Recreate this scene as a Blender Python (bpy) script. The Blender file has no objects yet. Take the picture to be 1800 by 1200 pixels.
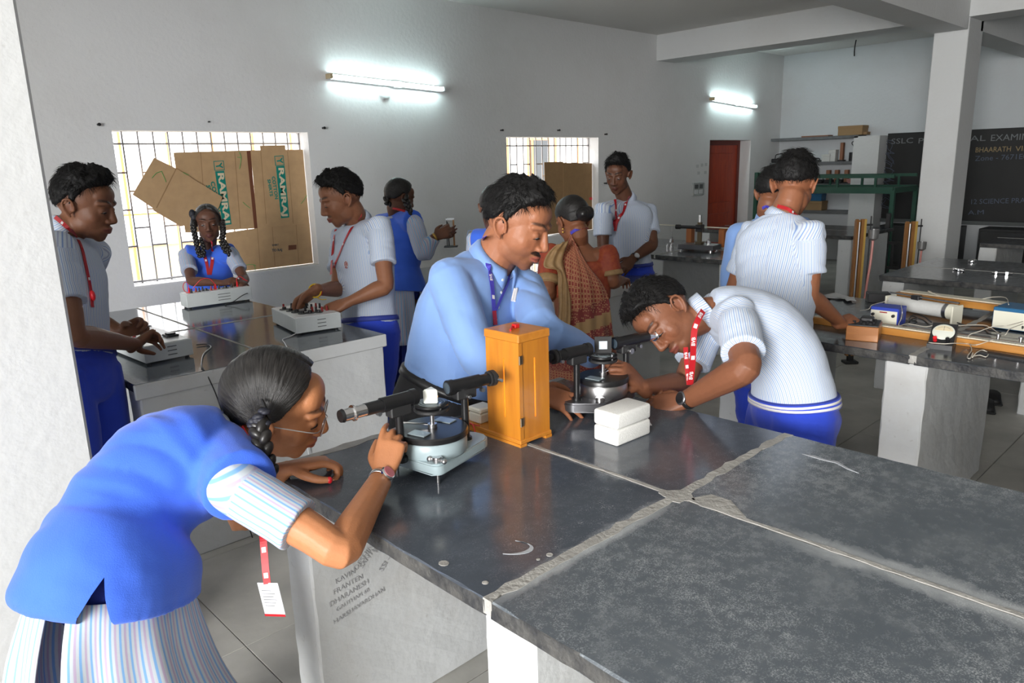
import bpy, bmesh, math, random
import numpy as np
from mathutils import Vector, Matrix, noise
from mathutils.bvhtree import BVHTree
random.seed(7)
rng = np.random.default_rng(7)
scene = bpy.context.scene
COL = scene.collection

# ---------------------------------------------------------------- camera, sky, lights, exposure
CAM_H = 1.52
FOC = 1307.6
YAW, PITCH, ROLL = [math.radians(a) for a in (46.516, 13.363, -1.579)]
_fw = np.array([math.cos(YAW)*math.cos(PITCH), math.sin(YAW)*math.cos(PITCH), -math.sin(PITCH)])
_r0 = np.array([math.sin(YAW), -math.cos(YAW), 0.])
_u0 = np.cross(_r0, _fw)
_rt = math.cos(ROLL)*_r0 + math.sin(ROLL)*_u0
_up = -math.sin(ROLL)*_r0 + math.cos(ROLL)*_u0
EYE = np.array([0, 0, CAM_H])
cam = bpy.data.cameras.new('camera')
cam.lens = 36*FOC/1800
cam.sensor_width = 36
cam.clip_start = 0.05
camo = bpy.data.objects.new('camera', cam)
COL.objects.link(camo)
M = Matrix.Identity(4)
for i in range(3):
    M[i][0], M[i][1], M[i][2], M[i][3] = _rt[i], _up[i], -_fw[i], EYE[i]
camo.matrix_world = M
scene.camera = camo

world = bpy.data.worlds.new('world')
scene.world = world
world.use_nodes = True
bg = world.node_tree.nodes['Background']
bg.inputs[0].default_value = (0.97, 0.985, 1.0, 1)
bg.inputs[1].default_value = 4.0

def area(name, loc, aim, size, sizey, power, col):
    l = bpy.data.lights.new(name, 'AREA')
    l.shape = 'RECTANGLE'
    l.size, l.size_y, l.energy, l.color = size, sizey, power, col
    o = bpy.data.objects.new(name, l)
    COL.objects.link(o)
    o.location = loc
    d = Vector(aim) - Vector(loc)
    o.rotation_euler = d.to_track_quat('-Z', 'Y').to_euler()
    return o
# fill light added out of view, behind and to the left of the camera
fill_lamp = area('added_fill_light', (-4.5, -1.2, 1.9), (4.0, -.9, 1.1), 1.8, 2.0, 215, (1, .985, .96))
fill_lamp.data.spread = math.radians(125)

scene.view_settings.view_transform = 'Standard'
scene.view_settings.look = 'None'
scene.view_settings.gamma = 1.0
scene.view_settings.use_curve_mapping = False
scene.view_settings.exposure = 0.62
scene.cycles.max_bounces = 8
scene.cycles.diffuse_bounces = 5

# ---------------------------------------------------------------- pixel to world helpers (each at a real distance)
def ray(x, y): return _fw + (x-900)/FOC*_rt - (y-600)/FOC*_up
def at(x, y, t): return EYE + ray(x, y)*t
def onz(x, y, z):
    d = ray(x, y); return EYE + d*(z-CAM_H)/d[2]
def ony(x, y, Y):
    d = ray(x, y); return EYE + d*Y/d[1]
def onx(x, y, X):
    d = ray(x, y); return EYE + d*X/d[0]
def nrm(v):
    v = np.asarray(v, float); return v/max(1e-9, np.linalg.norm(v))

# ---------------------------------------------------------------- materials
MATS = {}
def mat(name, col, rough=.6, metal=0., var=.0, vscale=8., bump=0., bscale=60., spec=None, detail=4, col2=None, coat=0, sheen=0):
    if name in MATS: return MATS[name]
    m = bpy.data.materials.new(name)
    m.use_nodes = True
    nt = m.node_tree; N = nt.nodes; L = nt.links
    b = N['Principled BSDF']
    b.inputs['Roughness'].default_value = rough
    b.inputs['Metallic'].default_value = metal
    if spec is not None: b.inputs['Specular IOR Level'].default_value = spec
    if coat: b.inputs['Coat Weight'].default_value = coat
    if sheen: b.inputs['Sheen Weight'].default_value = sheen
    c = tuple(col)+(1,)
    tc = N.new('ShaderNodeTexCoord')
    n = N.new('ShaderNodeTexNoise'); n.inputs['Scale'].default_value = vscale; n.inputs['Detail'].default_value = detail
    L.new(tc.outputs['Object'], n.inputs['Vector'])
    r = N.new('ShaderNodeMix'); r.data_type = 'RGBA'
    if col2 is None: col2 = tuple(max(0, x*(1-var)) for x in col)
    r.inputs[6].default_value = c
    r.inputs[7].default_value = tuple(col2)+(1,)
    mr = N.new('ShaderNodeMapRange'); mr.inputs[1].default_value = .35; mr.inputs[2].default_value = .7
    L.new(n.outputs[0], mr.inputs[0]); L.new(mr.outputs[0], r.inputs[0])
    L.new(r.outputs[2], b.inputs['Base Color'])
    if bump:
        n2 = N.new('ShaderNodeTexNoise'); n2.inputs['Scale'].default_value = bscale; n2.inputs['Detail'].default_value = 3
        L.new(tc.outputs['Object'], n2.inputs['Vector'])
        bp = N.new('ShaderNodeBump'); bp.inputs['Strength'].default_value = bump; bp.inputs['Distance'].default_value = .01
        L.new(n2.outputs[0], bp.inputs['Height']); L.new(bp.outputs[0], b.inputs['Normal'])
    MATS[name] = m
    return m

def emat(name, col, strength):
    if name in MATS: return MATS[name]
    m = bpy.data.materials.new(name); m.use_nodes = True
    b = m.node_tree.nodes['Principled BSDF']
    b.inputs['Base Color'].default_value = tuple(col)+(1,)
    b.inputs['Emission Color'].default_value = tuple(col)+(1,)
    b.inputs['Emission Strength'].default_value = strength
    MATS[name] = m
    return m

def attrmat(name, attr, rough=.6, bump=0., bscale=200., var=.12, spec=.4, sss=0., stretch=None):
    if name in MATS: return MATS[name]
    m = bpy.data.materials.new(name); m.use_nodes = True
    nt = m.node_tree; N = nt.nodes; L = nt.links; b = N['Principled BSDF']
    b.inputs['Roughness'].default_value = rough
    b.inputs['Specular IOR Level'].default_value = spec
    a = N.new('ShaderNodeAttribute'); a.attribute_name = attr
    tc = N.new('ShaderNodeTexCoord')
    n = N.new('ShaderNodeTexNoise'); n.inputs['Scale'].default_value = bscale/4; n.inputs['Detail'].default_value = 4
    L.new(tc.outputs['Object'], n.inputs['Vector'])
    mr = N.new('ShaderNodeMapRange'); mr.inputs[3].default_value = 1-var; mr.inputs[4].default_value = 1+var
    L.new(n.outputs[0], mr.inputs[0])
    mx = N.new('ShaderNodeVectorMath'); mx.operation = 'SCALE'
    L.new(a.outputs['Color'], mx.inputs[0]); L.new(mr.outputs[0], mx.inputs['Scale'])
    L.new(mx.outputs[0], b.inputs['Base Color'])
    if sss:
        b.inputs['Subsurface Weight'].default_value = sss
        b.inputs['Subsurface Radius'].default_value = (.012, .004, .002)
        b.inputs['Subsurface Scale'].default_value = .6
    if bump:
        n2 = N.new('ShaderNodeTexNoise'); n2.inputs['Scale'].default_value = bscale
        L.new(tc.outputs['Object'], n2.inputs['Vector'])
        bp = N.new('ShaderNodeBump'); bp.inputs['Strength'].default_value = bump; bp.inputs['Distance'].default_value = .004
        L.new(n2.outputs[0], bp.inputs['Height']); L.new(bp.outputs[0], b.inputs['Normal'])
    MATS[name] = m
    return m

def plaster(name, col, dirt, stain=(.45, .42, .38), ds=1.2):
    """white limewash with stains and rough trowel relief"""
    m = bpy.data.materials.new(name); m.use_nodes = True
    nt = m.node_tree; N = nt.nodes; L = nt.links; b = N['Principled BSDF']
    b.inputs['Roughness'].default_value = .85; b.inputs['Specular IOR Level'].default_value = .2
    g = N.new('ShaderNodeNewGeometry')
    n = N.new('ShaderNodeTexNoise'); n.inputs['Scale'].default_value = ds; n.inputs['Detail'].default_value = 8; n.inputs['Roughness'].default_value = .65
    L.new(g.outputs['Position'], n.inputs['Vector'])
    mr = N.new('ShaderNodeMapRange'); mr.inputs[1].default_value = .48; mr.inputs[2].default_value = .8; mr.inputs[4].default_value = dirt
    L.new(n.outputs[0], mr.inputs[0])
    mx = N.new('ShaderNodeMix'); mx.data_type = 'RGBA'; mx.inputs[6].default_value = tuple(col)+(1,); mx.inputs[7].default_value = tuple(stain)+(1,)
    L.new(mr.outputs[0], mx.inputs[0])
    n3 = N.new('ShaderNodeTexNoise'); n3.inputs['Scale'].default_value = 45; n3.inputs['Detail'].default_value = 6
    L.new(g.outputs['Position'], n3.inputs['Vector'])
    mr3 = N.new('ShaderNodeMapRange'); mr3.inputs[1].default_value = .66; mr3.inputs[2].default_value = .76; mr3.inputs[4].default_value = dirt*.6
    L.new(n3.outputs[0], mr3.inputs[0])
    mx2 = N.new('ShaderNodeMix'); mx2.data_type = 'RGBA'; mx2.inputs[7].default_value = tuple(x*.6 for x in stain)+(1,)
    L.new(mr3.outputs[0], mx2.inputs[0]); L.new(mx.outputs[2], mx2.inputs[6])
    L.new(mx2.outputs[2], b.inputs['Base Color'])
    n2 = N.new('ShaderNodeTexNoise'); n2.inputs['Scale'].default_value = 30; n2.inputs['Detail'].default_value = 5
    L.new(g.outputs['Position'], n2.inputs['Vector'])
    bp = N.new('ShaderNodeBump'); bp.inputs['Strength'].default_value = .25; bp.inputs['Distance'].default_value = .01
    L.new(n2.outputs[0], bp.inputs['Height']); L.new(bp.outputs[0], b.inputs['Normal'])
    MATS[name] = m
    return m

def slate(name, scuff, rough, base=(.032, .037, .045), sp=(.32, .34, .37), bands=None, rr=.22):
    """polished black stone with chalky speckles, rubbed patches and dried cement haze beside the joints"""
    m = bpy.data.materials.new(name); m.use_nodes = True
    nt = m.node_tree; N = nt.nodes; L = nt.links; b = N['Principled BSDF']
    b.inputs['Specular IOR Level'].default_value = .5
    g = N.new('ShaderNodeNewGeometry')
    def noi(scale, detail, ro=.6, dist=0., sc=None):
        n = N.new('ShaderNodeTexNoise'); n.inputs['Scale'].default_value = scale; n.inputs['Detail'].default_value = detail
        n.inputs['Roughness'].default_value = ro; n.inputs['Distortion'].default_value = dist
        if sc:
            mp = N.new('ShaderNodeMapping'); mp.inputs['Scale'].default_value = sc; L.new(g.outputs['Position'], mp.inputs['Vector']); L.new(mp.outputs[0], n.inputs['Vector'])
        else: L.new(g.outputs['Position'], n.inputs['Vector'])
        return n.outputs[0]
    def rng_(sock, a, c, lo=0., hi=1.):
        mr = N.new('ShaderNodeMapRange'); mr.inputs[1].default_value = a; mr.inputs[2].default_value = c
        mr.inputs[3].default_value = lo; mr.inputs[4].default_value = hi
        L.new(sock, mr.inputs[0]); return mr.outputs[0]
    def op(o, p, q):
        k = N.new('ShaderNodeMath'); k.operation = o
        for s, v in ((0, p), (1, q)):
            if isinstance(v, (int, float)): k.inputs[s].default_value = v
            else: L.new(v, k.inputs[s])
        return k.outputs[0]
    mul = lambda p, q: op('MULTIPLY', p, q)
    patch = rng_(noi(3.2, 5, .6, .4), .36, .66, .12, 1)
    mid = rng_(noi(34, 7, .75), .42, .66)
    speck = rng_(noi(320, 2, .75), .50, .62)
    tiny = rng_(noi(700, 2, .7), .46, .70)
    haze = rng_(noi(7, 7, .7, .5), .50, .78, 0, .22)
    f = op('ADD', mul(mul(mul(speck, mid), patch), 1.1), op('ADD', mul(mul(tiny, patch), .16), haze))
    f = mul(f, scuff)
    if bands:
        sx = N.new('ShaderNodeSeparateXYZ'); L.new(g.outputs['Position'], sx.inputs[0])
        for ax, c, w, lo, hi in bands:
            d = op('ABSOLUTE', op('SUBTRACT', sx.outputs[ax], c), 0); near = rng_(d, w, 0., 0, 1)
            o2 = sx.outputs[1-ax]; win = mul(rng_(o2, lo-.06, lo+.06), rng_(o2, hi+.06, hi-.06))
            st = rng_(op('ADD', near, mul(noi(11, 7, .7, .6), 1.1)), 1.0, 1.35, 0, .55)
            f = op('ADD', f, mul(st, win))
    f = op('MINIMUM', f, 1.)
    mx = N.new('ShaderNodeMix'); mx.data_type = 'RGBA'; mx.inputs[6].default_value = base+(1,); mx.inputs[7].default_value = sp+(1,)
    L.new(f, mx.inputs[0])
    L.new(mx.outputs[2], b.inputs['Base Color'])
    L.new(rng_(op('ADD', f, mul(mid, .25)), 0, .8, rough, rough+rr), b.inputs['Roughness'])
    bp = N.new('ShaderNodeBump'); bp.inputs['Strength'].default_value = .04; bp.inputs['Distance'].default_value = .003
    L.new(noi(60, 4), bp.inputs['Height']); L.new(bp.outputs[0], b.inputs['Normal'])
    MATS[name] = m
    return m

def wood(name, c1, c2, scale=6., axis=2, rough=.45, coat=.0):
    m = bpy.data.materials.new(name); m.use_nodes = True
    nt = m.node_tree; N = nt.nodes; L = nt.links; b = N['Principled BSDF']
    b.inputs['Roughness'].default_value = rough
    if coat: b.inputs['Coat Weight'].default_value = coat
    tc = N.new('ShaderNodeTexCoord'); mp = N.new('ShaderNodeMapping')
    s = [14., 14., 14.]; s[axis] = 1.3
    mp.inputs['Scale'].default_value = s
    L.new(tc.outputs['Object'], mp.inputs['Vector'])
    n = N.new('ShaderNodeTexNoise'); n.inputs['Scale'].default_value = scale; n.inputs['Detail'].default_value = 6; n.inputs['Distortion'].default_value = .6
    L.new(mp.outputs[0], n.inputs['Vector'])
    mr = N.new('ShaderNodeMapRange'); mr.inputs[1].default_value = .3; mr.inputs[2].default_value = .7
    L.new(n.outputs[0], mr.inputs[0])
    mx = N.new('ShaderNodeMix'); mx.data_type = 'RGBA'; mx.inputs[6].default_value = tuple(c1)+(1,); mx.inputs[7].default_value = tuple(c2)+(1,)
    L.new(mr.outputs[0], mx.inputs[0]); L.new(mx.outputs[2], b.inputs['Base Color'])
    MATS[name] = m
    return m

# ---------------------------------------------------------------- object helpers
def empty(name, loc=(0, 0, 0), label=None, cat=None, group=None, kind=None, rotz=0.):
    o = bpy.data.objects.new(name, None); COL.objects.link(o)
    o.location = loc; o.rotation_euler = (0, 0, rotz)
    o.empty_display_size = .1
    tag(o, label, cat, group, kind)
    return o
def tag(o, label=None, cat=None, group=None, kind=None):
    if label: o['label'] = label
    if cat: o['category'] = cat
    if group: o['group'] = group
    if kind: o['kind'] = kind
    return o
def link(name, me, m=None, parent=None):
    o = bpy.data.objects.new(name, me); COL.objects.link(o)
    if parent is not None: o.parent = parent
    if m is not None and not me.materials:
        for k in (m if isinstance(m, (list, tuple)) else [m]): me.materials.append(k)
    return o
def from_np(name, v, f, m=None, parent=None, smooth=True, off=None):
    me = bpy.data.meshes.new(name)
    v = np.asarray(v, float)
    if off is not None: v = v - np.asarray(off)
    me.from_pydata(v.tolist(), [], [tuple(int(i) for i in q) for q in f])
    if smooth: me.polygons.foreach_set('use_smooth', [True]*len(me.polygons))
    me.update()
    return link(name, me, m, parent)
class MB:
    """collects simple solids into one mesh"""
    def __init__(s): s.bm = bmesh.new()
    def box(s, lo, hi, bev=0., rot=None, seg=1):
        lo = Vector(lo); hi = Vector(hi); c = (lo+hi)/2; d = hi-lo
        mtx = Matrix.Translation(c) @ (rot.to_4x4() if rot is not None else Matrix.Identity(4)) @ Matrix.Diagonal((abs(d.x), abs(d.y), abs(d.z), 1))
        g = bmesh.ops.create_cube(s.bm, size=1, matrix=mtx)
        if bev:
            es = list({e for v in g['verts'] for e in v.link_edges})
            bmesh.ops.bevel(s.bm, geom=es, offset=bev, segments=seg, affect='EDGES', profile=.5)
        return s
    def cyl(s, p, q, r, r2=None, n=20, bev=0.):
        p = Vector(p); q = Vector(q); d = q-p
        rot = d.to_track_quat('Z', 'Y').to_matrix().to_4x4()
        g = bmesh.ops.create_cone(s.bm, cap_ends=True, segments=n, radius1=r, radius2=r if r2 is None else r2, depth=d.length,
                                  matrix=Matrix.Translation((p+q)/2) @ rot)
        if bev:
            es = [e for e in {e for v in g['verts'] for e in v.link_edges} if any(len(f.verts) > 4 for f in e.link_faces)]
            bmesh.ops.bevel(s.bm, geom=es, offset=bev, segments=2, affect='EDGES')
        return s
    def ball(s, c, r, n=12, sc=(1, 1, 1)):
        bmesh.ops.create_uvsphere(s.bm, u_segments=n, v_segments=max(6, n*2//3), radius=r, matrix=Matrix.Translation(c) @ Matrix.Diagonal((*sc, 1)))
        return s
    def lathe(s, c, prof, n=32, axis=(0, 0, 1)):
        rot = Vector(axis).to_track_quat('Z', 'Y').to_matrix()
        rings = []
        for r, z in prof:
            rings.append([s.bm.verts.new(Vector(c) + rot @ Vector((r*math.cos(2*math.pi*k/n), r*math.sin(2*math.pi*k/n), z))) for k in range(n)])
        for a, b in zip(rings, rings[1:]):
            for k in range(n):
                s.bm.faces.new((a[k], a[(k+1) % n], b[(k+1) % n], b[k]))
        s.bm.faces.new(rings[0][::-1]); s.bm.faces.new(rings[-1])
        return s
    def tube(s, pts, r, n=6, sub=4):
        v, f = np_tube(pts, [(r, r)]*len(pts), None, n, sub, cap=False)
        vs = [s.bm.verts.new(p) for p in v]
        for q in f:
            try: s.bm.faces.new([vs[i] for i in q])
            except ValueError: pass
        return s
    def prism(s, poly, z0, z1, mtx=None):
        mtx = mtx or Matrix.Identity(4)
        a = [s.bm.verts.new(mtx @ Vector((x, y, z0))) for x, y in poly]; b = [s.bm.verts.new(mtx @ Vector((x, y, z1))) for x, y in poly]
        n = len(poly)
        s.bm.faces.new(a[::-1]); s.bm.faces.new(b)
        for k in range(n): s.bm.faces.new((a[k], a[(k+1) % n], b[(k+1) % n], b[k]))
        return s
    def out(s, name, m, parent=None, smooth=False, ang=35):
        bmesh.ops.recalc_face_normals(s.bm, faces=s.bm.faces)
        me = bpy.data.meshes.new(name)
        if smooth:
            for f in s.bm.faces: f.smooth = True
            for e in s.bm.edges:
                if len(e.link_faces) == 2 and e.calc_face_angle(0) > math.radians(ang): e.smooth = False
        s.bm.to_mesh(me); s.bm.free()
        return link(name, me, m, parent)
def bx(name, lo, hi, m, parent=None, bev=0., off=None, seg=1):
    if off is not None: lo = Vector(lo)-Vector(off); hi = Vector(hi)-Vector(off)
    return MB().box(lo, hi, bev, seg=seg).out(name, m, parent)

def catmull(P, sub):
    P = np.asarray(P, float); n = len(P)
    if n == 2 or sub <= 1:
        if sub <= 1: return P
        t = np.linspace(0, 1, sub+1)[:, None]; return P[0]*(1-t)+P[1]*t
    Q = np.vstack([2*P[0]-P[1], P, 2*P[-1]-P[-2]]); out = []
    for i in range(n-1):
        a, b, c, d = Q[i:i+4]
        for k in range(sub):
            t = k/sub
            out.append(.5*((2*b)+(c-a)*t+(2*a-5*b+4*c-d)*t*t+(3*b-a-3*c+d)*t**3))
    out.append(P[-1]); return np.array(out)
def np_tube(pts, rad, ref=None, n=14, sub=4, cap=True, sup=2., ends=(1., 1.)):
    """closed swept tube; rad = (half-width along ref side, half-depth); ref = side vector(s)"""
    P = catmull(pts, sub); R = catmull(rad, sub); R = np.maximum(R, 1e-4)
    T = np.gradient(P, axis=0); T /= np.linalg.norm(T, axis=1)[:, None]+1e-12
    k = len(P)
    if ref is None:
        a = np.array([0, 0, 1.]) if abs(T[0][2]) < .9 else np.array([1., 0, 0])
        S = [nrm(np.cross(a, T[0]))]
        for i in range(1, k): S.append(nrm(S[-1]-T[i]*(S[-1]@T[i])))
        S = np.array(S)
    else:
        ref = np.asarray(ref, float)
        if ref.ndim == 1: ref = np.tile(ref, (len(pts), 1))
        S = catmull(ref, sub)
        S = S - T*np.sum(S*T, axis=1)[:, None]; S /= np.linalg.norm(S, axis=1)[:, None]+1e-12
    F = np.cross(T, S)
    if cap:
        P2, R2, S2, F2 = list(P), list(R), list(S), list(F)
        for e, i, sg in ((ends[0], 0, -1), (ends[1], -1, 1)):
            rr = min(R[i])*e
            for h, c in ((.55, .835), (.9, .43)):
                q = (P[i]+sg*T[i]*rr*h, R[i]*c, S[i], F[i])
                if i == 0:
                    P2.insert(0, q[0]); R2.insert(0, q[1]); S2.insert(0, q[2]); F2.insert(0, q[3])
                else:
                    P2.append(q[0]); R2.append(q[1]); S2.append(q[2]); F2.append(q[3])
        P, R, S, F = map(np.array, (P2, R2, S2, F2)); k = len(P)
    th = np.arange(n)*2*math.pi/n
    c, s = np.cos(th), np.sin(th)
    if sup != 2.:
        c = np.sign(c)*np.abs(c)**(2/sup); s = np.sign(s)*np.abs(s)**(2/sup)
    V = (P[:, None]+R[:, 0, None, None]*c[None, :, None]*S[:, None]+R[:, 1, None, None]*s[None, :, None]*F[:, None]).reshape(-1, 3)
    Fs = []
    for i in range(k-1):
        for j in range(n):
            Fs.append((i*n+j, i*n+(j+1) % n, (i+1)*n+(j+1) % n, (i+1)*n+j))
    a = len(V); V = np.vstack([V, P[0], P[-1]])
    for j in range(n):
        Fs.append((a, (j+1) % n, j)); Fs.append((a+1, (k-1)*n+j, (k-1)*n+(j+1) % n))
    return V, Fs
def text_mesh(name, s, size, m, parent, mtx, depth=.0006, align='CENTER', bold=0.):
    cu = bpy.data.curves.new(name, 'FONT'); cu.body = s; cu.size = size; cu.extrude = depth; cu.align_x = align; cu.align_y = 'CENTER'; cu.offset = bold
    cu.resolution_u = 2
    o = bpy.data.objects.new(name+'_tmp', cu); COL.objects.link(o)
    dg = bpy.context.evaluated_depsgraph_get()
    me = bpy.data.meshes.new_from_object(o.evaluated_get(dg))
    bpy.data.objects.remove(o); bpy.data.curves.remove(cu)
    r = link(name, me, m, parent); r.matrix_local = mtx
    return r
def basis(x, y, z, o):
    m = Matrix.Identity(4)
    for i in range(3): m[i][0], m[i][1], m[i][2], m[i][3] = x[i], y[i], z[i], o[i]
    return m
def clone(o, parent=None, name=None):
    c = o.copy(); COL.objects.link(c)
    if parent is not None: c.parent = parent
    for ch in list(o.children): clone(ch, c)
    return c

# ---------------------------------------------------------------- the room
T = .76                     # bench height
YW = 5.7                    # window wall
XE = 11.21                  # end wall
ZC = 3.0
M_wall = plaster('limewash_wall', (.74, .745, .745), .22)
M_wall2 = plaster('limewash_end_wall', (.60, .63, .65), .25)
M_leg = plaster('limewash_bench', (.56, .575, .58), .5, (.40, .36, .31), 2.2)
M_col = plaster('limewash_column', (.64, .65, .65), .25)
M_ceil = plaster('limewash_ceiling', (.66, .65, .63), .2)
M_cem = mat('cement', (.40, .39, .36), .8, var=.3, vscale=7, bump=.3, bscale=40)
M_tile = mat('floor_cement', (.50, .488, .448), .55, var=.35, vscale=3.5, bump=.08, bscale=30, detail=8)
W1 = (1.69, 3.17, .728, 1.822); W2 = (5.405, 6.865, .728, 1.797); D1 = (9.23, 10.335, 0., 1.775)
WT = .23
# floor of cement tiles
fl = bx('floor', (-5, -4.5, -.12), (XE+.3, YW+WT, -.008), M_cem); tag(fl, kind='structure')
tile_me = None
for i in range(-4, 17):
    for j in range(-5, 9):
        x0, y0 = 4.13-.66*6+.66*i, 1.53+.66*(j-2)-.66
        if x0+.66 > XE or y0+.66 > YW or x0 < -2.4 or y0 < -2.6 or (x0 > 6 and y0 < -.6): continue
        if tile_me is None:
            o = MB().box((.0016, .0016, -.01), (.6584, .6584, 0), .0012).out('tile', M_tile, fl); tile_me = o.data
        else: o = link('tile', tile_me, None, fl)
        o.location = (x0, y0, rng.uniform(-.0006, .0006))
# window wall with two windows and a door opening
w = MB()
xs = [-5, W1[0], W1[1], W2[0], W2[1], D1[0], D1[1], XE+.23]
for a, b in ((0, 1), (2, 3), (4, 5), (6, 7)): w.box((xs[a], YW, 0), (xs[b], YW+WT, ZC+.2))
for q in (W1, W2):
    w.box((q[0], YW, 0), (q[1], YW+WT, q[2])); w.box((q[0], YW, q[3]), (q[1], YW+WT, ZC+.2))
w.box((D1[0], YW, D1[3]), (D1[1], YW+WT, ZC+.2))
wl = w.out('wall_window_side', M_wall); tag(wl, kind='structure')
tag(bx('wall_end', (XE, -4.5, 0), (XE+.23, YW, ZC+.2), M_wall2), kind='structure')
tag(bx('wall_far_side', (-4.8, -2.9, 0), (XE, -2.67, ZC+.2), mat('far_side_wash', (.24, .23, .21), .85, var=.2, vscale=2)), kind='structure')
nw = MB()
for y0, y1, z0, z1 in ((-2.9, -2.6, 0, ZC), (-2.6, 1.2, 2.7, ZC), (1.2, 1.6, 0, ZC), (1.6, 2.9, 0, .45), (1.6, 2.9, 2.65, ZC), (2.9, YW, 0, ZC)): nw.box((-5.03, y0, z0), (-4.8, y1, z1))
tag(nw.out('wall_near_side', M_wall), kind='structure')
tag(bx('ceiling', (-5, -4.5, ZC), (XE+.23, YW+WT, ZC+.15), M_ceil), kind='structure')
tag(bx('trim_1', (7.97, -2.7, 2.705), (8.35, YW, ZC), M_col), kind='structure')       # cross beam
tag(bx('trim_2', (-4.8, 2.31, 2.60), (7.97, 2.60, ZC), M_col), kind='structure')      # long beam
tag(bx('trim_3', (8.0, 2.31, 0), (8.42, 2.60, 2.75), M_col, bev=.006), kind='structure')   # far column
tag(bx('trim_4', (8.35, 2.31, 2.62), (XE, 2.60, ZC), M_col), kind='structure')
pl = at(100, 400, 2.62)
tag(bx('trim_5', (.10, 2.24, 0), (.492, 2.54, 2.75), M_col, bev=.008), kind='structure')   # near column
# windows
M_bar = mat('grille_grey', (.34, .33, .33), .5, metal=.3)
M_orange = mat('orange_paint', (.80, .36, .14), .5)
M_reveal = plaster('reveal_white', (.80, .80, .80), .2)
def window(name, q, nbar, seed):
    r = empty(name, ((q[0]+q[1])/2, YW, q[2]), kind='structure')
    o3 = Vector(r.location)
    fy = YW+.155
    f = MB()
    for lo, hi in (((q[0]-.0, fy-.012, q[2]), (q[0]+.012, fy+.012, q[3])), ((q[1]-.012, fy-.012, q[2]), (q[1], fy+.012, q[3])),
                   ((q[0], fy-.012, q[2]+.02), (q[1], fy+.012, q[2]+.034)), ((q[0], fy-.012, q[3]-.09), (q[1], fy+.012, q[3]-.078))):
        f.box(Vector(lo)-o3, Vector(hi)-o3)
    f.out('window_frame', M_bar, r)
    s = MB(); s.box(Vector((q[0]+.001, YW-.006, q[2]+.001))-o3, Vector((q[1]-.001, YW+WT-.01, q[2]+.014))-o3); s.out('window_sill', M_reveal, r)
    me = None
    H_ = q[3]-q[2]
    dx = (q[1]-q[0])/nbar
    for k in range(1, nbar):
        if me is None:
            o = MB().box((-.005, -.005, 0), (.005, .005, H_)).out('grille_bar', M_bar, r); me = o.data
        else: o = link('grille_bar', me, None, r)
        o.location = (q[0]+dx*k-o3.x, fy-YW, 0)
    me2 = None
    for k in range(nbar):
        for j, zz in enumerate(((.26, .5, .74), (.38, .62))[k % 2]):
            if me2 is None:
                o = MB().box((0, -.006, -.006), (dx, .006, .006)).out('grille_crossbar', M_bar, r); me2 = o.data
            else: o = link('grille_crossbar', me2, None, r)
            o.location = (q[0]+dx*k-o3.x, fy-YW, H_*zz)
    return r
window('window_1', W1, 14, 1)
window('window_2', W2, 15, 2)
# outside the windows
M_yard = mat('yard_ground', (.62, .58, .52), .9, var=.2, vscale=2)
tag(bx('ground', (-14, YW+WT, -.3), (24, 20, -.12), M_yard), kind='structure')
M_ochre = mat('ochre_wall', (.78, .60, .34), .9, var=.15, vscale=3)
o = empty('boundary_wall', (4, 10.2, -.12), 'low ochre boundary wall outside the barred windows', 'wall')
bx('wall_face', (-6, 0, 0), (10, .2, .75), M_ochre, o); bx('coping', (-6, -.03, .75), (10, .23, .82), M_reveal, o)
M_fac = mat('pale_facade', (.85, .84, .82), .9, var=.08, vscale=1)
M_dark = mat('dark_opening', (.05, .055, .06), .5)
o = empty('neighbouring_house', (8, 14, -.12), 'pale house facade outside, seen through the right barred window', 'building')
bx('house_wall', (-1, 0, 0), (9, 4, 4.5), M_fac, o)
for k, xx in enumerate((1.2, 3.6, 6.0)):
    f = bx('house_window', (xx, -.06, .9), (xx+.8, 0, 2.3), M_orange, o); bx('pane', (xx+.06, -.08, .96), (xx+.74, -.05, 2.24), M_dark, f)
M_opost = M_orange
opm = None
for k in range(9):
    xx = (2.15+.4*k) if k < 5 else 6.75+.45*(k-5)
    if opm is None:
        o = MB().box((-.010, -.010, 0), (.010, .010, 2.5)).out('fence_post', M_opost); opm = o.data
    else: o = link('fence_post', opm)
    o.location = (xx, 7.1, -.12); tag(o, '%s thin orange fence post from the left, outside the %s barred window' % (('first', 'second', 'third', 'fourth', 'fifth')[k if k < 5 else k-5], 'left' if k < 5 else 'right'), 'post', 'orange posts outside the windows')
M_rail = M_orange
for z in (.55, 1.18):
    o = MB().box((1.2, 7.09, z-.008), (8.5, 7.11, z+.008)).out('fence_rail', M_rail); tag(o, 'thin orange horizontal rail %s across the fence posts outside' % ('low' if z < 1 else 'midway up'), 'rail')
# door
d = empty('door_1', (D1[0], YW+WT, 0), kind='structure')
M_red = wood('red_door_paint', (.52, .060, .012), (.36, .034, .009), 3, 2, .35)
M_red2 = mat('red_frame', (.16, .018, .008), .4)
f = MB(); f.box((0, -.06, 0), (.06, 0, 1.775)); f.box((1.045, -.06, 0), (1.105, 0, 1.775)); f.box((.06, -.06, 1.71), (1.045, 0, 1.775)); f.out('door_frame', M_red2, d)
lf = MB(); lf.box((.06, -.04, 0), (1.045, -.005, 1.71)); lf.out('door_leaf', M_red, d)
for a, b in ((.15, .75), (.9, 1.6)):
    bx('door_panel', (.18, -.052, a), (.92, -.036, b), M_red, d, bev=.008)
MB().cyl((.14, -.05, .85), (.14, -.09, .85), .012).cyl((.14, -.085, .78), (.14, -.085, .92), .009).out('door_handle', mat('steel', (.6, .6, .62), .3, 1.), d)
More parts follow.
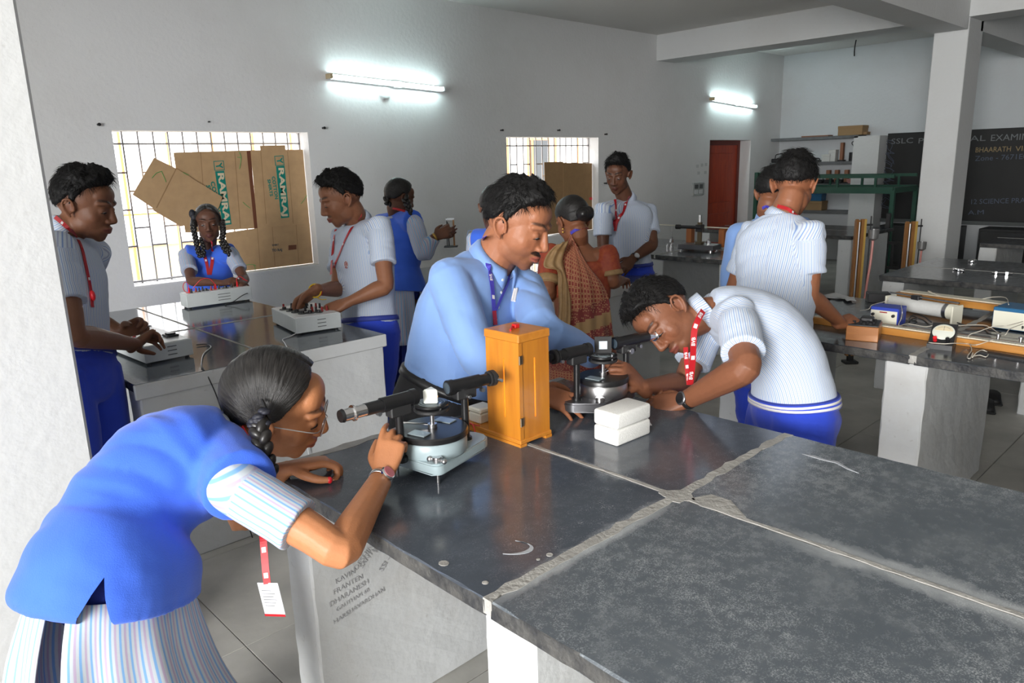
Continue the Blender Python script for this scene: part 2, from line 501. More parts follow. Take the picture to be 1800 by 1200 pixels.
# ---------------------------------------------------------------- stone benches
M_slate = slate('slate_top', .5, .13)
M_slate_l = slate('slate_polished', .35, .085, base=(.085, .100, .118), rr=.10)
M_slate_f = slate('slate_front', .50, .12, base=(.066, .078, .098), bands=[(1, .905, .05, .86, 1.34), (0, 1.372, .03, .95, 1.7)])
M_slate2 = slate('slate_top_worn', 1.0, .22, base=(.095, .112, .130), sp=(.50, .52, .53), bands=[(1, .895, .045, .80, 1.30), (0, 1.372, .09, .15, .62)])
M_edge = mat('slate_edge', (.018, .019, .022), .7, bump=.6, bscale=70, col2=(.075, .073, .068), vscale=22)
M_grout = mat('cement_grout', (.40, .39, .365), .85, var=.25, vscale=20, bump=.4, bscale=90)
M_pencil = mat('pencil', (.37, .37, .38), .9)
def strip_poly(p, q, w, z, seed, step=.03, h=.0016):
    """a ragged strip of dried cement lying on the stone from p to q"""
    r = np.random.default_rng(seed); p = np.array(p, float); q = np.array(q, float)
    n = max(3, int(np.linalg.norm(q-p)/step)); d = nrm(q-p); s = np.array([-d[1], d[0]])
    L_, R_ = [], []
    for k in range(n+1):
        c = p+(q-p)*k/n
        L_.append(c+s*w*(.5+.13*r.normal())); R_.append(c-s*w*(.5+.13*r.normal()))
    return [tuple(x) for x in L_]+[tuple(x) for x in R_[::-1]]
def bench(X0, X1, Y0, Y1, xj, yj, panels, label, group=None, worn=(), pw=.13, rim=None, pin=.012, seed=0, pcut=0.16, lip=False):
    o = empty('lab_bench', ((X0+X1)/2, (Y0+Y1)/2, 0), label, 'bench', group)
    O3 = Vector((o.location.x, o.location.y, 0))
    xs = [X0]+xj+[X1]; ys = [Y0]+yj+[Y1]
    g = .006
    for i in range(len(xs)-1):
        for j in range(len(ys)-1):
            m = M_slate2 if (i, j) in worn else (M_slate_f if worn else (M_slate_l if lip else M_slate))
            b = MB(); b.box(Vector((xs[i]+(g if i else 0), ys[j]+(g if j else 0), T-.036))-O3, Vector((xs[i+1]-(g if i < len(xs)-2 else 0), ys[j+1]-(g if j < len(ys)-2 else 0), T))-O3, .003)
            # chipped outer edges
            bmesh.ops.subdivide_edges(b.bm, edges=[e for e in b.bm.edges if e.calc_length() > .3], cuts=24)
            r = random.Random(seed*31+i*7+j)
            for v in b.bm.verts:
                w_ = v.co+O3
                if abs(w_.x-X0) < .004 or abs(w_.x-X1) < .004: v.co.x += r.uniform(-.002, .002)
                if abs(w_.y-Y0) < .004 or abs(w_.y-Y1) < .004: v.co.y += r.uniform(-.002, .002)
            s = b.out('stone_slab', m, o)
            s.data.materials.append(M_edge)
            for f in s.data.polygons:
                if abs(f.normal.z) < .5: f.material_index = 1
    gm = MB()
    def lay(p, q, w, sd): gm.prism(strip_poly((p[0]-O3.x, p[1]-O3.y), (q[0]-O3.x, q[1]-O3.y), w, 0, sd), T-.03, T+.0012)
    for x in xj:
        for a, c in zip(ys, ys[1:]): gm = MB(); lay((x, a), (x, c), .011, seed+int(x*100+a*10) % 97); gm.out('grout_strip', M_grout, o)
    for y in yj: gm = MB(); lay((X0, y), (X1, y), .024, seed+int(y*100) % 89); gm.out('grout_strip', M_grout, o)
    if rim:
        for p, q in rim: gm = MB(); lay(p, q, .03, seed+5); gm.out('cement_rim', M_grout, o)
    if lip:
        q = MB().box(Vector((X0-.004, Y0-.008, T-.06))-O3, Vector((X1+.004, Y0+.010, T-.0015))-O3, .004); q.out('plaster_lip', M_leg, o)
    for k, y in enumerate(panels):
        b = MB(); b.box(Vector((X0+pin, y-pw, 0))-O3, Vector((X1-pcut, y, T-.037))-O3, .006)
        bmesh.ops.subdivide_edges(b.bm, edges=[e for e in b.bm.edges if e.calc_length() > .3], cuts=12, use_grid_fill=True)
        r = random.Random(seed+k)
        for v in b.bm.verts: v.co += Vector((r.uniform(-.0018, .0018), r.uniform(-.0018, .0018), 0))
        b.out('leg_panel', M_leg, o)
    return o
front = bench(.78, 1.92, -.85, 1.775, [1.372], [.02, .905], [1.73, .93, .04, -.70], 'large stone topped bench in front with two optical instruments and a lamp box on it',
              worn=((0, 0), (1, 0), (0, 1), (1, 1), (9, 9)), rim=[((.78, 1.765), (1.92, 1.765))], seed=1)
# irregular cement smears beside the crossing of the joints, chalk ring and paint drips
o3 = Vector(front.location)
def smear(name, px, m, par=front):
    pts = [onz(x, y, T) for x, y in px]
    b = MB(); b.prism([(p[0]-o3.x, p[1]-o3.y) for p in pts], T-.002, T+.0011)
    return b.out(name, m, par)
smear('cement_smear', [(1215, 876), (1250, 869), (1285, 880), (1312, 910), (1290, 905), (1262, 898), (1230, 889)], M_grout)
smear('cement_smear', [(1155, 858), (1172, 862), (1195, 862), (1225, 858), (1215, 868), (1222, 880), (1196, 880), (1165, 884), (1172, 872), (1160, 866)], M_grout)
pd = MB(); pd.prism([(1.372+r_*math.cos(t)-o3.x, .905+r_*math.sin(t)-o3.y) for t, r_ in zip(np.linspace(0, 5.9, 13), (.04, .03, .028, .035, .042, .03, .026, .034, .04, .03, .028, .03, .036))], T-.03, T+.0014); pd.out('cement_smear', M_grout, front)
M_chalk = mat('chalk_mark', (.45, .47, .5), .9, var=.3, vscale=60)
ring_px = [(896+34*math.cos(a)*1.1, 962+12*math.sin(a)) for a in np.linspace(-1.3, 1.9, 14)]
w_ = [4*math.sin(k/13*math.pi)+.8 for k in range(14)]
smear('chalk_ring', [(x+w, y+w*.3) for (x, y), w in zip(ring_px, w_)]+[(x-w*.4, y-w*.3) for (x, y), w in list(zip(ring_px, w_))[::-1]], M_chalk)
for (x, y, r_) in ((780, 990, 8), (853, 1024, 5), (966, 975, 5), (946, 983, 3)):
    smear('paint_drip', [(x+r_*1.2*math.cos(a), y+r_*.6*math.sin(a)) for a in np.linspace(0, 5.7, 9)], M_grout)
smear('chalk_scratch', [(1410, 798), (1432, 801), (1450, 807), (1472, 811), (1490, 822), (1510, 832), (1488, 824), (1470, 814), (1448, 809), (1430, 804)], M_chalk)
# pencilled names on the bench panels
def pencil(t, px, py, s, a, Yp):
    p = ony(px, py, Yp)
    text_mesh('pencil_writing', t, s, M_pencil, front, basis((math.cos(a), 0, math.sin(a)), (-math.sin(a), 0, math.cos(a)), (0, -1, 0), (p[0]-o3.x, Yp-o3.y, p[2])), .0002)
for t, px, py, s, a in (('KAVIN', 607, 1013, .021, .10), ('FRANTEN', 612, 1027, .021, .10), ('DHARANESH', 614, 1042, .021, .14), ('DESHING', 642, 975, .022, .7), ('SANTHOSH', 655, 968, .020, .7), ('KAVI', 668, 958, .020, .7),
                        ('SSI ----', 680, 985, .024, .75), ('GAUTHAM 60', 620, 1054, .017, .14), ('HARSHAVARDHAN', 632, 1064, .019, .16)):
    pencil(t, px, py, s, a, 1.5975)
mx2 = lambda x, z, a=0.: basis((math.cos(a), 0, math.sin(a)), (-math.sin(a), 0, math.cos(a)), (0, -1, 0), (x-o3.x, .7975-o3.y, z))
for x, z, t in ((1.0, .56, 'MANI'), (1.07, .52, 'SURYA')): text_mesh('pencil_writing', t, .035, M_pencil, front, mx2(x, z, .3), .0002)

left = bench(.81, 1.925, 2.90, 4.64, [1.37], [3.77], [3.03, 3.83, 4.64], 'stone topped bench at left under the barred window, three grey test boxes on it', pcut=.012, seed=3, lip=True)
mid = bench(3.0, 4.14, 2.88, 4.64, [3.57], [3.75], [3.01, 3.8, 4.64], 'stone topped bench behind the man in blue, woman in sari leaning on it', pcut=.012, seed=4, lip=True)
right = bench(3.03, 4.14, -.85, 1.78, [3.585], [.05, .95], [1.78, 1.05, .12, -.7], 'dark stone bench at right laid with metre bridge, rheostat and meters', pw=.155, seed=5)
far1 = bench(5.12, 6.25, 2.86, 4.42, [5.69], [3.65], [3.05, 3.70, 4.42], 'dark stone bench near the red door carrying a balanced metre scale', seed=6)
far2 = bench(5.02, 6.12, -.85, 1.82, [5.57], [.05, .95], [1.80, .98, .12, -.7], 'empty dark stone bench in front of the far column', seed=7)
far3 = bench(7.35, 8.45, 2.95, 4.64, [7.9], [3.8], [3.08, 3.85, 4.64], 'dark stone bench beside the shelves, left of the far column', seed=8)
far4 = bench(7.3, 8.4, -.85, 1.85, [7.85], [.95], [1.85, .98, .12], 'dark stone bench under the blackboard, right of the far column', seed=9)

# ---------------------------------------------------------------- spectrometers
M_grey = mat('hammered_grey', (.36, .45, .48), .35, spec=.5, var=.06, vscale=40)
M_blk = mat('black_enamel', (.012, .012, .013), .32, var=.2, vscale=30)
M_blkm = mat('black_matt', (.02, .02, .021), .55)
M_chrome = mat('chrome', (.78, .78, .79), .16, 1.)
M_steel = mat('brushed_steel', (.55, .55, .56), .32, 1.)
M_gun = mat('gunmetal', (.14, .14, .15), .3, .7)
M_glass = mat('frosted_prism', (.80, .82, .76), .25, spec=.6)
M_plate = mat('silvered_scale', (.35, .42, .45), .3, .4)
def spectro(C, tel, col, label, dark, frame):
    o = empty('spectrometer', (C[0], C[1], T), label, 'instrument')
    mb_body = M_gun if dark else M_grey
    c = Vector((0, 0, 0)); za = .208; kd = .88 if dark else 1.
    dt = Vector((tel[0]-C[0], tel[1]-C[1], 0)).normalized(); dc = Vector((col[0]-C[0], col[1]-C[1], 0)).normalized()
    st = Vector((-dt.y, dt.x, 0)); Z = Vector((0, 0, 1))
    # tripod base: three rounded arms on levelling screws
    feet = [Vector((-.05, -.078, 0)), Vector((.075, .06, 0)), Vector((-.065, .075, 0))] if not dark else [Vector((-.075, -.05, 0)), Vector((.08, -.02, 0)), Vector((0, .09, 0))]
    hull = []
    arm = feet[:1]+[dc*.165] if not dark else feet[:1]+[dc*.13]
    b = MB()
    pts = []
    for ft in (feet[0], dc*(.125 if not dark else .12), feet[1], feet[2]):
        a0 = math.atan2(ft.y, ft.x); r0 = .022 if ft is feet[0] else .035
        for da in np.linspace(-1.3, 1.3, 7): pts.append((ft.x+r0*math.cos(a0+da), ft.y+r0*math.sin(a0+da)))
    def hullf(p):
        p = sorted(set(p)); 
        def half(q):
            h = []
            for x in q:
                while len(h) > 1 and (h[-1][0]-h[-2][0])*(x[1]-h[-2][1])-(h[-1][1]-h[-2][1])*(x[0]-h[-2][0]) <= 0: h.pop()
                h.append(x)
            return h
        return half(p)[:-1]+half(p[::-1])[:-1]
    b.prism(hullf(pts), .028, .058)
    es = [e for e in b.bm.edges if abs(e.verts[0].co.z-e.verts[1].co.z) < 1e-5]
    bmesh.ops.bevel(b.bm, geom=es, offset=.005, segments=2, affect='EDGES')
    b.out('tripod_base', mb_body, o, smooth=True)
    for ft in feet:
        s = MB(); s.cyl(ft+Z*.0, ft+Z*.03, .0045, n=12).cyl(ft+Z*.058, ft+Z*.071, .0135, n=20, bev=.002).out('levelling_screw', M_steel, o, smooth=True)
    MB().lathe((0, 0, .056), [(.085*kd, 0), (.087*kd, .004), (.087*kd, .034), (.083*kd, .040)], 48).out('drum', M_steel if dark else M_grey, o, smooth=True)
    MB().lathe((0, 0, .096), [(.086*kd, 0), (.091*kd, .003), (.091*kd, .014), (.088*kd, .018), (.02, .019)], 48).out('circular_scale', M_blk, o, smooth=True)
    for a in (.3, 3.44):
        d = (dt*math.cos(a)+st*math.sin(a))
        q = Vector((-d.y, d.x, 0))
        MB().box((-.026, -.016, 0), (.026, .016, .003), .001).out('vernier_window', M_plate, o).matrix_local = basis(q, -d, Z, d*.055*kd+Z*.1145)
    # bent arm carrying telescope
    def tubeasm(d, dirsign, name, length, eye, hgt):
        root = MB()
        pb = d*.075
        if eye: pb = d*.098
        else: pb = d*(.100 if not dark else .108)
        s = Vector((-d.y, d.x, 0))
        p = MB(); p.cyl(pb+Z*(.05 if not eye else .066), pb+Z*(za-.036), .0105, .0095, n=20).cyl(pb+Z*.05, pb+Z*.066, .016, n=20, bev=.002).out(name+'_pillar', M_blk, o, smooth=True)
        blk = MB(); blk.box((-.030, -.015, -.036), (.030, .015, .008), .003).out(name+'_clamp_block', M_blkm, o).matrix_local = basis(d, s, Z, pb+Z*za)
        t = MB()
        a0 = pb-d*.052; L_ = length
        t.cyl(a0+Z*za, a0+d*.018+Z*za, .0205, n=28, bev=.0015).cyl(a0+d*.018+Z*za, a0+d*.10+Z*za, .0185, n=28).cyl(a0+d*.10+Z*za, a0+d*L_+Z*za, .0155, n=28)
        tb = t.out(name, M_blk, o, smooth=True)
        MB().cyl(a0-d*.001+Z*za, a0+d*.001+Z*za, .015, n=24).out('lens', mat('lens_glass', (.05, .07, .09), .05, spec=.8), tb)
        if eye:
            e0 = a0+d*L_
            MB().cyl(e0+Z*za, e0+d*.058+Z*za, .0148, n=28).cyl(e0+d*.028+Z*za, e0+d*.034+Z*za, .0195, n=28, bev=.001).out('eyepiece', M_chrome, tb, smooth=True)
            MB().cyl(e0+d*.058+Z*za, e0+d*.066+Z*za, .0165, .0145, n=28).out('eyecup', M_blk, tb, smooth=True)
        else:
            e0 = a0+d*L_
            MB().cyl(e0+Z*za, e0+d*.014+Z*za, .0215, n=28, bev=.002).cyl(e0-d*.006+Z*za, e0-d*.002+Z*za, .0205, n=28).cyl(e0+d*.014+Z*za, e0+d*.022+Z*za, .011, n=20).out('slit_head', M_blkm, tb, smooth=True)
            MB().cyl(e0+d*.012+Z*za-s*.004, e0+d*.016+Z*(za-.002)-s*.034, .0045, n=12).out('slit_screw', M_steel, tb, smooth=True)
        k = MB(); k.cyl(pb-s*.015+Z*(za-.028), pb-s*.028+Z*(za-.028), .005 if not dark else .0095, n=18, bev=.001); k.out('focus_knob', M_steel, tb, smooth=True)
        k = MB(); k.cyl(pb+d*.05-s*.004+Z*(za-.022), pb+d*.05-s*.016+Z*(za-.022), .006, n=14); k.out('clamp_screw', M_steel, tb, smooth=True)
    tubeasm(dt, 1, 'telescope', .145, True, za)
    tubeasm(dc, 1, 'collimator', .135, False, za)
    MB().cyl(dt*.0+Z*.112, Z*.16, .0055, n=16).cyl(Z*.112, Z*.125, .012, n=16).out('pillar', M_steel, o, smooth=True)
    pt = MB().lathe((0, 0, .160), [(.043, 0), (.045, .002), (.045, .007), (.043, .009)], 40).out('prism_table', M_blkm, o, smooth=True)
    MB().lathe((0, 0, .174), [(.042, 0), (.044, .0015), (.044, .006), (.041, .007)], 40).out('prism_table_top', M_blk, pt, smooth=True)
    for rr in (.018, .026, .034):
        MB().tube([(rr*math.cos(a), rr*math.sin(a), .1812) for a in np.linspace(0, 2*math.pi, 25)], .0006, 4, 1).out('engraved_ring', M_plate, pt)
    for a in (.5, 2.6, 4.7):
        MB().cyl((.037*math.cos(a), .037*math.sin(a), .167), (.037*math.cos(a), .037*math.sin(a), .188), .0028, n=8).out('table_screw', M_chrome, pt, smooth=True)
    rod = dt*.6+st*(-.8 if not dark else .8); rod.normalize()
    if dark: rod = (dt*.9-st*.2*(1 if st.y < 0 else -1)).normalized()
    MB().cyl(rod*.01+Z*.122, rod*.085+Z*.124, .0028, n=10).ball(rod*.085+Z*.124, .0075).out('tangent_rod', M_chrome, o, smooth=True)
    if not dark:
        q = dt*.6+st*.0
        kk = Vector((-.06, -.063, .064)); MB().cyl(kk, kk+Vector((.012, -.04, 0)), .005, n=12).ball(kk+Vector((.012, -.04, 0)), .007).ball(kk, .009).out('clamp_screw', M_steel, o, smooth=True)
        pr = MB()
        dd = Vector((_rt[0], _rt[1], 0)).normalized(); ee = Vector((-dd.y, dd.x, 0))
        pr.prism([(.0, .02), (-.019, -.012), (.019, -.012)], 0, .036)
        bmesh.ops.bevel(pr.bm, geom=list(pr.bm.edges), offset=.002, segments=2, affect='EDGES')
        p = pr.out('glass_prism', M_glass); tag(p, 'frosted glass prism standing on the round prism table of the grey instrument', 'prism')
        p.matrix_world = basis(dd, ee, Z, Vector((C[0], C[1], T+.1815)))
    else:
        dd = Vector((_rt[0], _rt[1], 0)).normalized(); ee = Vector((-dd.y, dd.x, 0))
        g = empty('grating_holder', (C[0], C[1], T+.182), 'square black grating holder upright on the dark instrument beside bending boy', 'holder')
        f = MB()
        for lo, hi in (((-.026, -.003, .004), (-.013, .003, .056)), ((.013, -.003, .004), (.026, .003, .056)), ((-.013, -.003, .004), (.013, .003, .016)), ((-.013, -.003, .042), (.013, .003, .056))): f.box(lo, hi)
        f.out('frame', M_blkm, g); MB().box((-.013, -.001, .016), (.013, .001, .042)).out('grating', mat('grating_glass', (.62, .70, .78), .15), g)
        MB().box((-.02, -.008, 0), (.02, .008, .005)).out('base', M_blk, g)
        g.rotation_euler = (0, 0, math.atan2(dd.y, dd.x))
    return o
S1 = (1.085, 1.447); S2 = (1.738, 1.425)
spectro(S1, (.806, 1.455), (1.32, 1.418), 'grey spectrometer with three levelling screws, girl in blue vest peering into it', False, False)
spectro(S2, (1.95, 1.392), (1.50, 1.455), 'dark steel spectrometer that the bending boy looks through', True, True)

# ---------------------------------------------------------------- sodium lamp box
M_wood = wood('lamp_box_wood', (.62, .235, .022), (.50, .17, .016), 3.2, 2, .34, .25)
M_wood2 = wood('lamp_box_wood_top', (.64, .25, .03), (.52, .18, .018), 3.2, 1, .34, .25)
L0 = Vector((1.341, 1.39, T))
lb = empty('lamp_box', L0, 'tall orange wooden lamp box with glowing vertical slits between the two instruments', 'lamp')
wx, wy, hz = .117, .132, .318
def slit_wall(name, lo, hi, ax, s0, sw, z0, z1):
    """a board with a narrow slot cut through it"""
    b = MB()
    lo = Vector(lo); hi = Vector(hi)
    a, c = s0-sw/2, s0+sw/2
    def seg(u0, u1, q0, q1):
        l, h = lo.copy(), hi.copy(); l[ax], h[ax] = u0, u1; l.z, h.z = q0, q1; b.box(l, h)
    seg(lo[ax], a, lo.z, hi.z); seg(c, hi[ax], lo.z, hi.z); seg(a, c, lo.z, z0); seg(a, c, z1, hi.z)
    return b.out(name, M_wood, lb)
slit_wall('side_board', (0, .0, .018), (.009, wy, hz-.024), 1, .060, .0042, .075, .245)
slit_wall('front_door', (.009, 0, .018), (wx, .009, hz-.024), 0, .060, .0042, .075, .245)
bx('back_board', (.009, wy-.009, .018), (wx, wy, hz-.024), M_wood, lb)
bx('side_board', (wx-.009, .009, .018), (wx, wy-.009, hz-.024), M_wood, lb)
bx('top_board', (-.003, -.003, hz-.024), (wx+.004, wy+.004, hz), M_wood2, lb, bev=.003)
bx('corner_strip', (-.002, -.002, .018), (.011, .0, hz-.024), M_wood, lb)
MB().box((-.004, -.004, .008), (wx+.004, wy+.14, .02), .002).box((-.004, -.004, 0), (.02, wy+.14, .008)).box((wx-.02, -.004, 0), (wx+.004, wy+.14, .008)).out('base_board', M_wood2, lb)
M_brass = mat('old_hinge', (.20, .15, .10), .4, .8)
for z in (.06, .236):
    MB().box((.0005, -.0035, z), (.012, .001, z+.024)).cyl((.0005, -.003, z), (.0005, -.003, z+.024), .003, n=10).out('hinge', M_brass, lb)
M_flame = emat('sodium_glow', (1.0, .70, .16), 9)
MB().lathe((.06, .064, .055), [(.02, 0), (.044, .012), (.044, .19), (.02, .205)], 24).out('discharge_tube', M_flame, lb, smooth=True)
MB().tube([(.02, .05, hz+.003), (.035, .06, hz+.006), (.05, .075, hz+.005), (.062, .078, hz+.004)], .0028, 8).out('red_wire', mat('red_plastic', (.62, .02, .02), .35), lb, smooth=True)
M_redp = MATS['red_plastic']
MB().box((.05, .062, hz), (.068, .078, hz+.012), .002).out('terminal_cap', M_redp, lb)
MB().tube([(.0, .17, .022), (-.012, .2, .024), (-.02, .18, .03), (-.028, .16, .012), (-.05, .15, .004)], .0018, 6).out('red_wire', M_redp, lb, smooth=True)
M_foam = mat('thermocol', (.82, .82, .79), .8, var=.05, vscale=200, bump=.25, bscale=260)
M_foam2 = mat('cream_box', (.78, .76, .66), .6, var=.08, vscale=20)
c = onz(843, 741, T+.02)
sb = empty('small_box', (1.352, 1.57, T+.02), 'small cream box lying on the lamp base behind the lamp box', 'box')
MB().box((0, 0, 0), (.06, .055, .03), .004).out('box_body', M_foam2, sb); MB().box((-.001, -.001, .031), (.061, .056, .046), .004).out('lid', M_foam2, sb)
# thermocol box
tb = empty('foam_box', (1.519, 1.195, T), 'white foam box with rounded lid on the bench by the dark instrument', 'box', rotz=math.radians(0))
d1 = Vector((1.505-1.519, 1.281-1.195, 0)); d2 = Vector((1.666-1.519, 1.19-1.195, 0))
ang = math.atan2(d2.y, d2.x); tb.rotation_euler = (0, 0, ang)
MB().box((0, 0, 0), (d2.length, d1.length, .046), .007, seg=3).out('box_body', M_foam, tb, smooth=True)
MB().box((-.0005, -.0005, .0475), (d2.length+.0005, d1.length+.0005, .092), .008, seg=3).out('lid', M_foam, tb, smooth=True)
pp = MB().box((0, 0, 0), (.05, .03, .0006)).out('paper_slip', mat('paper', (.75, .76, .78), .8)); pp.location = onz(1146, 752, T); pp.rotation_euler = (0, -.25, 1.0); pp.location.z = T+.008
tag(pp, 'scrap of white paper beside the foam box', 'paper')
# tile-like white slab behind the dark instrument
ws = MB().box((-.06, -.05, 0), (.07, .06, .014), .002).out('white_tile', M_foam2); ws.location = (1.70, 1.585, T); tag(ws, 'flat white tile lying behind the dark instrument', 'tile')

# ---------------------------------------------------------------- grey test boxes with terminals
M_case = mat('case_grey', (.62, .66, .66), .42, var=.04, vscale=30)
M_panel = mat('panel_white', (.75, .77, .78), .35)
M_tr = mat('terminal_red', (.30, .02, .02), .35); M_tk = mat('terminal_black', (.02, .02, .022), .35)
M_slot = mat('slot_dark', (.10, .11, .11), .7)
def test_box(p, q, r_, h, label, terms, dials, vents_x=.62, cable=None, slope=0.):
    """p near corner, q end of the front edge, r_ end of the side edge (all on the bench)"""
    p, q, r_ = (np.array(a) for a in (p, q, r_))
    o = empty('test_box', (p[0], p[1], T), label, 'test box', 'grey test boxes on the left bench')
    u = q[:2]-p[:2]; v = r_[:2]-p[:2]; W = np.linalg.norm(u); D = np.linalg.norm(v)
    o.rotation_euler = (0, 0, math.atan2(u[1], u[0]))
    z0 = .009
    MB().box((0, 0, z0), (W, D, h), .002).out('case', M_case, o)
    MB().box((.006, .006, h), (W-.006, D-.006, h+.002)).out('panel', M_panel, o)
    for a, b in ((.02, .02), (W-.02, .02), (.02, D-.02), (W-.02, D-.02)): MB().cyl((a, b, 0), (a, b, z0+.001), .009, .010, n=12).out('rubber_foot', M_tk, o)
    for k in range(3): MB().box((W*.47, -.0012, h*.33+k*.017), (W*.66, .001, h*.33+k*.017+.0035)).out('vent_slot', M_slot, o)
    for (a, b, m) in terms:
        MB().cyl((a*W, b*D, h+.002), (a*W, b*D, h+.007), .007, n=12).cyl((a*W, b*D, h+.007), (a*W, b*D, h+.026), .0058, .0048, n=12).out('terminal', m, o, smooth=True)
    for (a, b, s) in dials:
        t = MB().cyl((a*W, b*D, h+.002), (a*W, b*D, h+.0045), s, n=24).out('dial_plate', M_slot, o, smooth=True)
        MB().cyl((a*W, b*D, h+.0045), (a*W, b*D, h+.016), s*.45, s*.4, n=16).out('dial_knob', M_tk, o, smooth=True)
    return o, W, D, h
R_, K_ = M_tr, M_tk
b1, W, D, H1 = test_box(onz(257, 643, T), onz(341, 626, T), onz(198, 615, T), .078, 'grey test box nearest the near column, a dark meter on top, hands on it',
      [(.25, .55, R_), (.32, .62, K_), (.62, .46, R_), (.7, .9, K_)], [])
MB().box((.66*W, .2*D, H1+.002), (.92*W, .34*D, H1+.012), .003).box((.70*W, .23*D, H1+.012), (.88*W, .31*D, H1+.018), .002).out('meter_window', M_tk, b1)
MB().box((.03*W, .97*D, H1), (.97*W, .985*D, H1+.006)).out('rim_strip', M_slot, b1)
b2, W, D, H2 = test_box(onz(522, 590, T), onz(601, 578, T), onz(472, 570, T), .082, 'grey test box crowded with red and black terminals, worked by boy with wristband',
      [(.18, .80, R_), (.35, .78, K_), (.48, .70, R_), (.6, .62, K_), (.66, .52, K_), (.72, .80, K_), (.45, .40, K_), (.55, .30, R_), (.62, .28, K_), (.78, .55, R_), (.84, .5, K_), (.85, .25, R_), (.72, .22, R_)],
      [(.15, .72, .024), (.2, .55, .022), (.25, .40, .026), (.45, .22, .026), (.3, .25, .022), (.62, .18, .02)])
b3, W, D, H3 = test_box(onz(330, 544, T), onz(444, 528, T), onz(317, 540, T), .085, 'long narrow grey test box with red leads, in front of the girl by the window',
      [(.12, .4, K_), (.2, .5, R_), (.24, .4, K_), (.3, .5, K_), (.42, .4, R_), (.48, .5, R_), (.55, .5, K_), (.75, .5, K_)], [(.65, .5, .02), (.35, .5, .018)])
def plug(o, a, b, h):
    MB().cyl((a, b, h), (a, b, h+.032), .006, .005, n=10).out('plug', M_redl, o, smooth=True)
M_redl = mat('red_lead', (.75, .02, .03), .3)
for a in (.10*W, .50*W, .84*W): plug(b3, a, D*.5, H3)
MB().tube([(.10*W, D*.5, H3+.03), (.09*W, D*.5, H3+.06), (.04*W, D*.4, H3+.065), (0.02*W, D*.5, H3+.04), (.05*W, D*.6, H3+.01), (.12*W, D*.6, H3+.005), (.2*W, D*.5, H3+.04), (.3*W, D*.5, H3+.07), (.42*W, D*.5, H3+.07), (.5*W, D*.5, H3+.03)], .002, 6).out('red_lead', M_redl, b3, smooth=True)
MB().tube([(.84*W, D*.5, H3+.03), (.84*W, D*.5, H3+.05), (.9*W, D*.55, H3+.06), (.97*W, D*.5, H3+.04), (1.0*W, D*.4, H3+.03), (.92*W, D*.4, H3+.045)], .002, 6).out('red_lead', M_redl, b3, smooth=True)
MB().tube([(.93*W, -.003, H3*.55), (.9*W, -.02, H3*.6), (.8*W, -.035, H3*.5), (.65*W, -.045, H3*.2), (.53*W, -.04, .006), (.56*W, -.02, .004)], .0025, 6).out('power_cable', M_tk, b3, smooth=True)
# cables from boxes 1 and 2
pts = [onz(345, 606, T+.006), onz(362, 605, T+.005), onz(371, 610, T+.004), onz(358, 622, T+.004), onz(354, 640, T+.005), onz(357, 648, T+.004)]
e = onz(357, 650, T); pts += [(e[0]+.005, 2.895, T-.02), (e[0]+.03, 2.885, T-.12), (e[0]+.055, 2.885, T-.28), (e[0]+.07, 2.88, .2), (e[0]+.09, 2.85, .02)]
cb = MB().tube(pts, .0026, 8).out('power_cable', M_tk, None, smooth=True); tag(cb, 'black cable from the nearest test box hanging over the bench edge', 'cable')
pts = [onz(527, 582, T+.012), onz(512, 590, T+.004), onz(497, 596, T+.004), onz(500, 602, T+.004), onz(506, 612, T+.004)]
e = onz(508, 618, T); pts += [(e[0]+.005, 2.893, T-.02), (e[0]+.02, 2.885, T-.15), (e[0]+.02, 2.88, .3), (e[0]+.05, 2.84, .02)]
cb = MB().tube(pts, .0020, 8).out('power_cable', M_panel, None, smooth=True); tag(cb, 'thin white cable from the box with terminals hanging over the bench edge', 'cable')

# ---------------------------------------------------------------- window cardboard
M_card = mat('cardboard', (.53, .345, .18), .85, var=.12, vscale=14, bump=.1, bscale=150)
M_card2 = mat('cardboard_dark', (.34, .205, .095), .85, var=.12, vscale=14)
M_green = mat('green_print', (.0, .22, .17), .7); M_cw = mat('print_pale', (.70, .60, .42), .8); M_tape = mat('brown_tape', (.17, .06, .03), .4)
M_gs = mat('green_string', (.12, .38, .10), .7)
YC = YW+.095
def card(px, label, dy=0., th=.004, m=None, win='left'):
    pts = [ony(x, y, YC+dy) for x, y in px]
    Wq = W1 if pts[0][0] < 4.5 else W2
    for p in pts: p[2] = max(p[2], Wq[2]+.018); p[0] = min(max(p[0], Wq[0]+.004), Wq[1]-.004)
    c = np.mean(pts, axis=0)
    b = MB(); vs = [b.bm.verts.new((p[0]-c[0], 0, p[2]-c[2])) for p in pts]; f = b.bm.faces.new(vs)
    r = bmesh.ops.extrude_face_region(b.bm, geom=[f])
    for v in r['geom']:
        if isinstance(v, bmesh.types.BMVert): v.co.y += th
    o = b.out('cardboard_sheet', m or M_card)
    o.location = c; tag(o, label, 'cardboard', 'cardboard tied over the windows')
    return o, c
def on_card(o, c, name, px, m, d=.001):
    pts = [ony(x, y, c[1]) for x, y in px]
    b = MB(); b.bm.faces.new([b.bm.verts.new((p[0]-c[0], -d, p[2]-c[2])) for p in pts])
    r = bmesh.ops.extrude_face_region(b.bm, geom=b.bm.faces[:])
    for v in r['geom']:
        if isinstance(v, bmesh.types.BMVert): v.co.y += d
    return b.out(name, m, o)
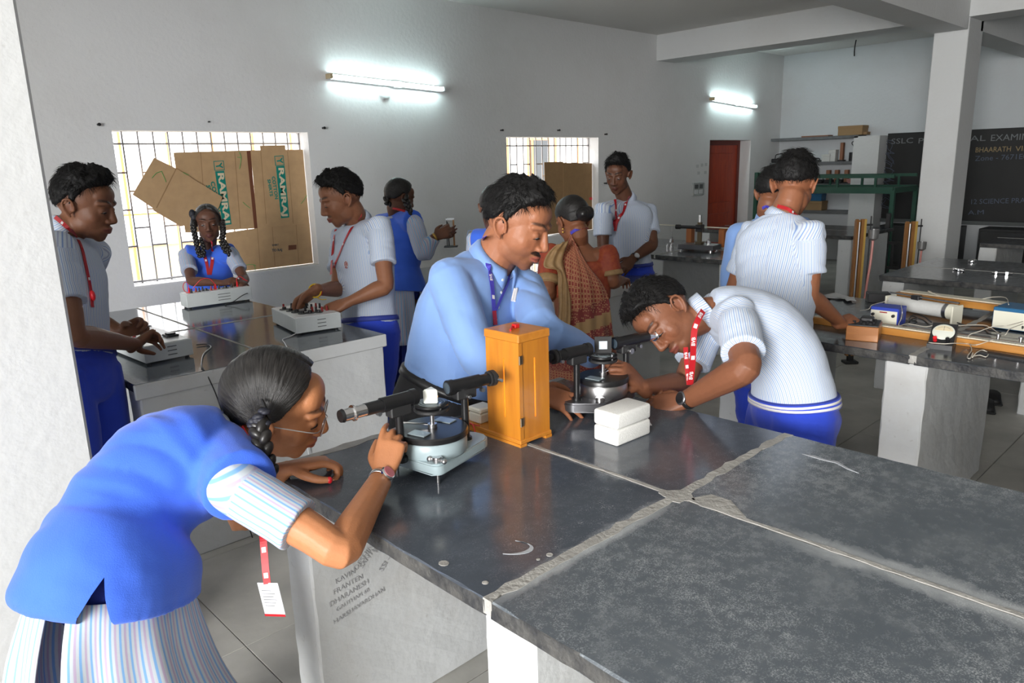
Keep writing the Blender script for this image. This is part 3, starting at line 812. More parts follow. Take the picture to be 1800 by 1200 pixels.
def card_text(o, c, name, s, p, q, size, m, d=.0018):
    """text running from pixel p to q on the sheet"""
    a, b = ony(*p, c[1]), ony(*q, c[1]); x = nrm(b-a); y = np.cross((0, -1, 0), x)
    t = text_mesh(name, s, size, m, o, basis(x, y, (0, -1, 0), Vector((a+b)/2-c)+Vector((0, -d, 0))), .0003, bold=size*.035)
    w = max(v.co.x for v in t.data.vertices)-min(v.co.x for v in t.data.vertices)
    k = np.linalg.norm(b-a)/w
    for v in t.data.vertices: v.co.x *= k
    return t
def ties(o, c, pts):
    for px in pts: MB().tube([ony(x, y, c[1]-.004)-c for x, y in px], .0022, 4, 2).out('string_tie', M_gs, o)
o, c = card([(305, 268), (441, 264), (451, 401), (326, 409)], 'cardboard sheet with green panel lettering, middle of the left window', .003)
on_card(o, c, 'print_panel', [(378, 301), (394, 300), (407, 394), (391, 396)], M_green)
card_text(o, c, 'print_lettering', 'RAMRAJ', (387.2, 304), (398.6, 392), .066, M_cw)
on_card(o, c, 'print_emblem', [(375, 283), (393, 282), (395, 299), (377, 300)], M_green); on_card(o, c, 'print_emblem', [(376.3, 284.3), (391.8, 283.3), (393.8, 297.8), (378.3, 298.8)], M_card, .0016)
card_text(o, c, 'print_lettering', 'Y', (383, 286), (386, 297), .07, M_green, .0022)
card_text(o, c, 'print_lettering', 'COTTON', (373, 319), (384, 372), .045, M_green); card_text(o, c, 'print_lettering', 'SHIRTS', (365, 325), (374, 364), .04, M_green)
on_card(o, c, 'tape_strip', [(433.5, 265.5), (440, 265), (453, 402), (447, 402)], M_tape)
for x in (352, 412): on_card(o, c, 'crease_line', [(x, 267), (x+1, 267), (x+11, 401), (x+10, 401)], M_card2)
ties(o, c, [[(420, 267), (424, 277), (421, 297)], [(417, 276), (424, 277)]])
o, c = card([(441, 264), (458, 264), (457, 256), (501, 255), (502, 263), (539, 263), (548, 392), (453, 402)], 'cardboard sheet with green panel lettering, at the right side of the left window', 0)
on_card(o, c, 'print_panel', [(485, 292), (500, 291), (508.5, 382), (494, 383.5)], M_green)
card_text(o, c, 'print_lettering', 'RAMRAJ', (493.3, 295), (500.8, 380), .062, M_cw)
on_card(o, c, 'print_emblem', [(482, 274), (498, 273), (500, 290.5), (484, 291.5)], M_green); on_card(o, c, 'print_emblem', [(483.3, 275.3), (496.8, 274.3), (498.6, 289.2), (485.4, 290.2)], M_card, .0016)
card_text(o, c, 'print_lettering', 'Y', (490, 277), (492, 288), .07, M_green, .0022)
card_text(o, c, 'print_lettering', 'COTTON', (480, 310), (486, 350), .04, M_green); card_text(o, c, 'print_lettering', 'SHIRTS', (472, 315), (477, 345), .036, M_green)
on_card(o, c, 'dark_edge', [(541, 345), (546, 345), (549, 392), (545, 392)], M_tape)
for x in (458, 505): on_card(o, c, 'crease_line', [(x, 266), (x+.8, 266), (x+10.8, 393), (x+10, 393)], M_card2)
ties(o, c, [[(427, 355), (433, 361), (440, 366)], [(539, 343), (534, 352), (529, 358)]])
o, c = card([(396, 409), (451, 401), (548, 392), (557, 467), (505, 471), (424, 481), (405, 470)], 'plain cardboard sheet low in the left window with a small brown label', -.003)
on_card(o, c, 'brown_label', [(507, 431), (521, 430), (521, 438), (507, 439.5)], M_tape)
card_text(o, c, 'print_lettering', 'TO RAJ', (478, 440), (496, 439), .03, M_slot); card_text(o, c, 'print_lettering', 'SHIRT', (478, 431), (490, 430), .02, M_slot)
for x in (452, 478, 520): on_card(o, c, 'crease_line', [(x, 401-(x-452)*.09), (x+.8, 401-(x-452)*.09), (x+5.8, 470-(x-452)*.09), (x+5, 470-(x-452)*.09)], M_card2)
ties(o, c, [[(430, 466), (446, 465), (449, 477)], [(446, 465), (450, 467)]])
o, c = card([(271, 277), (310, 296), (391, 346), (384, 366), (345, 392), (318, 398), (270, 370), (268, 365), (233, 342)], 'tilted cardboard flap hanging askew on the left side of the left window', -.010)
on_card(o, c, 'fold_line', [(309, 296), (310.5, 297), (276, 366), (274, 365)], M_card2)
ties(o, c, [[(267, 313), (275, 304), (285, 301)], [(284, 301), (292, 320)], [(322, 303), (332, 308)]])
o, c = card([(957, 285), (990, 284), (990, 420), (960, 425)], 'narrow cardboard sheet on the left of the right window', .002, m=M_card2)
o, c = card([(990, 286), (1043, 287), (1046, 300), (1046, 420), (991, 422)], 'wider cardboard sheet on the right of the right window', -.002, m=M_card2)
on_card(o, c, 'red_tag', [(1036, 347), (1041, 347), (1041, 351), (1036, 351)], M_redl)

# ---------------------------------------------------------------- things on the walls
M_tube = emat('tube_glow', (.80, 1.0, 1.0), 20)
def tube_light(p, q, label, pw):
    a, b = ony(*p, YW), ony(*q, YW)
    L_ = b[0]-a[0]
    o = empty('tube_light', (a[0], YW, a[2]), label, 'light')
    dz = b[2]-a[2]
    d = Vector((L_, 0, dz)).normalized()
    s = lambda x, y, z: Vector((0, y, z))+d*x
    MB().box((.03, -.035, -.022), (L_-.01, 0, .022), .004).out('batten', M_panel, o).rotation_euler = (0, -math.atan2(dz, L_), 0)
    MB().cyl(s(.05, -.055, 0), s(L_-.05, -.055, 0), .016, n=16).out('tube', M_tube, o, smooth=True)
    M_hold = mat('tube_holder', (.45, .36, .22), .5)
    for x in (.02, L_-.035): MB().box((x, -.075, -.02), (x+.03, 0, .02), .004).out('lamp_holder', M_hold if x < .1 else M_panel, o).location = (0, 0, dz*x/L_)
    MB().box((L_*.55, -.03, -.03), (L_*.62, 0, .03), .006).out('choke_cover', M_panel, o).location = (0, 0, dz*.58)
    return o
tube_light((568, 134), (777, 158), 'glowing tube light high on the wall above the left window', 1)
tube_light((1245, 174), (1325, 188), 'glowing tube light above the red door', 1)
rr = MB().lathe((0, 0, 0), [(.055, 0), (.055, -.01), (.04, -.016), (.02, -.018)], 24, axis=(0, 1, 0)).out('ceiling_rose', M_panel); rr.location = ony(676, 164, YW); tag(rr, 'round white plastic rose on wall below the tube light', 'fitting')
for k, (x, y) in enumerate(((172, 219), (567, 225), (880, 229), (980, 229), (1063, 236), (1062, 322), (366, 214))):
    h = MB().cyl((0, 0, 0), (0, -.03, 0), .008, n=12).cyl((0, -.03, 0), (0, -.035, 0), .011, n=12).out('wall_hook', M_tk); h.location = ony(x, y, YW)
    tag(h, ['dark peg in wall left of the left window', 'dark peg in wall at the top right corner of the left window', 'dark peg in wall at the top left of the right window', 'dark peg centred above the right window',
            'dark peg in wall above right corner of the right window', 'dark peg in wall right of the right window, above the smiling boy', 'small peg centred above the left window'][k], 'peg', 'pegs around the windows')
    if k == 6: h.scale = (.5, .5, .5)
M_sw = mat('switch_grey', (.42, .44, .44), .5)
a, b = ony(1216, 321, YW), ony(1234, 343, YW)
o = empty('switchboard', (a[0], YW, b[2]), 'grey switchboard on the wall left of the red door', 'switchboard')
wS, hS = b[0]-a[0], a[2]-b[2]
MB().box((0, -.03, 0), (wS, 0, hS), .005).out('plate', M_sw, o)
for i in range(2):
    for j in range(2): MB().box((wS*(.12+.42*i), -.036, hS*(.15+.4*j)), (wS*(.42+.42*i), -.029, hS*(.45+.4*j)), .002).out('switch', M_slot if j else M_panel, o)
for k, (x, y) in enumerate(((1226, 292), (1234, 290), (1241, 289), (1228, 304), (1240, 303))):
    m_ = MB().box((-.03, -.0015, -.02), (.03, 0, .02)).out('tape_mark', mat('old_tape', (.52, .53, .53), .7)); m_.location = ony(x, y, YW); tag(m_, ['upper left', 'upper middle', 'upper right', 'lower left', 'lower right'][k]+' old tape mark on the wall above the grey switchboard', 'sticker', 'tape marks by the red door')
# sockets on the bench panel
a, b = ony(1108, 574, 2.88), ony(1160, 601, 2.88)
o = empty('socket_plate', ((a[0]+b[0])/2, 2.88, (a[2]+b[2])/2), 'white socket plate on the end panel of the bench behind the bending boy', 'socket')
MB().box((-.085, -.016, -.045), (.085, 0, .045), .004).out('plate', M_panel, o)
for x in (-.055, -.015, .03): MB().box((x-.013, -.02, -.02), (x+.013, -.015, .022), .002).out('switch', M_case, o)
for x, z in ((.055, .014), (.048, -.008), (.062, -.008)): MB().cyl((x, -.018, z), (x, -.0155, z), .004, n=8).out('pin_hole', M_slot, o)
# ---------------------------------------------------------------- apparatus on the right bench
M_oak = wood('pine_wood', (.52, .24, .055), (.42, .17, .03), 3.5, 0, .4, .1)
M_oakd = wood('resistance_box_wood', (.42, .16, .035), (.32, .11, .02), 3.5, 0, .35, .2)
M_cream = mat('cream_metal', (.74, .72, .60), .45); M_blue = mat('blue_metal', (.03, .06, .42), .4); M_teal = mat('blue_green_metal', (.02, .12, .26), .4)
M_scale = mat('paper_scale', (.72, .68, .55), .6, var=.06, vscale=50); M_ebon = mat('ebonite', (.018, .018, .02), .4, bump=.05)
M_rheo = mat('rheostat_tube', (.60, .60, .58), .5, var=.05, vscale=100); M_cord = mat('white_cord', (.62, .58, .50), .7)
def along(name, p, q, z, label, cat, group=None):
    o = empty(name, (p[0], p[1], z), label, cat, group); d = np.array(q)-np.array(p)
    o.rotation_euler = (0, 0, math.atan2(d[1], d[0])); return o, np.linalg.norm(d[:2])
# front metre bridge (nearest long board)
p = onz(1424, 568, T); q = onz(1800, 624, T); q2 = q+(q-p)*.12
mbr, L_ = along('metre_bridge', p, q2, T, 'long wooden metre bridge lying along the front of the right bench', 'instrument', 'long measuring boards')
MB().box((0, 0, 0), (L_, .085, .030), .002).out('board', M_oak, mbr)
MB().box((.01, .018, .030), (L_-.01, .048, .0335)).out('scale', M_scale, mbr)
MB().box((.02, .053, .030), (L_-.02, .060, .033)).out('brass_strip', M_steel, mbr)
MB().cyl((.02, .036, .037), (L_-.02, .036, .037), .0014, n=6).out('bridge_wire', M_steel, mbr)
for a in (.27, .78, .86, .99): MB().cyl((L_*a, .056, .033), (L_*a, .056, .05), .006, n=12).cyl((L_*a, .056, .05), (L_*a, .056, .056), .009, n=12).out('binding_post', M_steel, mbr, smooth=True)
for k in range(40): MB().box((.03+k*(L_-.06)/40, .018, .0335), (.031+k*(L_-.06)/40, .03, .0338)).out('scale_mark', M_slot, mbr)
# rear potentiometer board
p = onz(1672, 548, T); q = onz(1800, 566, T); p0 = p-(q-p)*.9
mb2, L2 = along('metre_bridge', p0, q+(q-p), T, 'second wooden measuring board behind the rheostat on the right bench', 'instrument', 'long measuring boards')
MB().box((0, 0, .03), (L2, .12, .062), .002).out('board', M_oak, mb2); MB().box((.01, .03, .062), (L2-.01, .1, .0655)).out('scale', M_scale, mb2)
for a in (.03, .97): MB().box((L2*a-.03, 0, 0), (L2*a+.03, .12, .03)).out('foot_block', M_oak, mb2)
# resistance box
p = onz(1486, 597, T); q = onz(1543, 602, T); r_ = onz(1560, 591, T)
rb, L_ = along('resistance_box', p, q, T, 'wooden resistance box with black top under the hand of the standing boy', 'box')
D = np.linalg.norm((r_-q)[:2])*1.05
MB().box((0, 0, 0), (L_, D, .062), .002).out('case', M_oakd, rb); MB().box((.004, .004, .062), (L_-.004, D-.004, .068), .001).out('top_plate', M_ebon, rb)
for i in range(4):
    for j in range(2): MB().cyl((L_*(.2+.2*i), D*(.3+.4*j), .068), (L_*(.2+.2*i), D*(.3+.4*j), .077), .006, .007, n=10).out('plug_key', M_ebon, rb, smooth=True)
MB().box((L_*.35, D*.55, .068), (L_*.75, D*.9, .086), .004).out('key_block', M_ebon, rb)
# battery eliminator (blue)
p = onz(1528, 571, T); q = onz(1576, 577, T); r_ = onz(1600, 569, T)
be, L_ = along('power_supply', p, q, T, 'blue metal power supply with a cream front, behind the wooden resistance box', 'power supply')
MB().box((0, 0, .006), (L_*1.02, .105, .088), .003).out('case', M_blue, be)
MB().box((.003, -.003, .012), (L_*.98, .001, .074)).out('front_plate', M_cream, be)
for a in (.12, .86): MB().cyl((L_*a, -.003, .055), (L_*a, -.014, .055), .007, n=12).out('knob', M_ebon, be, smooth=True)
MB().box((L_*.35, -.0042, .064), (L_*.62, -.003, .069)).out('red_print', M_tr, be)
for k in range(3): MB().box((L_*1.02-.001, .03+k*.02, .03), (L_*1.02+.001, .033+k*.02, .06)).out('vent_slot', M_slot, be)
# black box behind
p = onz(1525, 532, T); bb = MB().box((0, 0, 0), (.11, .08, .05), .003).out('black_box', M_ebon); bb.location = p; bb.rotation_euler = (0, 0, math.radians(-60))
tag(bb, 'small black box at the far edge of the right bench behind the blue supply', 'box')
# rheostat
p = np.array(onz(1562, 549, T)); q = np.array(onz(1682, 571, T))
rh, L_ = along('rheostat', p, q, T, 'long white rheostat tube with black slider between two cream end plates', 'rheostat')
for x in (0, L_-.012): MB().box((x, -.038, 0), (x+.010, .038, .088), .003).out('end_plate', M_cream, rh)
MB().cyl((.012, 0, .055), (L_-.012, 0, .055), .033, n=28).out('coil_tube', M_rheo, rh, smooth=True)
MB().cyl((L_-.06, 0, .055), (L_-.04, 0, .055), .0345, n=28).out('chrome_band', M_steel, rh, smooth=True)
MB().cyl((L_-.04, 0, .055), (L_-.012, 0, .055), .036, n=28).out('end_collar', M_cream, rh, smooth=True)
MB().cyl((.0, 0, .1), (L_, 0, .1), .004, n=10).out('slide_rod', M_steel, rh, smooth=True)
MB().box((L_*.34, -.016, .084), (L_*.46, .016, .106), .004).out('slider', M_ebon, rh)
# galvanometer (black meter)
p = onz(1628, 612, T); q = onz(1673, 617, T)
ga, L_ = along('galvanometer', p, q, T, 'black meter with white dial and red terminal at the front of the right bench', 'meter')
D = .115
b = MB(); b.prism([(0, 0), (D, 0), (D, .085), (.035, .022), (0, .020)], 0, L_, basis((0, 1, 0), (0, 0, 1), (1, 0, 0), (0, 0, 0)))
b.out('case', M_ebon, ga)
sl = nrm((0, D-.035, .063)); nn = nrm(np.cross((1, 0, 0), sl)); c0 = np.array([L_/2, .08, .055])
mtx = basis((1, 0, 0), sl, nn, c0)
def g(o): o.matrix_local = mtx; return o
g(MB().lathe((0, 0, 0), [(.040, 0), (.040, .003), (.036, .005)], 32).out('dial_rim', M_blkm, ga, smooth=True))
a_ = np.linspace(0, math.pi, 16)
g(MB().prism([(.033*math.cos(t), .005+.026*math.sin(t)) for t in a_], .0045, .0062).out('dial', M_cw, ga))
ga.children[-1].data.materials[0] = mat('dial_white', (.72, .74, .66), .4)
g(MB().tube([(.024*math.cos(t), .006+.018*math.sin(t), .0065) for t in a_[2:-2]], .0006, 4, 1).out('dial_scale', M_slot, ga))
g(MB().box((-.0005, .005, .0062), (.0005, .028, .0068)).out('needle', M_slot, ga))
for x, m in ((-.022, M_redl), (.022, M_ebon)): g(MB().cyl((x, -.048, .0), (x, -.048, .022), .0075, n=12).out('terminal', m, ga, smooth=True))
# cream box with blue lid
p = onz(1742, 577, T); q = onz(1800, 585, T); q = p+(q-p)*2.1
cr, L_ = along('power_supply', p, q, T, 'cream front power supply with a blue green top, at the right edge', 'power supply')
MB().box((0, 0, .004), (L_, .16, .098), .003).out('case', M_teal, cr); MB().box((.004, -.003, .008), (L_-.004, .001, .083)).out('front_plate', M_cream, cr)
MB().cyl((L_*.45, -.003, .02), (L_*.47, -.02, .03), .004, n=8).out('toggle', M_ebon, cr)
# loose wires
def wire(label, px, z=.006, r=.0018, m=None):
    o = MB().tube([onz(x, y, T+(zz if zz is not None else z)) for x, y, zz in px], r, 6, 5).out('wire', m or M_cord, None, smooth=True)
    tag(o, label, 'wire', 'loose wires on the right bench'); return o
wire('white wire looping up behind the rheostat to the cream power supply', [(1632, 523, .03), (1638, 513, .07), (1632, 512, .08), (1660, 522, .06), (1690, 523, .05), (1720, 526, .06), (1745, 522, .08), (1768, 523, .1), (1773, 535, .11)])
wire('white wire from the boy\'s hand to the blue power supply', [(1512, 546, .02), (1527, 543, .05), (1533, 536, .06), (1555, 530, .1), (1562, 528, .1)])
wire('white wire running from cream supply to metre bridge post', [(1798, 565, .08), (1770, 572, .08), (1745, 574, .06), (1722, 582, .05), (1703, 589, .04), (1704, 600, .02), (1706, 608, .005)])
wire('white wire dipping across the bench in front of the cream supply', [(1680, 572, .03), (1725, 571, .03), (1740, 575, .02), (1764, 589, .04), (1775, 578, .06), (1798, 569, .06)])
wire('coil of white wire lying on front edge of the right bench', [(1705, 605, .01), (1708, 615, .006), (1702, 624, .005), (1701, 629, .005), (1706, 629, .006), (1710, 620, .01), (1709, 628, .005), (1716, 620, .015), (1727, 615, .012), (1737, 621, .005), (1733, 627, .005), (1722, 624, .006), (1710, 626, .006)])
wire('white wire from the black meter to the bridge', [(1632, 602, .02), (1660, 604, .03), (1678, 603, .03), (1700, 604, .012), (1716, 606, .03), (1745, 597, .04)])
wire('thin white wire from blue supply to the black meter', [(1584, 537, .09), (1586, 548, .09), (1584, 560, .05), (1580, 572, .04), (1597, 569, .03), (1625, 574, .03), (1640, 572, .04)])
wire('black cable coiled behind the blue power supply', [(1600, 555, .01), (1612, 558, .01), (1608, 563, .008), (1598, 562, .008), (1606, 553, .01), (1622, 555, .01), (1637, 566, .01)], r=.003, m=M_ebon)
wire('black cable lying below the cream power supply', [(1680, 566, .01), (1700, 572, .01), (1730, 574, .008), (1738, 580, .008), (1760, 584, .008)], r=.003, m=M_ebon)
cl = MB(); 
pts = [onz(x, y, T+.004) for x, y in ((1438, 522), (1465, 519), (1488, 521), (1500, 527), (1505, 530), (1490, 531), (1482, 526), (1462, 524), (1446, 526))]
cl.bm.faces.new([cl.bm.verts.new(p_) for p_ in pts]); bmesh.ops.triangulate(cl.bm, faces=cl.bm.faces[:]); bmesh.ops.subdivide_edges(cl.bm, edges=cl.bm.edges[:], cuts=4)
for v in cl.bm.verts: v.co.z += .018*abs(noise.noise(v.co*14))
r_ = bmesh.ops.extrude_face_region(cl.bm, geom=cl.bm.faces[:])
for v in r_['geom']:
    if isinstance(v, bmesh.types.BMVert): v.co.z += .004
o = cl.out('cloth', mat('pale_cloth', (.55, .56, .56), .9), None, smooth=True); tag(o, 'crumpled pale cloth at the far edge of the right bench', 'cloth')
rw = MB().box((-.1, -.02, 0), (.3, .02, .008)).out('ruler', M_blkm); rw.location = onz(1770, 628, T); rw.rotation_euler = (0, 0, math.radians(-98)); tag(rw, 'dark flat ruler on the front edge of the right bench at the photo edge', 'ruler')
# shoes and floor things under the far benches
for k, (x, y) in enumerate(((1745, 702), (1733, 716))):
    o = empty('shoe', onz(x, y, 0), ['dark shoe left on the floor under the right bench, the farther one', 'dark shoe left on the floor under the right bench, the nearer one'][k], 'shoe', 'shoes under the bench', rotz=.3)
    v, f = np_tube([(-.12, 0, .022), (-.05, 0, .032), (.05, 0, .026), (.12, 0, .018)], [(.032, .02), (.038, .030), (.042, .024), (.028, .014)], (0, 1, 0)); from_np('upper', v, f, M_blkm, o)
    MB().box((-.14, -.045, 0), (.14, .045, .014), .006).out('sole', M_ebon, o)
# small things on the far bench
for k, (x, y) in enumerate(((1709, 461), (1686, 476), (1763, 482))):
    o = empty('clamp', onz(x, y, T), ['shiny clamp lying at the back of the empty far bench', 'shiny clamp in the middle of the empty far bench', 'shiny clamp at right on the empty far bench'][k], 'clamp', 'shiny clamps on the far bench', rotz=k*.9)
    MB().cyl((-.05, 0, .008), (.06, 0, .008), .006, n=8).out('rod', M_chrome, o, smooth=True); MB().box((-.03, -.02, 0), (-.01, .02, .02), .003).box((.03, -.015, 0), (.045, .015, .018), .003).out('jaw', M_chrome, o)

# ---------------------------------------------------------------- balanced metre scale on the bench by the door
a = onz(1213, 432, T); c = onz(1270, 436, T)
M_post = wood('knife_edge_post', (.36, .12, .03), (.27, .08, .02), 3, 2, .45)
zt = {}
for k, (pb, top) in enumerate(((a, (1210, 398)), (c, (1267, 401)))):
    d = (pb-EYE)@_fw; h = at(top[0], top[1], d)[2]-T; zt[k] = h
    o = empty('wooden_support', pb, ['left wooden post holding up the metre scale near the red door', 'right wooden post holding up the metre scale near the red door'][k], 'support', 'wooden posts under the scale')
    MB().box((-.028, -.028, .0), (.028, .028, h-.012), .003).out('post', M_post, o)
    MB().prism([(-.028, 0), (.028, 0), (0, .014)], -.028, .028, basis((1, 0, 0), (0, 0, 1), (0, -1, 0), (0, 0, h-.012))).out('knife_edge', M_post, o)
    if k == 1: MB().box((-.07, -.05, 0), (.07, .04, .012), .002).out('base_slip', mat('grey_card', (.35, .33, .30), .8), o)
zA = T+zt[0]+.003; zB = T+zt[1]+.003
A_ = np.array([a[0], a[1], zA]); B_ = np.array([c[0], c[1], zB]); d = nrm(B_-A_)
ms = MB(); ms.box((-.36, -.016, 0), (np.linalg.norm(B_-A_)+.34, .016, .006)); o = ms.out('metre_scale', M_scale)
o.matrix_world = basis(d, nrm(np.cross((0, 0, 1), d)), np.cross(d, nrm(np.cross((0, 0, 1), d))), A_); tag(o, 'cream metre scale balanced across two wooden posts near the red door', 'scale')
wh = empty('weight_hanger', A_-d*.20-np.array([0, 0, .004]), 'slotted weight hanger dangling from left end of the balanced metre scale', 'weight')
MB().tube([(0, .018, .01), (.0, -.018, .01), (0, -.014, -.05), (0, .014, -.05), (0, .018, .01)], .0015, 5).cyl((0, 0, -.05), (0, 0, -.13), .003, n=8).out('hook', M_steel, wh, smooth=True)
MB().cyl((0, 0, -.15), (0, 0, -.12), .018, n=16).cyl((0, 0, -.12), (0, 0, -.10), .010, n=16).out('weight_disc', M_chrome, wh, smooth=True)
pc = onz(1229, 440, T)
tm = empty('travelling_microscope', pc, 'black travelling microscope on a flat base between the two wooden posts', 'microscope', rotz=math.radians(-80))
MB().box((-.16, -.09, .012), (.16, .09, .055), .004).out('base', M_gun, tm)
for x in (-.13, .13):
    for y in (-.07, .07): MB().cyl((x, y, 0), (x, y, .03), .012, n=12).out('levelling_screw', M_chrome, tm)
MB().box((-.018, -.012, .055), (.018, .012, .24), .002).box((-.03, -.03, .055), (.03, .03, .075), .003).out('column', mat('bronze', (.13, .10, .06), .4, .6), tm)
MB().cyl((0, 0, .24), (0, 0, .30), .012, n=14).out('vernier_head', M_steel, tm, smooth=True)
MB().box((-.03, -.03, .16), (.03, .03, .22), .004).out('carriage', M_ebon, tm)
MB().cyl((-.19, -.04, .2), (.03, -.04, .2), .014, n=16).cyl((-.2, -.04, .2), (-.16, -.04, .2), .02, n=16).out('microscope_tube', M_ebon, tm, smooth=True)
MB().cyl((.07, .02, .055), (.07, .02, .10), .014, n=12).cyl((.1, -.02, .055), (.1, -.02, .085), .010, n=12).out('adjusting_knob', M_chrome, tm, smooth=True)
for k, (x, y) in enumerate(((1174, 436), (1181, 435), (1286, 430))):
    o = MB().cyl((0, 0, 0), (0, 0, .03), .012, n=12).cyl((0, 0, .03), (0, 0, .04), .006, n=10).out('brass_weight', M_chrome, None, smooth=True); o.location = onz(x, y, T)
    tag(o, ['small shiny weight left of the microscope, outer one', 'small shiny weight left of the microscope, inner one', 'small shiny weight to the right of the right wooden post'][k], 'weight', 'small weights on the bench')

# ---------------------------------------------------------------- tall wooden gauge boards
M_gauge1 = wood('gauge_wood', (.34, .16, .05), (.24, .10, .03), 3, 2, .45); M_gauge2 = wood('gauge_wood_yellow', (.55, .36, .09), (.46, .28, .06), 3, 2, .45)
M_pink = mat('pink_tube', (.62, .25, .22), .35)
def gauge(top, t, wpx, lab, cup_px, drop):
    P = at(*top, t); o = empty('gauge_board', (P[0], P[1], 0), lab, 'apparatus', 'tall gauge boards')
    h = P[2]; k = t/FOC
    rx = Vector((_rt[0], _rt[1], 0)).normalized(); o.rotation_euler = (0, 0, math.atan2(rx.y, rx.x))
    w = wpx*k
    MB().box((-w*.5, -.012, .06), (-w*.28, .012, h)).box((w*.0, -.012, .06), (w*.28, .012, h)).out('wood_strip', M_gauge1, o)
    MB().box((w*.28, -.012, .06), (w*.5, .012, h)).out('scale_strip', M_gauge2, o)
    MB().box((-w*.5, .004, .06), (w*.5, .02, h-.01)).out('back_board', M_gauge1, o)
    MB().cyl((-w*.14, -.004, .08), (-w*.14, -.004, h-.02), w*.11, n=12).out('glass_tube', M_steel, o, smooth=True)
    MB().box((-.05, -.04, 0), (.05, .04, .02), .004).out('foot', M_blkm, o); MB().box((-w*.3, -.008, .02), (w*.3, .012, .07)).out('stem', M_blkm, o)
    x = w*.5+.035
    MB().cyl((x, 0, .06), (x, 0, h+.02), .005, n=10).box((w*.3, -.008, h-.05), (x+.012, .008, h-.035)).out('side_rod', M_ebon, o, smooth=True)
    zc_ = h-drop
    MB().lathe((x+.02, -.01, zc_), [(.012, -.045), (.034, -.03), (.038, .035), (.034, .035), (.03, -.02)], 16).out('funnel', mat('funnel_grey', (.25, .25, .25), .35, .5), o, smooth=True)
    MB().tube([(x+.02, -.01, zc_-.04), (x+.015, -.012, zc_-.2), (x, -.01, zc_-.4), (x-.02, 0, .1)], .009, 8).out('rubber_tube', M_pink, o, smooth=True)
    MB().box((-w*.5-.004, -.014, h*.45), (w*.5+.004, .0, h*.45+.012)).out('clip', M_ebon, o)
gauge((1514, 385), 5.35, 18, 'tall wooden gauge board with metal funnel, left one of the pair', None, .11)
gauge((1603, 389), 6.7, 20, 'tall wooden gauge board with metal funnel, in front of the far column', None, .22)

# ---------------------------------------------------------------- clamp stand by the girl at the back
ts = at(792, 440, 4.75); ts[2] = T
cs = empty('clamp_stand', onz(792, 434, T), 'small stand of two black rods and wooden post on the back bench', 'stand')
rx = Vector((_rt[0], _rt[1], 0)).normalized(); cs.rotation_euler = (0, 0, math.atan2(rx.y, rx.x))
MB().box((-.06, -.05, 0), (.07, .05, .012), .002).out('base', M_ebon, cs)
MB().cyl((-.03, 0, .01), (-.026, 0, .28), .004, n=8).out('rod', M_ebon, cs); MB().cyl((-.012, 0, .01), (-.02, 0, .24), .006, n=8).out('rod', M_ebon, cs)
MB().box((.03, -.008, .01), (.046, .008, .26)).out('wood_post', M_gauge1, cs); MB().box((-.035, -.008, .255), (.05, .008, .275), .002).out('cross_bar', M_steel, cs)

# ---------------------------------------------------------------- end wall: shelves, pillar, blackboard, rack
M_shelf = mat('slate_shelf', (.14, .145, .15), .5, var=.3, vscale=20)
XS = 10.93
tag(bx('trim_6', (XS, 4.11, 0), (XE, 4.46, 1.775), M_col), kind='structure')
def shelf(px, label, full=True):
    z = onx(1430, px, XS)[2]
    o = MB().box((XS, 4.46 if full else 4.40, z-.02), (XE, YW, z+.02), .002).out('wall_shelf', M_shelf); tag(o, label, 'shelf', 'stone wall shelves'); return z+.02
z1 = shelf(243, 'topmost stone wall shelf in the corner, a cardboard carton on it', False)
z2 = shelf(287, 'second stone wall shelf from the top, holding dark gear and white cartons')
z3 = shelf(325, 'third stone wall shelf from the top, behind the green rail'); z4 = shelf(372, 'fourth stone wall shelf from the top, open carton on it')
z5 = shelf(410, 'lowest stone wall shelf in the corner, behind the far bench')
def on_shelf(x, z, dx=.10): 
    p = onx(x, 300, XS+dx); return np.array([XS+dx, p[1], z])
M_carton = mat('old_carton', (.30, .19, .09), .8); M_white = mat('dull_white', (.55, .55, .53), .7); M_rust = mat('rust_wood', (.24, .10, .05), .6)
def item(name, x, z, w, d, h, m, label, cat, group=None, kind='box'):
    p = on_shelf(x, z); o = empty(name, p, label, cat, group)
    if kind == 'box':
        MB().box((-d/2, -w/2, 0), (d/2, w/2, h), .004).out('box_body', m, o); MB().box((-d/2-.003, -w/2-.003, h*.72), (d/2+.003, w/2+.003, h+.004), .004).out('lid', m, o)
    elif kind == 'post':
        MB().box((-.03, -w/2, 0), (.03, w/2, h), .004).out('post_body', m, o); MB().box((-.05, -w*.9, 0), (.05, w*.9, .02), .003).out('base', M_ebon, o)
    elif kind == 'hook':
        MB().cyl((0, 0, 0), (0, 0, h*.45), w/2, n=16).out('weight', M_ebon, o, smooth=True); MB().tube([(0, 0, h*.4), (0, 0, h*.75), (0, .02, h*.85), (0, .025, h*.95), (0, 0, h), (0, -.025, h*.93)], .006, 6).out('hook', M_ebon, o, smooth=True)
    elif kind == 'meter':
        MB().box((-d/2, -w/2, 0), (d/2, w/2, h*.5), .01).out('body', m, o); MB().tube([(0, -w*.4, h*.5), (0, -w*.3, h), (0, w*.3, h), (0, w*.4, h*.5)], .007, 6).out('handle', M_ebon, o, smooth=True)
    return o
item('carton', 1494, z1, .34, .2, .125, M_carton, 'brown cardboard carton on the topmost wall shelf', 'box')
item('carton', 1515, z1, .10, .12, .035, M_carton, 'flat brown packet beside the carton on the topmost shelf', 'box')
o = MB().box((-.08, -.2, 0), (.08, .2, .018), .003).out('plank', M_rust); o.location = on_shelf(1432, z1); tag(o, 'thin board lying flat on the topmost wall shelf', 'board')
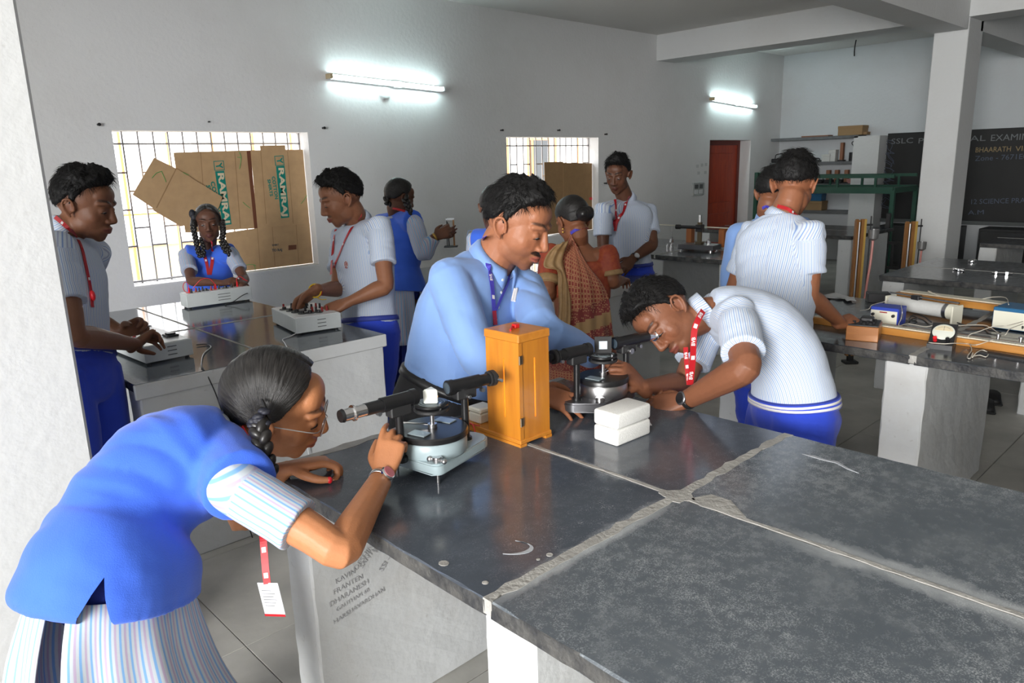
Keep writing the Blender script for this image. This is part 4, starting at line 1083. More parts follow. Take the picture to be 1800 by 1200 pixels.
item('meter_case', 1370, z2, .2, .18, .12, M_ebon, 'black cased meter at the left end of the second shelf', 'meter', kind='meter')
item('meter_case', 1415, z2, .26, .16, .12, M_ebon, 'black cased meter with handle, middle of second shelf', 'meter', kind='meter')
item('meter_case', 1432, z2, .16, .16, .05, M_slot, 'low grey gadget beside the white cartons on the second shelf', 'meter', kind='meter')
item('carton', 1453, z2, .12, .12, .10, M_white, 'white crumpled carton on the second shelf, left one', 'box'); item('carton', 1463, z2, .1, .1, .16, M_white, 'white crumpled carton on the second shelf, right taller one', 'box')
item('wood_peg', 1478, z2, .045, .05, .26, M_rust, 'upright wooden rod standing on the second shelf', 'rod', kind='post')
item('hook_weight', 1497, z2, .10, .1, .27, M_ebon, 'dark hooked weight standing at right on the second shelf', 'weight', kind='hook')
for k, x in enumerate((1457, 1472, 1489)):
    item('wooden_rest', x, z3, .055, .06, .19, M_rust, ['leftmost', 'middle', 'rightmost'][k]+' of three brown wooden rests on the third shelf', 'rest', 'brown rests on the third shelf', 'post')
for k, x in enumerate((1445, 1461, 1480)):
    item('meter_case', x-2, z3, .1, .14, .11, M_ebon, ['leftmost', 'middle', 'rightmost'][k]+' of three black handled cases on third shelf', 'case', 'black cases on the third shelf', 'meter')
item('pink_box', 1497, z3, .08, .1, .06, mat('pink_card', (.40, .18, .17), .7), 'small pinkish box at the right end of the third shelf', 'box')
item('carton', 1436, z4, .30, .2, .13, M_carton, 'open brown carton on the fourth shelf behind the standing boy', 'box'); item('blue_packet', 1436, z4+.135, .26, .15, .10, M_teal, 'dark blue packets on top of the open carton', 'packet')
# blackboard
M_bb = mat('blackboard', (.008, .0085, .009), .6, var=.35, vscale=3, col2=(.014, .014, .0145)); M_ch = mat('chalk_dull', (.20, .21, .22), .9); M_chy = mat('chalk_yellow', (.34, .25, .13), .9); M_chb = mat('chalk_blue', (.10, .12, .17), .9)
ztop, zbot = 1.80, .64
bbo = empty('blackboard', (XE, 3.0, zbot), 'wide wall blackboard with faint chalk writing behind the far column', 'blackboard')
YL, YR = 4.10, 1.6
MB().box((-.028, YR-3.0, 0), (-.004, YL-3.0, ztop-zbot), .003).out('board', M_bb, bbo)
MB().box((-.05, YR-3.0, -.05), (-.004, YL-3.0, -.001)).out('chalk_ledge', M_slot, bbo)
def chalk(s, p, q, size, m):
    a, b = onx(*p, XE-.030), onx(*q, XE-.030); x = nrm(b-a); y = np.cross((-1, 0, 0), x)
    t = text_mesh('chalk_writing', s, size, m, bbo, basis(x, y, (-1, 0, 0), (a+b)/2-np.array([XE, 3.0, zbot])), .0004)
    w = max(v.co.x for v in t.data.vertices)-min(v.co.x for v in t.data.vertices); k = np.linalg.norm(b-a)/w
    for v in t.data.vertices: v.co.x *= k
chalk('SSLC', (1567, 249), (1605, 247), .10, M_ch); chalk('PRACTICAL', (1614, 248), (1732, 243), .10, M_ch); chalk('EXAMINATION', (1742, 243), (1872, 238), .11, M_ch)
chalk('BHAARATH', (1715, 264), (1777, 262), .09, M_chy); chalk('VIDYA', (1785, 262), (1832, 259), .09, M_chy); chalk('Zone - 7671E0050', (1714, 279), (1830, 274), .09, M_chb)
chalk('12 SCIENCE PRACTICAL', (1706, 355), (1850, 351), .09, M_chb); chalk('A.M', (1702, 374), (1730, 373), .08, M_chb)
for k in range(5):
    y0 = 258+k*24
    px = [(1560+9*math.sin(3.1*t+k)+4*math.cos(7*t), y0+12*math.cos(2.3*t+k)) for t in np.linspace(0, 4.6, 22)]
    MB().tube([onx(x, y, XE-.030)-np.array([XE, 3.0, zbot]) for x, y in px], .0035, 4, 2).out('chalk_scroll', M_chb, bbo)
# green steel rack
M_grn = mat('green_paint', (.006, .06, .035), .4)
XR = 8.75
def rp(x, y): p = onx(x, y, XR); return p
gl, gr = rp(1331, 303), rp(1572, 316)
rk = empty('steel_rack', (XR, gr[1], 0), 'dark green steel rack with a guard rail, behind the standing boy', 'rack')
OY = gr[1]; WR = gl[1]-gr[1]; DR = .7
zr1, zr2, zs = rp(1331, 303)[2], rp(1450, 311)[2], rp(1450, 334)[2]
for x in (0, DR):
    for y in (0, WR): MB().box((x-.022, y-.022, 0), (x+.022, y+.022, zr1 if y > 0 else zs)).out('post', M_grn, rk)
for x in (0, DR):
    MB().box((x-.015, 0, zr2-.016), (x+.015, WR, zr2+.016)).out('guard_rail', M_grn, rk); MB().box((x-.02, 0, zs-.035), (x+.02, WR, zs+.035)).out('side_beam', M_grn, rk)
    for a in (.12, .38, .62, .88): MB().box((x-.012, WR*a-.012, zs), (x+.012, WR*a+.012, zr2)).out('upright', M_grn, rk)
for y in (0, WR): MB().box((0, y-.018, zs-.03), (DR, y+.018, zs+.03)).out('end_beam', M_grn, rk)
MB().box((0, WR*.85, zr1-.014), (DR, WR, zr1)).out('top_bar', M_grn, rk)
MB().box((0, 0, zs-.002), (DR, WR, zs+.012)).out('deck', M_grn, rk)
# black steel stool rack by the column
XB = 8.6
bl = onx(1562, 383, XB); br = onx(1610, 415, XB)
bk = empty('steel_stand', (XB, br[1], 0), 'black steel frame stand with a barred side, left of the far column', 'stand')
WB = bl[1]-br[1]; zt_ = onx(1575, 425, XB)[2]
MB().box((-.02, WB-.02, 0), (.02, WB+.02, bl[2]+.05)).out('post', M_blkm, bk)
MB().box((-.02, -.02, 0), (.02, .02, zt_)).out('post', M_blkm, bk)
MB().box((-.015, 0, zt_-.03), (.015, WB, zt_)).out('rail', M_blkm, bk); MB().box((-.015, 0, zt_-.30), (.015, WB, zt_-.27)).out('rail', M_blkm, bk)
for a in (.25, .5, .75): MB().box((-.01, WB*a-.01, zt_-.3), (.01, WB*a+.01, zt_)).out('bar', M_blkm, bk)
M_dkc = mat('cabinet_dark', (.02, .021, .022), .5)
# dark cabinets standing below the board
for k, (y0, y1) in enumerate(((3.0, 3.95), (1.7, 2.75))):
    o = empty('low_cabinet', (XE-.45, (y0+y1)/2, 0), ['dark low cupboard below the blackboard, left of the far column', 'dark low cupboard below the blackboard, right of the far column'][k], 'cupboard', 'dark cupboards below the board')
    w = y1-y0
    MB().box((0, -w/2, .05), (.42, w/2, .58), .004).out('carcass', M_dkc, o)
    for s in (0, 1): MB().box((-.015, -w/2+.02+s*w/2, .08), (0, -.02+s*w/2, .55), .004).out('door', M_dkc, o)
    for s in (-.04, .04): MB().cyl((-.03, s, .32), (-.015, s, .32), .012, n=10).out('knob', M_steel, o)
    MB().box((.02, -w/2+.03, 0), (.4, w/2-.03, .05)).out('plinth', M_dkc, o)
hk = MB().tube([(0, 0, 0), (0, .01, -.08), (.02, .02, -.14), (-.02, 0, -.2)], .008, 6).out('ceiling_hook', M_ebon, None, smooth=True); p = onz(1505, 70, ZC); hk.location = p; tag(hk, 'bent fan hook with a loose wire hanging from the ceiling', 'hook')
# ---------------------------------------------------------------- people
def cdir(x, y, z):
    """direction seen from the photograph's viewpoint: right, up, towards the viewer"""
    return nrm(x*_rt + y*_up - z*_fw)
UPZ = np.array([0, 0, 1.])
def rotv(v, ax, a):
    ax = nrm(ax); return v*math.cos(a)+np.cross(ax, v)*math.sin(a)+ax*(ax@v)*(1-math.cos(a))
_sph = {}
def ell(c, r, A=None, nu=16, nv=10):
    k = (nu, nv)
    if k not in _sph:
        v = [(0, 0, 1)]; f = []
        for i in range(1, nv):
            p = math.pi*i/nv
            for j in range(nu): v.append((math.sin(p)*math.cos(2*math.pi*j/nu), math.sin(p)*math.sin(2*math.pi*j/nu), math.cos(p)))
        v.append((0, 0, -1)); e = len(v)-1
        for j in range(nu): f.append((0, 1+j, 1+(j+1) % nu)); f.append((e, e-nu+(j+1) % nu, e-nu+j))
        for i in range(nv-2):
            for j in range(nu): f.append((1+i*nu+j, 1+(i+1)*nu+j, 1+(i+1)*nu+(j+1) % nu, 1+i*nu+(j+1) % nu))
        _sph[k] = (np.array(v), f)
    v, f = _sph[k]; v = v*np.asarray(r, float)
    if A is not None: v = v@np.asarray(A)        # rows of A are the axes
    return v+np.asarray(c), f
def join(parts):
    V, F, n = [], [], 0
    for v, f in parts:
        V.append(v); F += [tuple(i+n for i in q) for q in f]; n += len(v)
    return np.vstack(V), F
def remesh(parts, vox, smooth=4, ratio=None):
    V, F = join(parts)
    me = bpy.data.meshes.new('tmp'); me.from_pydata(V.tolist(), [], F); me.update()
    o = bpy.data.objects.new('tmp', me); COL.objects.link(o)
    m = o.modifiers.new('r', 'REMESH'); m.mode = 'VOXEL'; m.voxel_size = vox; m.adaptivity = 0
    if smooth:
        m = o.modifiers.new('s', 'SMOOTH'); m.factor = .5; m.iterations = smooth
    if ratio:
        m = o.modifiers.new('d', 'DECIMATE'); m.ratio = ratio
    dg = bpy.context.evaluated_depsgraph_get()
    r = bpy.data.meshes.new_from_object(o.evaluated_get(dg))
    bpy.data.objects.remove(o); bpy.data.meshes.remove(me)
    return r
def coords(me):
    a = np.empty(len(me.vertices)*3); me.vertices.foreach_get('co', a); return a.reshape(-1, 3)
def setco(me, v): me.vertices.foreach_set('co', np.ascontiguousarray(v, dtype=np.float64).ravel()); me.update()
def normals(me):
    a = np.empty(len(me.vertices)*3); me.vertices.foreach_get('normal', a); return a.reshape(-1, 3)
def setcol(me, c, name='Col'):
    a = me.attributes.new(name, 'FLOAT_COLOR', 'POINT'); a.data.foreach_set('color', np.hstack([c, np.ones((len(c), 1))]).astype(np.float32).ravel())
def setf(me, x, name):
    a = me.attributes.new(name, 'FLOAT', 'POINT'); a.data.foreach_set('value', np.asarray(x, np.float32))
def nz(P, sc, seed=0.):
    s = np.asarray(sc, float)*np.ones(3)
    return np.array([noise.noise((p[0]*s[0]+seed, p[1]*s[1]+seed*1.7, p[2]*s[2]-seed)) for p in P])
def place(me, name, m, root, smooth=True):
    off = np.array(root.location)
    v = coords(me); setco(me, v-off)
    if smooth: me.polygons.foreach_set('use_smooth', [True]*len(me.polygons))
    me.name = name
    return link(name, me, m, root)
def sstep(a, b, x):
    t = np.clip((x-a)/(b-a), 0, 1); return t*t*(3-2*t)

def hairmat(name, col, rough, var=.3, vscale=60, spec=.4):
    """sleek hair whose strands follow the combed direction stored on the mesh"""
    m = bpy.data.materials.new(name); m.use_nodes = True; nt = m.node_tree; N = nt.nodes; L = nt.links; b = N['Principled BSDF']
    b.inputs['Roughness'].default_value = rough; b.inputs['Specular IOR Level'].default_value = spec
    a = N.new('ShaderNodeAttribute'); a.attribute_name = 'flow'
    n = N.new('ShaderNodeTexNoise'); n.inputs['Scale'].default_value = 1.; n.inputs['Detail'].default_value = 5; n.inputs['Roughness'].default_value = .7
    L.new(a.outputs['Vector'], n.inputs['Vector'])
    r = N.new('ShaderNodeMix'); r.data_type = 'RGBA'; r.inputs[6].default_value = tuple(x*.35 for x in col)+(1,); r.inputs[7].default_value = tuple(x*3.2 for x in col)+(1,)
    mr = N.new('ShaderNodeMapRange'); mr.inputs[1].default_value = .38; mr.inputs[2].default_value = .68; L.new(n.outputs[0], mr.inputs[0]); L.new(mr.outputs[0], r.inputs[0])
    L.new(r.outputs[2], b.inputs['Base Color'])
    bp = N.new('ShaderNodeBump'); bp.inputs['Strength'].default_value = .55; bp.inputs['Distance'].default_value = .004
    L.new(n.outputs[0], bp.inputs['Height']); L.new(bp.outputs[0], b.inputs['Normal'])
    MATS[name] = m; return m
M_skin = attrmat('skin', 'Col', rough=.48, bump=.12, bscale=260, var=.10, spec=.35)
M_hair = mat('black_hair', (.008, .0075, .0075), .6, var=.3, vscale=60, spec=.25)
M_hair2 = hairmat('black_hair_sleek', (.009, .008, .0075), .36, var=.3, vscale=60, spec=.42)
M_white_eye = mat('eye_white', (.20, .18, .17), .45); M_iris = mat('iris_dark', (.02, .011, .007), .15)
M_vest = mat('vest_blue', (.043, .145, .76), .85, var=.10, vscale=9, bump=.15, bscale=420, sheen=.2)
M_trou = mat('trouser_blue', (.020, .060, .58), .85, var=.10, vscale=9, bump=.15, bscale=420, sheen=.15)
M_salwar = mat('salwar_blue', (.012, .030, .25), .85, var=.10, vscale=9, bump=.15, bscale=420)
M_formal = mat('shirt_sky_blue', (.195, .335, .66), .75, var=.05, vscale=9, bump=.08, bscale=500, sheen=.2)
M_blacktr = mat('black_trouser', (.010, .010, .012), .8, bump=.1, bscale=400)
M_leather = mat('black_leather', (.012, .012, .013), .35)
M_red_l = mat('lanyard_red', (.42, .006, .012), .5); M_blue_l = mat('lanyard_blue', (.06, .05, .42), .5); M_lw = mat('lanyard_print', (.7, .68, .68), .6)
M_card_id = mat('id_card', (.72, .72, .76), .3); M_gold = mat('gold', (.65, .40, .10), .3, .9)
M_belt = mat('school_belt_blue', (.03, .05, .30), .6, var=.1)
def stripemat(name, base, s1, s2, pitch, w=0.):
    m = bpy.data.materials.new(name); m.use_nodes = True
    nt = m.node_tree; N = nt.nodes; L = nt.links; b = N['Principled BSDF']
    b.inputs['Roughness'].default_value = .8; b.inputs['Specular IOR Level'].default_value = .25; b.inputs['Sheen Weight'].default_value = .15
    a = N.new('ShaderNodeAttribute'); a.attribute_name = 'stripe'
    d = N.new('ShaderNodeMath'); d.operation = 'DIVIDE'; d.inputs[1].default_value = pitch*2; L.new(a.outputs['Fac'], d.inputs[0])
    f = N.new('ShaderNodeMath'); f.operation = 'FRACT'; L.new(d.outputs[0], f.inputs[0])
    r = N.new('ShaderNodeValToRGB'); e = r.color_ramp; e.interpolation = 'LINEAR'
    pts = [(0, base), (.12, base), (.18, s1), (.30+w, s1), (.36+w, base), (.62, base), (.68, s2), (.80+w, s2), (.86+w, base)]
    e.elements[0].position = 0; e.elements[0].color = base+(1,); e.elements[1].position = 1; e.elements[1].color = base+(1,)
    for p, c in pts[1:]:
        k = e.elements.new(p); k.color = c+(1,)
    L.new(f.outputs[0], r.inputs[0]); L.new(r.outputs[0], b.inputs['Base Color'])
    tc = N.new('ShaderNodeTexCoord'); n2 = N.new('ShaderNodeTexNoise'); n2.inputs['Scale'].default_value = 60; n2.inputs['Detail'].default_value = 4
    L.new(tc.outputs['Object'], n2.inputs['Vector'])
    bp = N.new('ShaderNodeBump'); bp.inputs['Strength'].default_value = .15; bp.inputs['Distance'].default_value = .004
    L.new(n2.outputs[0], bp.inputs['Height']); L.new(bp.outputs[0], b.inputs['Normal'])
    MATS[name] = m; return m
M_stripe_b = stripemat('uniform_stripe_boys', (.60, .66, .73), (.22, .33, .60), (.37, .41, .56), .0066)
M_stripe_g = stripemat('uniform_stripe_girls', (.49, .54, .59), (.19, .38, .68), (.44, .36, .50), .0090, .05)

# --- head ------------------------------------------------------
class Frame:
    def __init__(s, c, f, up, sc=1.):
        s.c = np.asarray(c, float); s.f = nrm(f); s.r = nrm(np.cross(s.f, up)); s.u = np.cross(s.r, s.f); s.s = sc
        s.A = np.array([s.r, s.f, s.u])
    def w(s, *p): return s.c+s.s*(np.asarray(p, float)@s.A)
    def loc(s, P): return ((P-s.c)@s.A.T)/s.s
def e_(fr, c, r, tilt=None, nu=16, nv=10):
    A = fr.A
    if tilt is not None:
        ax, an = tilt
        A = np.array([rotv(a, fr.A.T@np.asarray(ax, float), an) for a in A])
    return ell(fr.w(*c), np.asarray(r)*fr.s, A, nu, nv)
def t_(fr, pts, rad, n=8, sub=2):
    return np_tube([fr.w(*p) for p in pts], [(r*fr.s, r*fr.s) for r in rad], None, n, sub)
CR_C, CR_R = (0, -.012, .033), (.0745, .096, .086)
def head_parts(fr, male=True, plump=1.):
    P = [e_(fr, CR_C, CR_R, nu=28, nv=18), e_(fr, (0, .028, -.015), (.064*plump, .066, .090), nu=24, nv=14),
         e_(fr, (0, .030, -.066), (.053*plump, .054, .042), nu=20, nv=12), e_(fr, (0, .066, -.091), (.028, .020, .021)), e_(fr, (0, .058, -.074), (.040, .032, .034)), e_(fr, (0, .064, -.055), (.034, .031, .028)),
         e_(fr, (0, .055, .055), (.055, .034, .040), nu=20, nv=12)]
    for s in (-1, 1):
        P += [e_(fr, (s*.034, .050, -.020), (.030*plump, .030, .036)), e_(fr, (s*.043, .012, -.055), (.020*plump, .042, .036)),
              t_(fr, [(s*.012, .089, .030), (s*.030, .085, .035), (s*.048, .068, .030)], [.008, .009, .008]),
              e_(fr, (s*.0305, .0770, .0088), (.0158, .0128, .0108)), t_(fr, [(s*.016, .083, -.0035), (s*.028, .0865, -.0055), (s*.042, .079, -.0035)], [.003, .0042, .003]),
              e_(fr, (s*.0140, .097, -.030), (.0092, .0105, .0080)),
              e_(fr, (s*.0775, -.012, -.002), (.0045, .018, .027), ((0, 0, 1), s*.40)),
              t_(fr, [(s*.077, .005, -.012), (s*.083, .004, .010), (s*.090, -.010, .027), (s*.095, -.027, .020), (s*.092, -.028, -.002), (s*.084, -.015, -.024), (s*.078, -.003, -.032)], [.0035, .0042, .0048, .0048, .0044, .0055, .0048]),
              e_(fr, (s*.077, .004, -.008), (.005, .006, .007))]
    P += [t_(fr, [(0, .086, .030), (0, .094, .012), (0, .103, -.010), (0, .109, -.023)], [.008, .0085, .0105, .0118]),
          e_(fr, (0, .107, -.026), (.0135, .0105, .0100)), e_(fr, (0, .097, -.036), (.010, .010, .004)),
          t_(fr, [(-.024, .083, -.0585), (-.011, .096, -.0545), (0, .0985, -.0555), (.011, .096, -.0545), (.024, .083, -.0585)], [.003, .0062, .0062, .0062, .003]),
          t_(fr, [(-.021, .082, -.0625), (-.010, .094, -.0665), (0, .0965, -.068), (.010, .094, -.0665), (.021, .082, -.0625)], [.003, .0068, .0074, .0068, .003])]
    return P
def skin_colors(me, fr, base, male, mous=0., beard=0., lip=(.30, .10, .08), palms=()):
    V = coords(me); q = fr.loc(V); c = np.tile(np.asarray(base, float), (len(V), 1))
    x, y, z = np.abs(q[:, 0]), q[:, 1], q[:, 2]
    near = (np.linalg.norm(q, axis=1) < .16)
    def blend(mk, col):
        nonlocal c
        mk = np.clip(mk, 0, 1)[:, None]*near[:, None]; c = c*(1-mk)+np.asarray(col)*mk
    front = sstep(.05, .075, y)
    blend(.30*np.exp(-((x-.04)/.02)**2-((z+.02)/.02)**2)*front, np.array(base)*np.array([1.25, 1.0, .95]))
    blend(.35*np.exp(-((x-.031)/.016)**2-((z+.004)/.009)**2)*front, np.array(base)*.55)
    if beard: blend(beard*sstep(-.035, -.06, z)*sstep(.0, .04, y)*(1-np.exp(-(x/.014)**2-((z+.061)/.010)**2)), np.array(base)*.35)
    blend(.85*sstep(1, .75, ((x/.026)**2+((z+.061)/.0125)**2))*sstep(.078, .086, y), lip)
    blend(.8*np.exp(-((z+.0612)/.0016)**2)*sstep(.024, .018, x)*sstep(.07, .08, y), np.array(lip)*.3)
    zb = .0375+.006*np.sin(np.clip((x-.012)/.04, 0, 1)*math.pi*.75)
    blend(.80*sstep(.0058, .0022, np.abs(z-zb))*sstep(.009, .014, x)*sstep(.055, .046, x)*sstep(.055, .065, y), (.012, .009, .008))
    if mous: blend(mous*sstep(1.05, .7, (x/.032)**2+((z+.0445)/.0085)**2)*sstep(.07, .08, y), (.014, .011, .010))
    blend(.8*sstep(.006, .003, np.sqrt((x-.007)**2*1.+(z+.036)**2*2.))*sstep(.095, .1, y), np.array(base)*.2)
    blend(.5*np.exp(-((x-.083)/.006)**2-((z+.002)/.013)**2-((y+.010)/.010)**2), np.array(base)*np.array([.8, .5, .45]))
    setcol(me, c); return c
def add_eyes(fr, root, down=.6, open_=.5):
    off = np.array(root.location)
    for s in (-1, 1):
        v, f = ell(fr.w(s*.0305, .0772, .0045), np.array([.0122, .0118, .0110])*fr.s, fr.A, 16, 12)
        o = from_np('eye', v, f, M_white_eye, root, off=off)
        g = nrm(np.array([0, 1., -.35])@fr.A); c = fr.w(s*.0305, .0772, .0040)+g*.0078*fr.s
        v, f = ell(c, np.array([.0068, .0046, .0062])*fr.s, np.array([fr.r, g, np.cross(fr.r, g)]), 12, 8)
        from_np('iris', v, f, M_iris, o, off=np.array([0, 0, 0])+off)
        v, f = t_(fr, [(s*.016, .0850, .0008), (s*.024, .0895, .0020), (s*.0335, .0892, .0020), (s*.0445, .0795, -.0010)], [.0009, .0017, .0018, .0009], 6, 3)
        from_np('eyelash', v, f, M_hair, root, off=off)
LINE_B = ([0, 25, 50, 66, 78, 84, 90, 97, 112, 145, 180], [34, 33, 27, 16, -2, -22, -26, 2, -20, -38, -40])
LINE_G = ([0, 20, 45, 62, 74, 86, 96, 106, 130, 180], [52, 46, 30, 12, -8, -20, -4, -24, -44, -48])
def hair(fr, root, style='boy', seed=1, thick=1., strands=2600, name='hair', res=(96, 56)):
    nu, nv = res
    D = []; F = []
    az = np.linspace(-math.pi, math.pi, nu, endpoint=False); el = np.linspace(math.pi/2, -math.pi*.36, nv)
    AZ, EL = np.meshgrid(az, el); AZ = AZ.ravel(); EL = EL.ravel()
    ce = np.cos(EL); D = np.stack([np.sin(AZ)*ce, np.cos(AZ)*ce, np.sin(EL)], 1)
    a = np.degrees(np.abs(AZ)); e = np.degrees(EL)
    ln = LINE_B if style == 'boy' else LINE_G
    hl = np.interp(a, *ln)+nz(D*1., 7., seed)*(4 if style == 'boy' else 1.5)
    m = sstep(-1, 13 if style == 'boy' else 9, e-hl)
    top = sstep(25, 60, e); fr_ = sstep(75, 20, a)
    if style == 'boy':
        th = .008+.011*top+.015*fr_*sstep(28, 42, e)+.005*sstep(110, 160, a)*sstep(-30, 10, e)
        th = th*thick*(1+.30*nz(D, 4., seed+3)+.25*nz(D, 10., seed+5))+.0035*nz(D, 26., seed+9)
    else:
        th = .010+.004*top
        phi = np.arctan2(D[:, 2]+.1, D[:, 1])
        th = th*thick+.0016*np.array([noise.noise((p*34, x*2.5, seed)) for p, x in zip(phi, D[:, 0])])
        th = th-.004*np.exp(-(D[:, 0]/.035)**2)*sstep(140, 60, a)*sstep(20, 50, e)
    off = th*m-.012*(1-m)
    R = np.array(CR_R)
    rad = 1/np.sqrt(((D/R)**2).sum(1))
    P = np.array(CR_C)+D*(rad+off)[:, None]
    V = fr.c+fr.s*(P@fr.A)
    for i in range(nv-1):
        for j in range(nu): F.append((i*nu+j, (i+1)*nu+j, (i+1)*nu+(j+1) % nu, i*nu+(j+1) % nu))
    F = [q[::-1] for q in F]
    flow = None
    if style != 'boy':
        ph = np.arctan2(D[:, 2]+.15, D[:, 1]+.1); flow = np.stack([ph*34, D[:, 0]*3.0, np.zeros(len(D))], 1)
    parts = [(V, F)]
    if strands:
        r = np.random.default_rng(seed)
        idx = np.where(m > (.12 if style == 'boy' else .9))[0]; w = ce[idx]; w = w/w.sum()
        pick = r.choice(idx, strands, p=w)
        SV, SF = [], []
        Nn = nrm2(fr.c+0*V, V-fr.c)
        for k in pick:
            n = nrm(V[k]-fr.w(*CR_C)); aa = a[k]; ee = e[k]
            if ee > 35: comb = fr.f*(.7 if aa < 100 else -.2)+fr.r*math.copysign(.5, AZ[k])*(.4+.6*r.random())-fr.u*.1
            else: comb = -fr.u*.9-fr.f*(.3 if aa > 60 else -.3)
            comb = comb+r.normal(0, .35, 3); t = comb-n*(comb@n); t = nrm(t)
            L_ = fr.s*(.012+.022*r.random())*(1 if ee > 20 else .55)*thick
            b = V[k]-n*.004*fr.s+r.normal(0, .0022, 3); d1 = nrm(t+n*(.26 if ee > 20 else .12)); d2 = nrm(t-n*.04)
            p1 = b+d1*L_*.5; p2 = p1+d2*L_*.6; s_ = np.cross(d1, n); s_ = nrm(s_)*.00075*fr.s
            i = len(SV); SV += [b-s_, b+s_, b+n*.001, p1-s_*.8, p1+s_*.8, p1+n*.0008, p2]
            SF += [(i, i+1, i+4, i+3), (i+1, i+2, i+5, i+4), (i+2, i, i+3, i+5), (i+3, i+4, i+6), (i+4, i+5, i+6), (i+5, i+3, i+6)]
        parts.append((np.array(SV), SF))
    v, f = join(parts)
    o = from_np(name, v, f, M_hair if style == 'boy' else M_hair2, root, off=np.array(root.location))
    if flow is not None and len(flow) == len(v):
        at_ = o.data.attributes.new('flow', 'FLOAT_VECTOR', 'POINT'); at_.data.foreach_set('vector', flow.astype(np.float32).ravel())
    return o
def nrm2(a, b): return b
def braid(pts, r, root, name='braid', seed=0):
    P = catmull(pts, 12); d = np.concatenate([[0], np.cumsum(np.linalg.norm(np.diff(P, axis=0), axis=1))])
    parts = []; n = int(d[-1]/(r*.52)); T_ = np.gradient(P, axis=0)
    for k in range(n+1):
        i = min(len(P)-1, np.searchsorted(d, d[-1]*k/max(1, n))); t = nrm(T_[i]); s = nrm(np.cross(t, cdir(0, 0, 1)))
        sg = 1 if k % 2 else -1; rr = r*(1-.25*k/max(1, n))
        ax = nrm(t+s*sg*-.7); s2 = nrm(np.cross(ax, np.cross(t, s)))
        parts.append(ell(P[i]+s*sg*rr*.36, (rr*.56, rr*.70, rr*.92), np.array([s2, nrm(np.cross(ax, s2)), ax]), 10, 8))
    v, f = join(parts)
    return from_np(name, v, f, M_hair2, root, off=np.array(root.location))
# --- hands and arms --------------------------------------------
POSE = {'rest': ([(.50, 1.25, .85), (.62, 1.25, .8), (.72, 1.25, .8), (.82, 1.2, .8)], (.62, .62, -.25)),
        'relaxed': ([(.35, .5, .3), (.4, .55, .3), (.45, .6, .35), (.5, .6, .35)], (.55, .35, .3)),
        'flat': ([(.10, .12, .08), (.08, .1, .08), (.1, .12, .08), (.14, .15, .1)], (.75, .1, .1)),
        'fist': ([(1.2, 1.5, .9), (1.25, 1.5, .9), (1.3, 1.5, .9), (1.3, 1.5, .9)], (.35, .55, .1)),
        'pinch': ([(.75, .75, .35), (.85, .85, .4), (1.0, .95, .5), (1.1, 1.0, .5)], (.45, .75, .35)),
        'grip': ([(.8, .9, .5), (.85, .95, .5), (.9, 1., .5), (.95, 1., .5)], (.5, .8, .4)),
        'raised': ([(.25, .45, .25), (.5, .8, .4), (.65, .9, .5), (.75, 1.0, .5)], (.40, .45, .15)),
        'press': ([(.6, .35, .2), (.65, .4, .2), (.7, .45, .25), (.7, .5, .3)], (.55, .5, .2)),
        'spread': ([(.18, .25, .15), (.15, .22, .15), (.2, .25, .15), (.25, .3, .2)], (.7, .3, .2))}
def hand_parts(W, d, n, right, pose, s=1., spread=.10, tips=None):
    d = nrm(d); n = nrm(n-d*(n@d)); t = np.cross(d, n)*(1 if right else -1)
    C, TH = POSE[pose]
    P = [np_tube([W-d*.025*s, W+d*.015*s, W+d*.055*s, W+d*.09*s], [(.025*s, .019*s), (.031*s, .0175*s), (.039*s, .0155*s), (.040*s, .012*s)], t, 12, 3, sup=2.6)]
    offs = (.0295, .0100, -.0095, -.0280); Ls = (.074, .082, .076, .060); kd = (.088, .093, .089, .081)
    ax = np.cross(d, n); ends = []
    for i in range(4):
        K = W+d*kd[i]*s+t*offs[i]*s
        di = rotv(d, n, (1 if right else -1)*spread*(-(1.3-i*.9)))
        axi = nrm(np.cross(di, n)); a = 0; pts = [K-d*.022*s, K]; p = K
        for j, fr_ in enumerate((.45, .31, .26)):
            a += C[i][j]; p = p+rotv(di, axi, a)*Ls[i]*fr_*s; pts.append(p)
        k = (1., 1., .98, .86)[i]
        P.append(np_tube(pts, [(.0098*s*k, .0098*s*k), (.0100*s*k, .0100*s*k), (.0088*s*k,)*2, (.0078*s*k,)*2, (.0064*s*k,)*2], None, 10, 3))
        ends.append((p, rotv(di, axi, a), rotv(n, axi, a)))
    ab, op, cu = TH
    b = W+d*.018*s+t*.016*s; v1 = nrm(d*.75+t*(.35+ab)+n*op*.8); v2 = nrm(d*.95+t*ab*.55+n*(op*.9+cu*.3)); v3 = nrm(d*1.0+t*(ab*.25)+n*(op*.8+cu))
    p1 = b+v1*.040*s; p2 = p1+v2*.034*s; p3 = p2+v3*.026*s
    P.append(np_tube([b, p1, p2, p3], [(.0145*s,)*2, (.0125*s,)*2, (.0103*s,)*2, (.0078*s,)*2], None, 10, 4))
    ends.append((p3, v3, nrm(n*.3+t*-.9)))
    if tips is not None: tips.extend(ends)
    return P
def ik(S, W, L1, L2, pole):
    d = W-S; D = np.linalg.norm(d); u = d/D
    if D > (L1+L2)*.995:
        k = D/((L1+L2)*.995); L1 *= k; L2 *= k
    a = (L1*L1-L2*L2+D*D)/(2*D); h = math.sqrt(max(0, L1*L1-a*a))
    p = pole-u*(pole@u)
    return S+u*a+nrm(p)*h
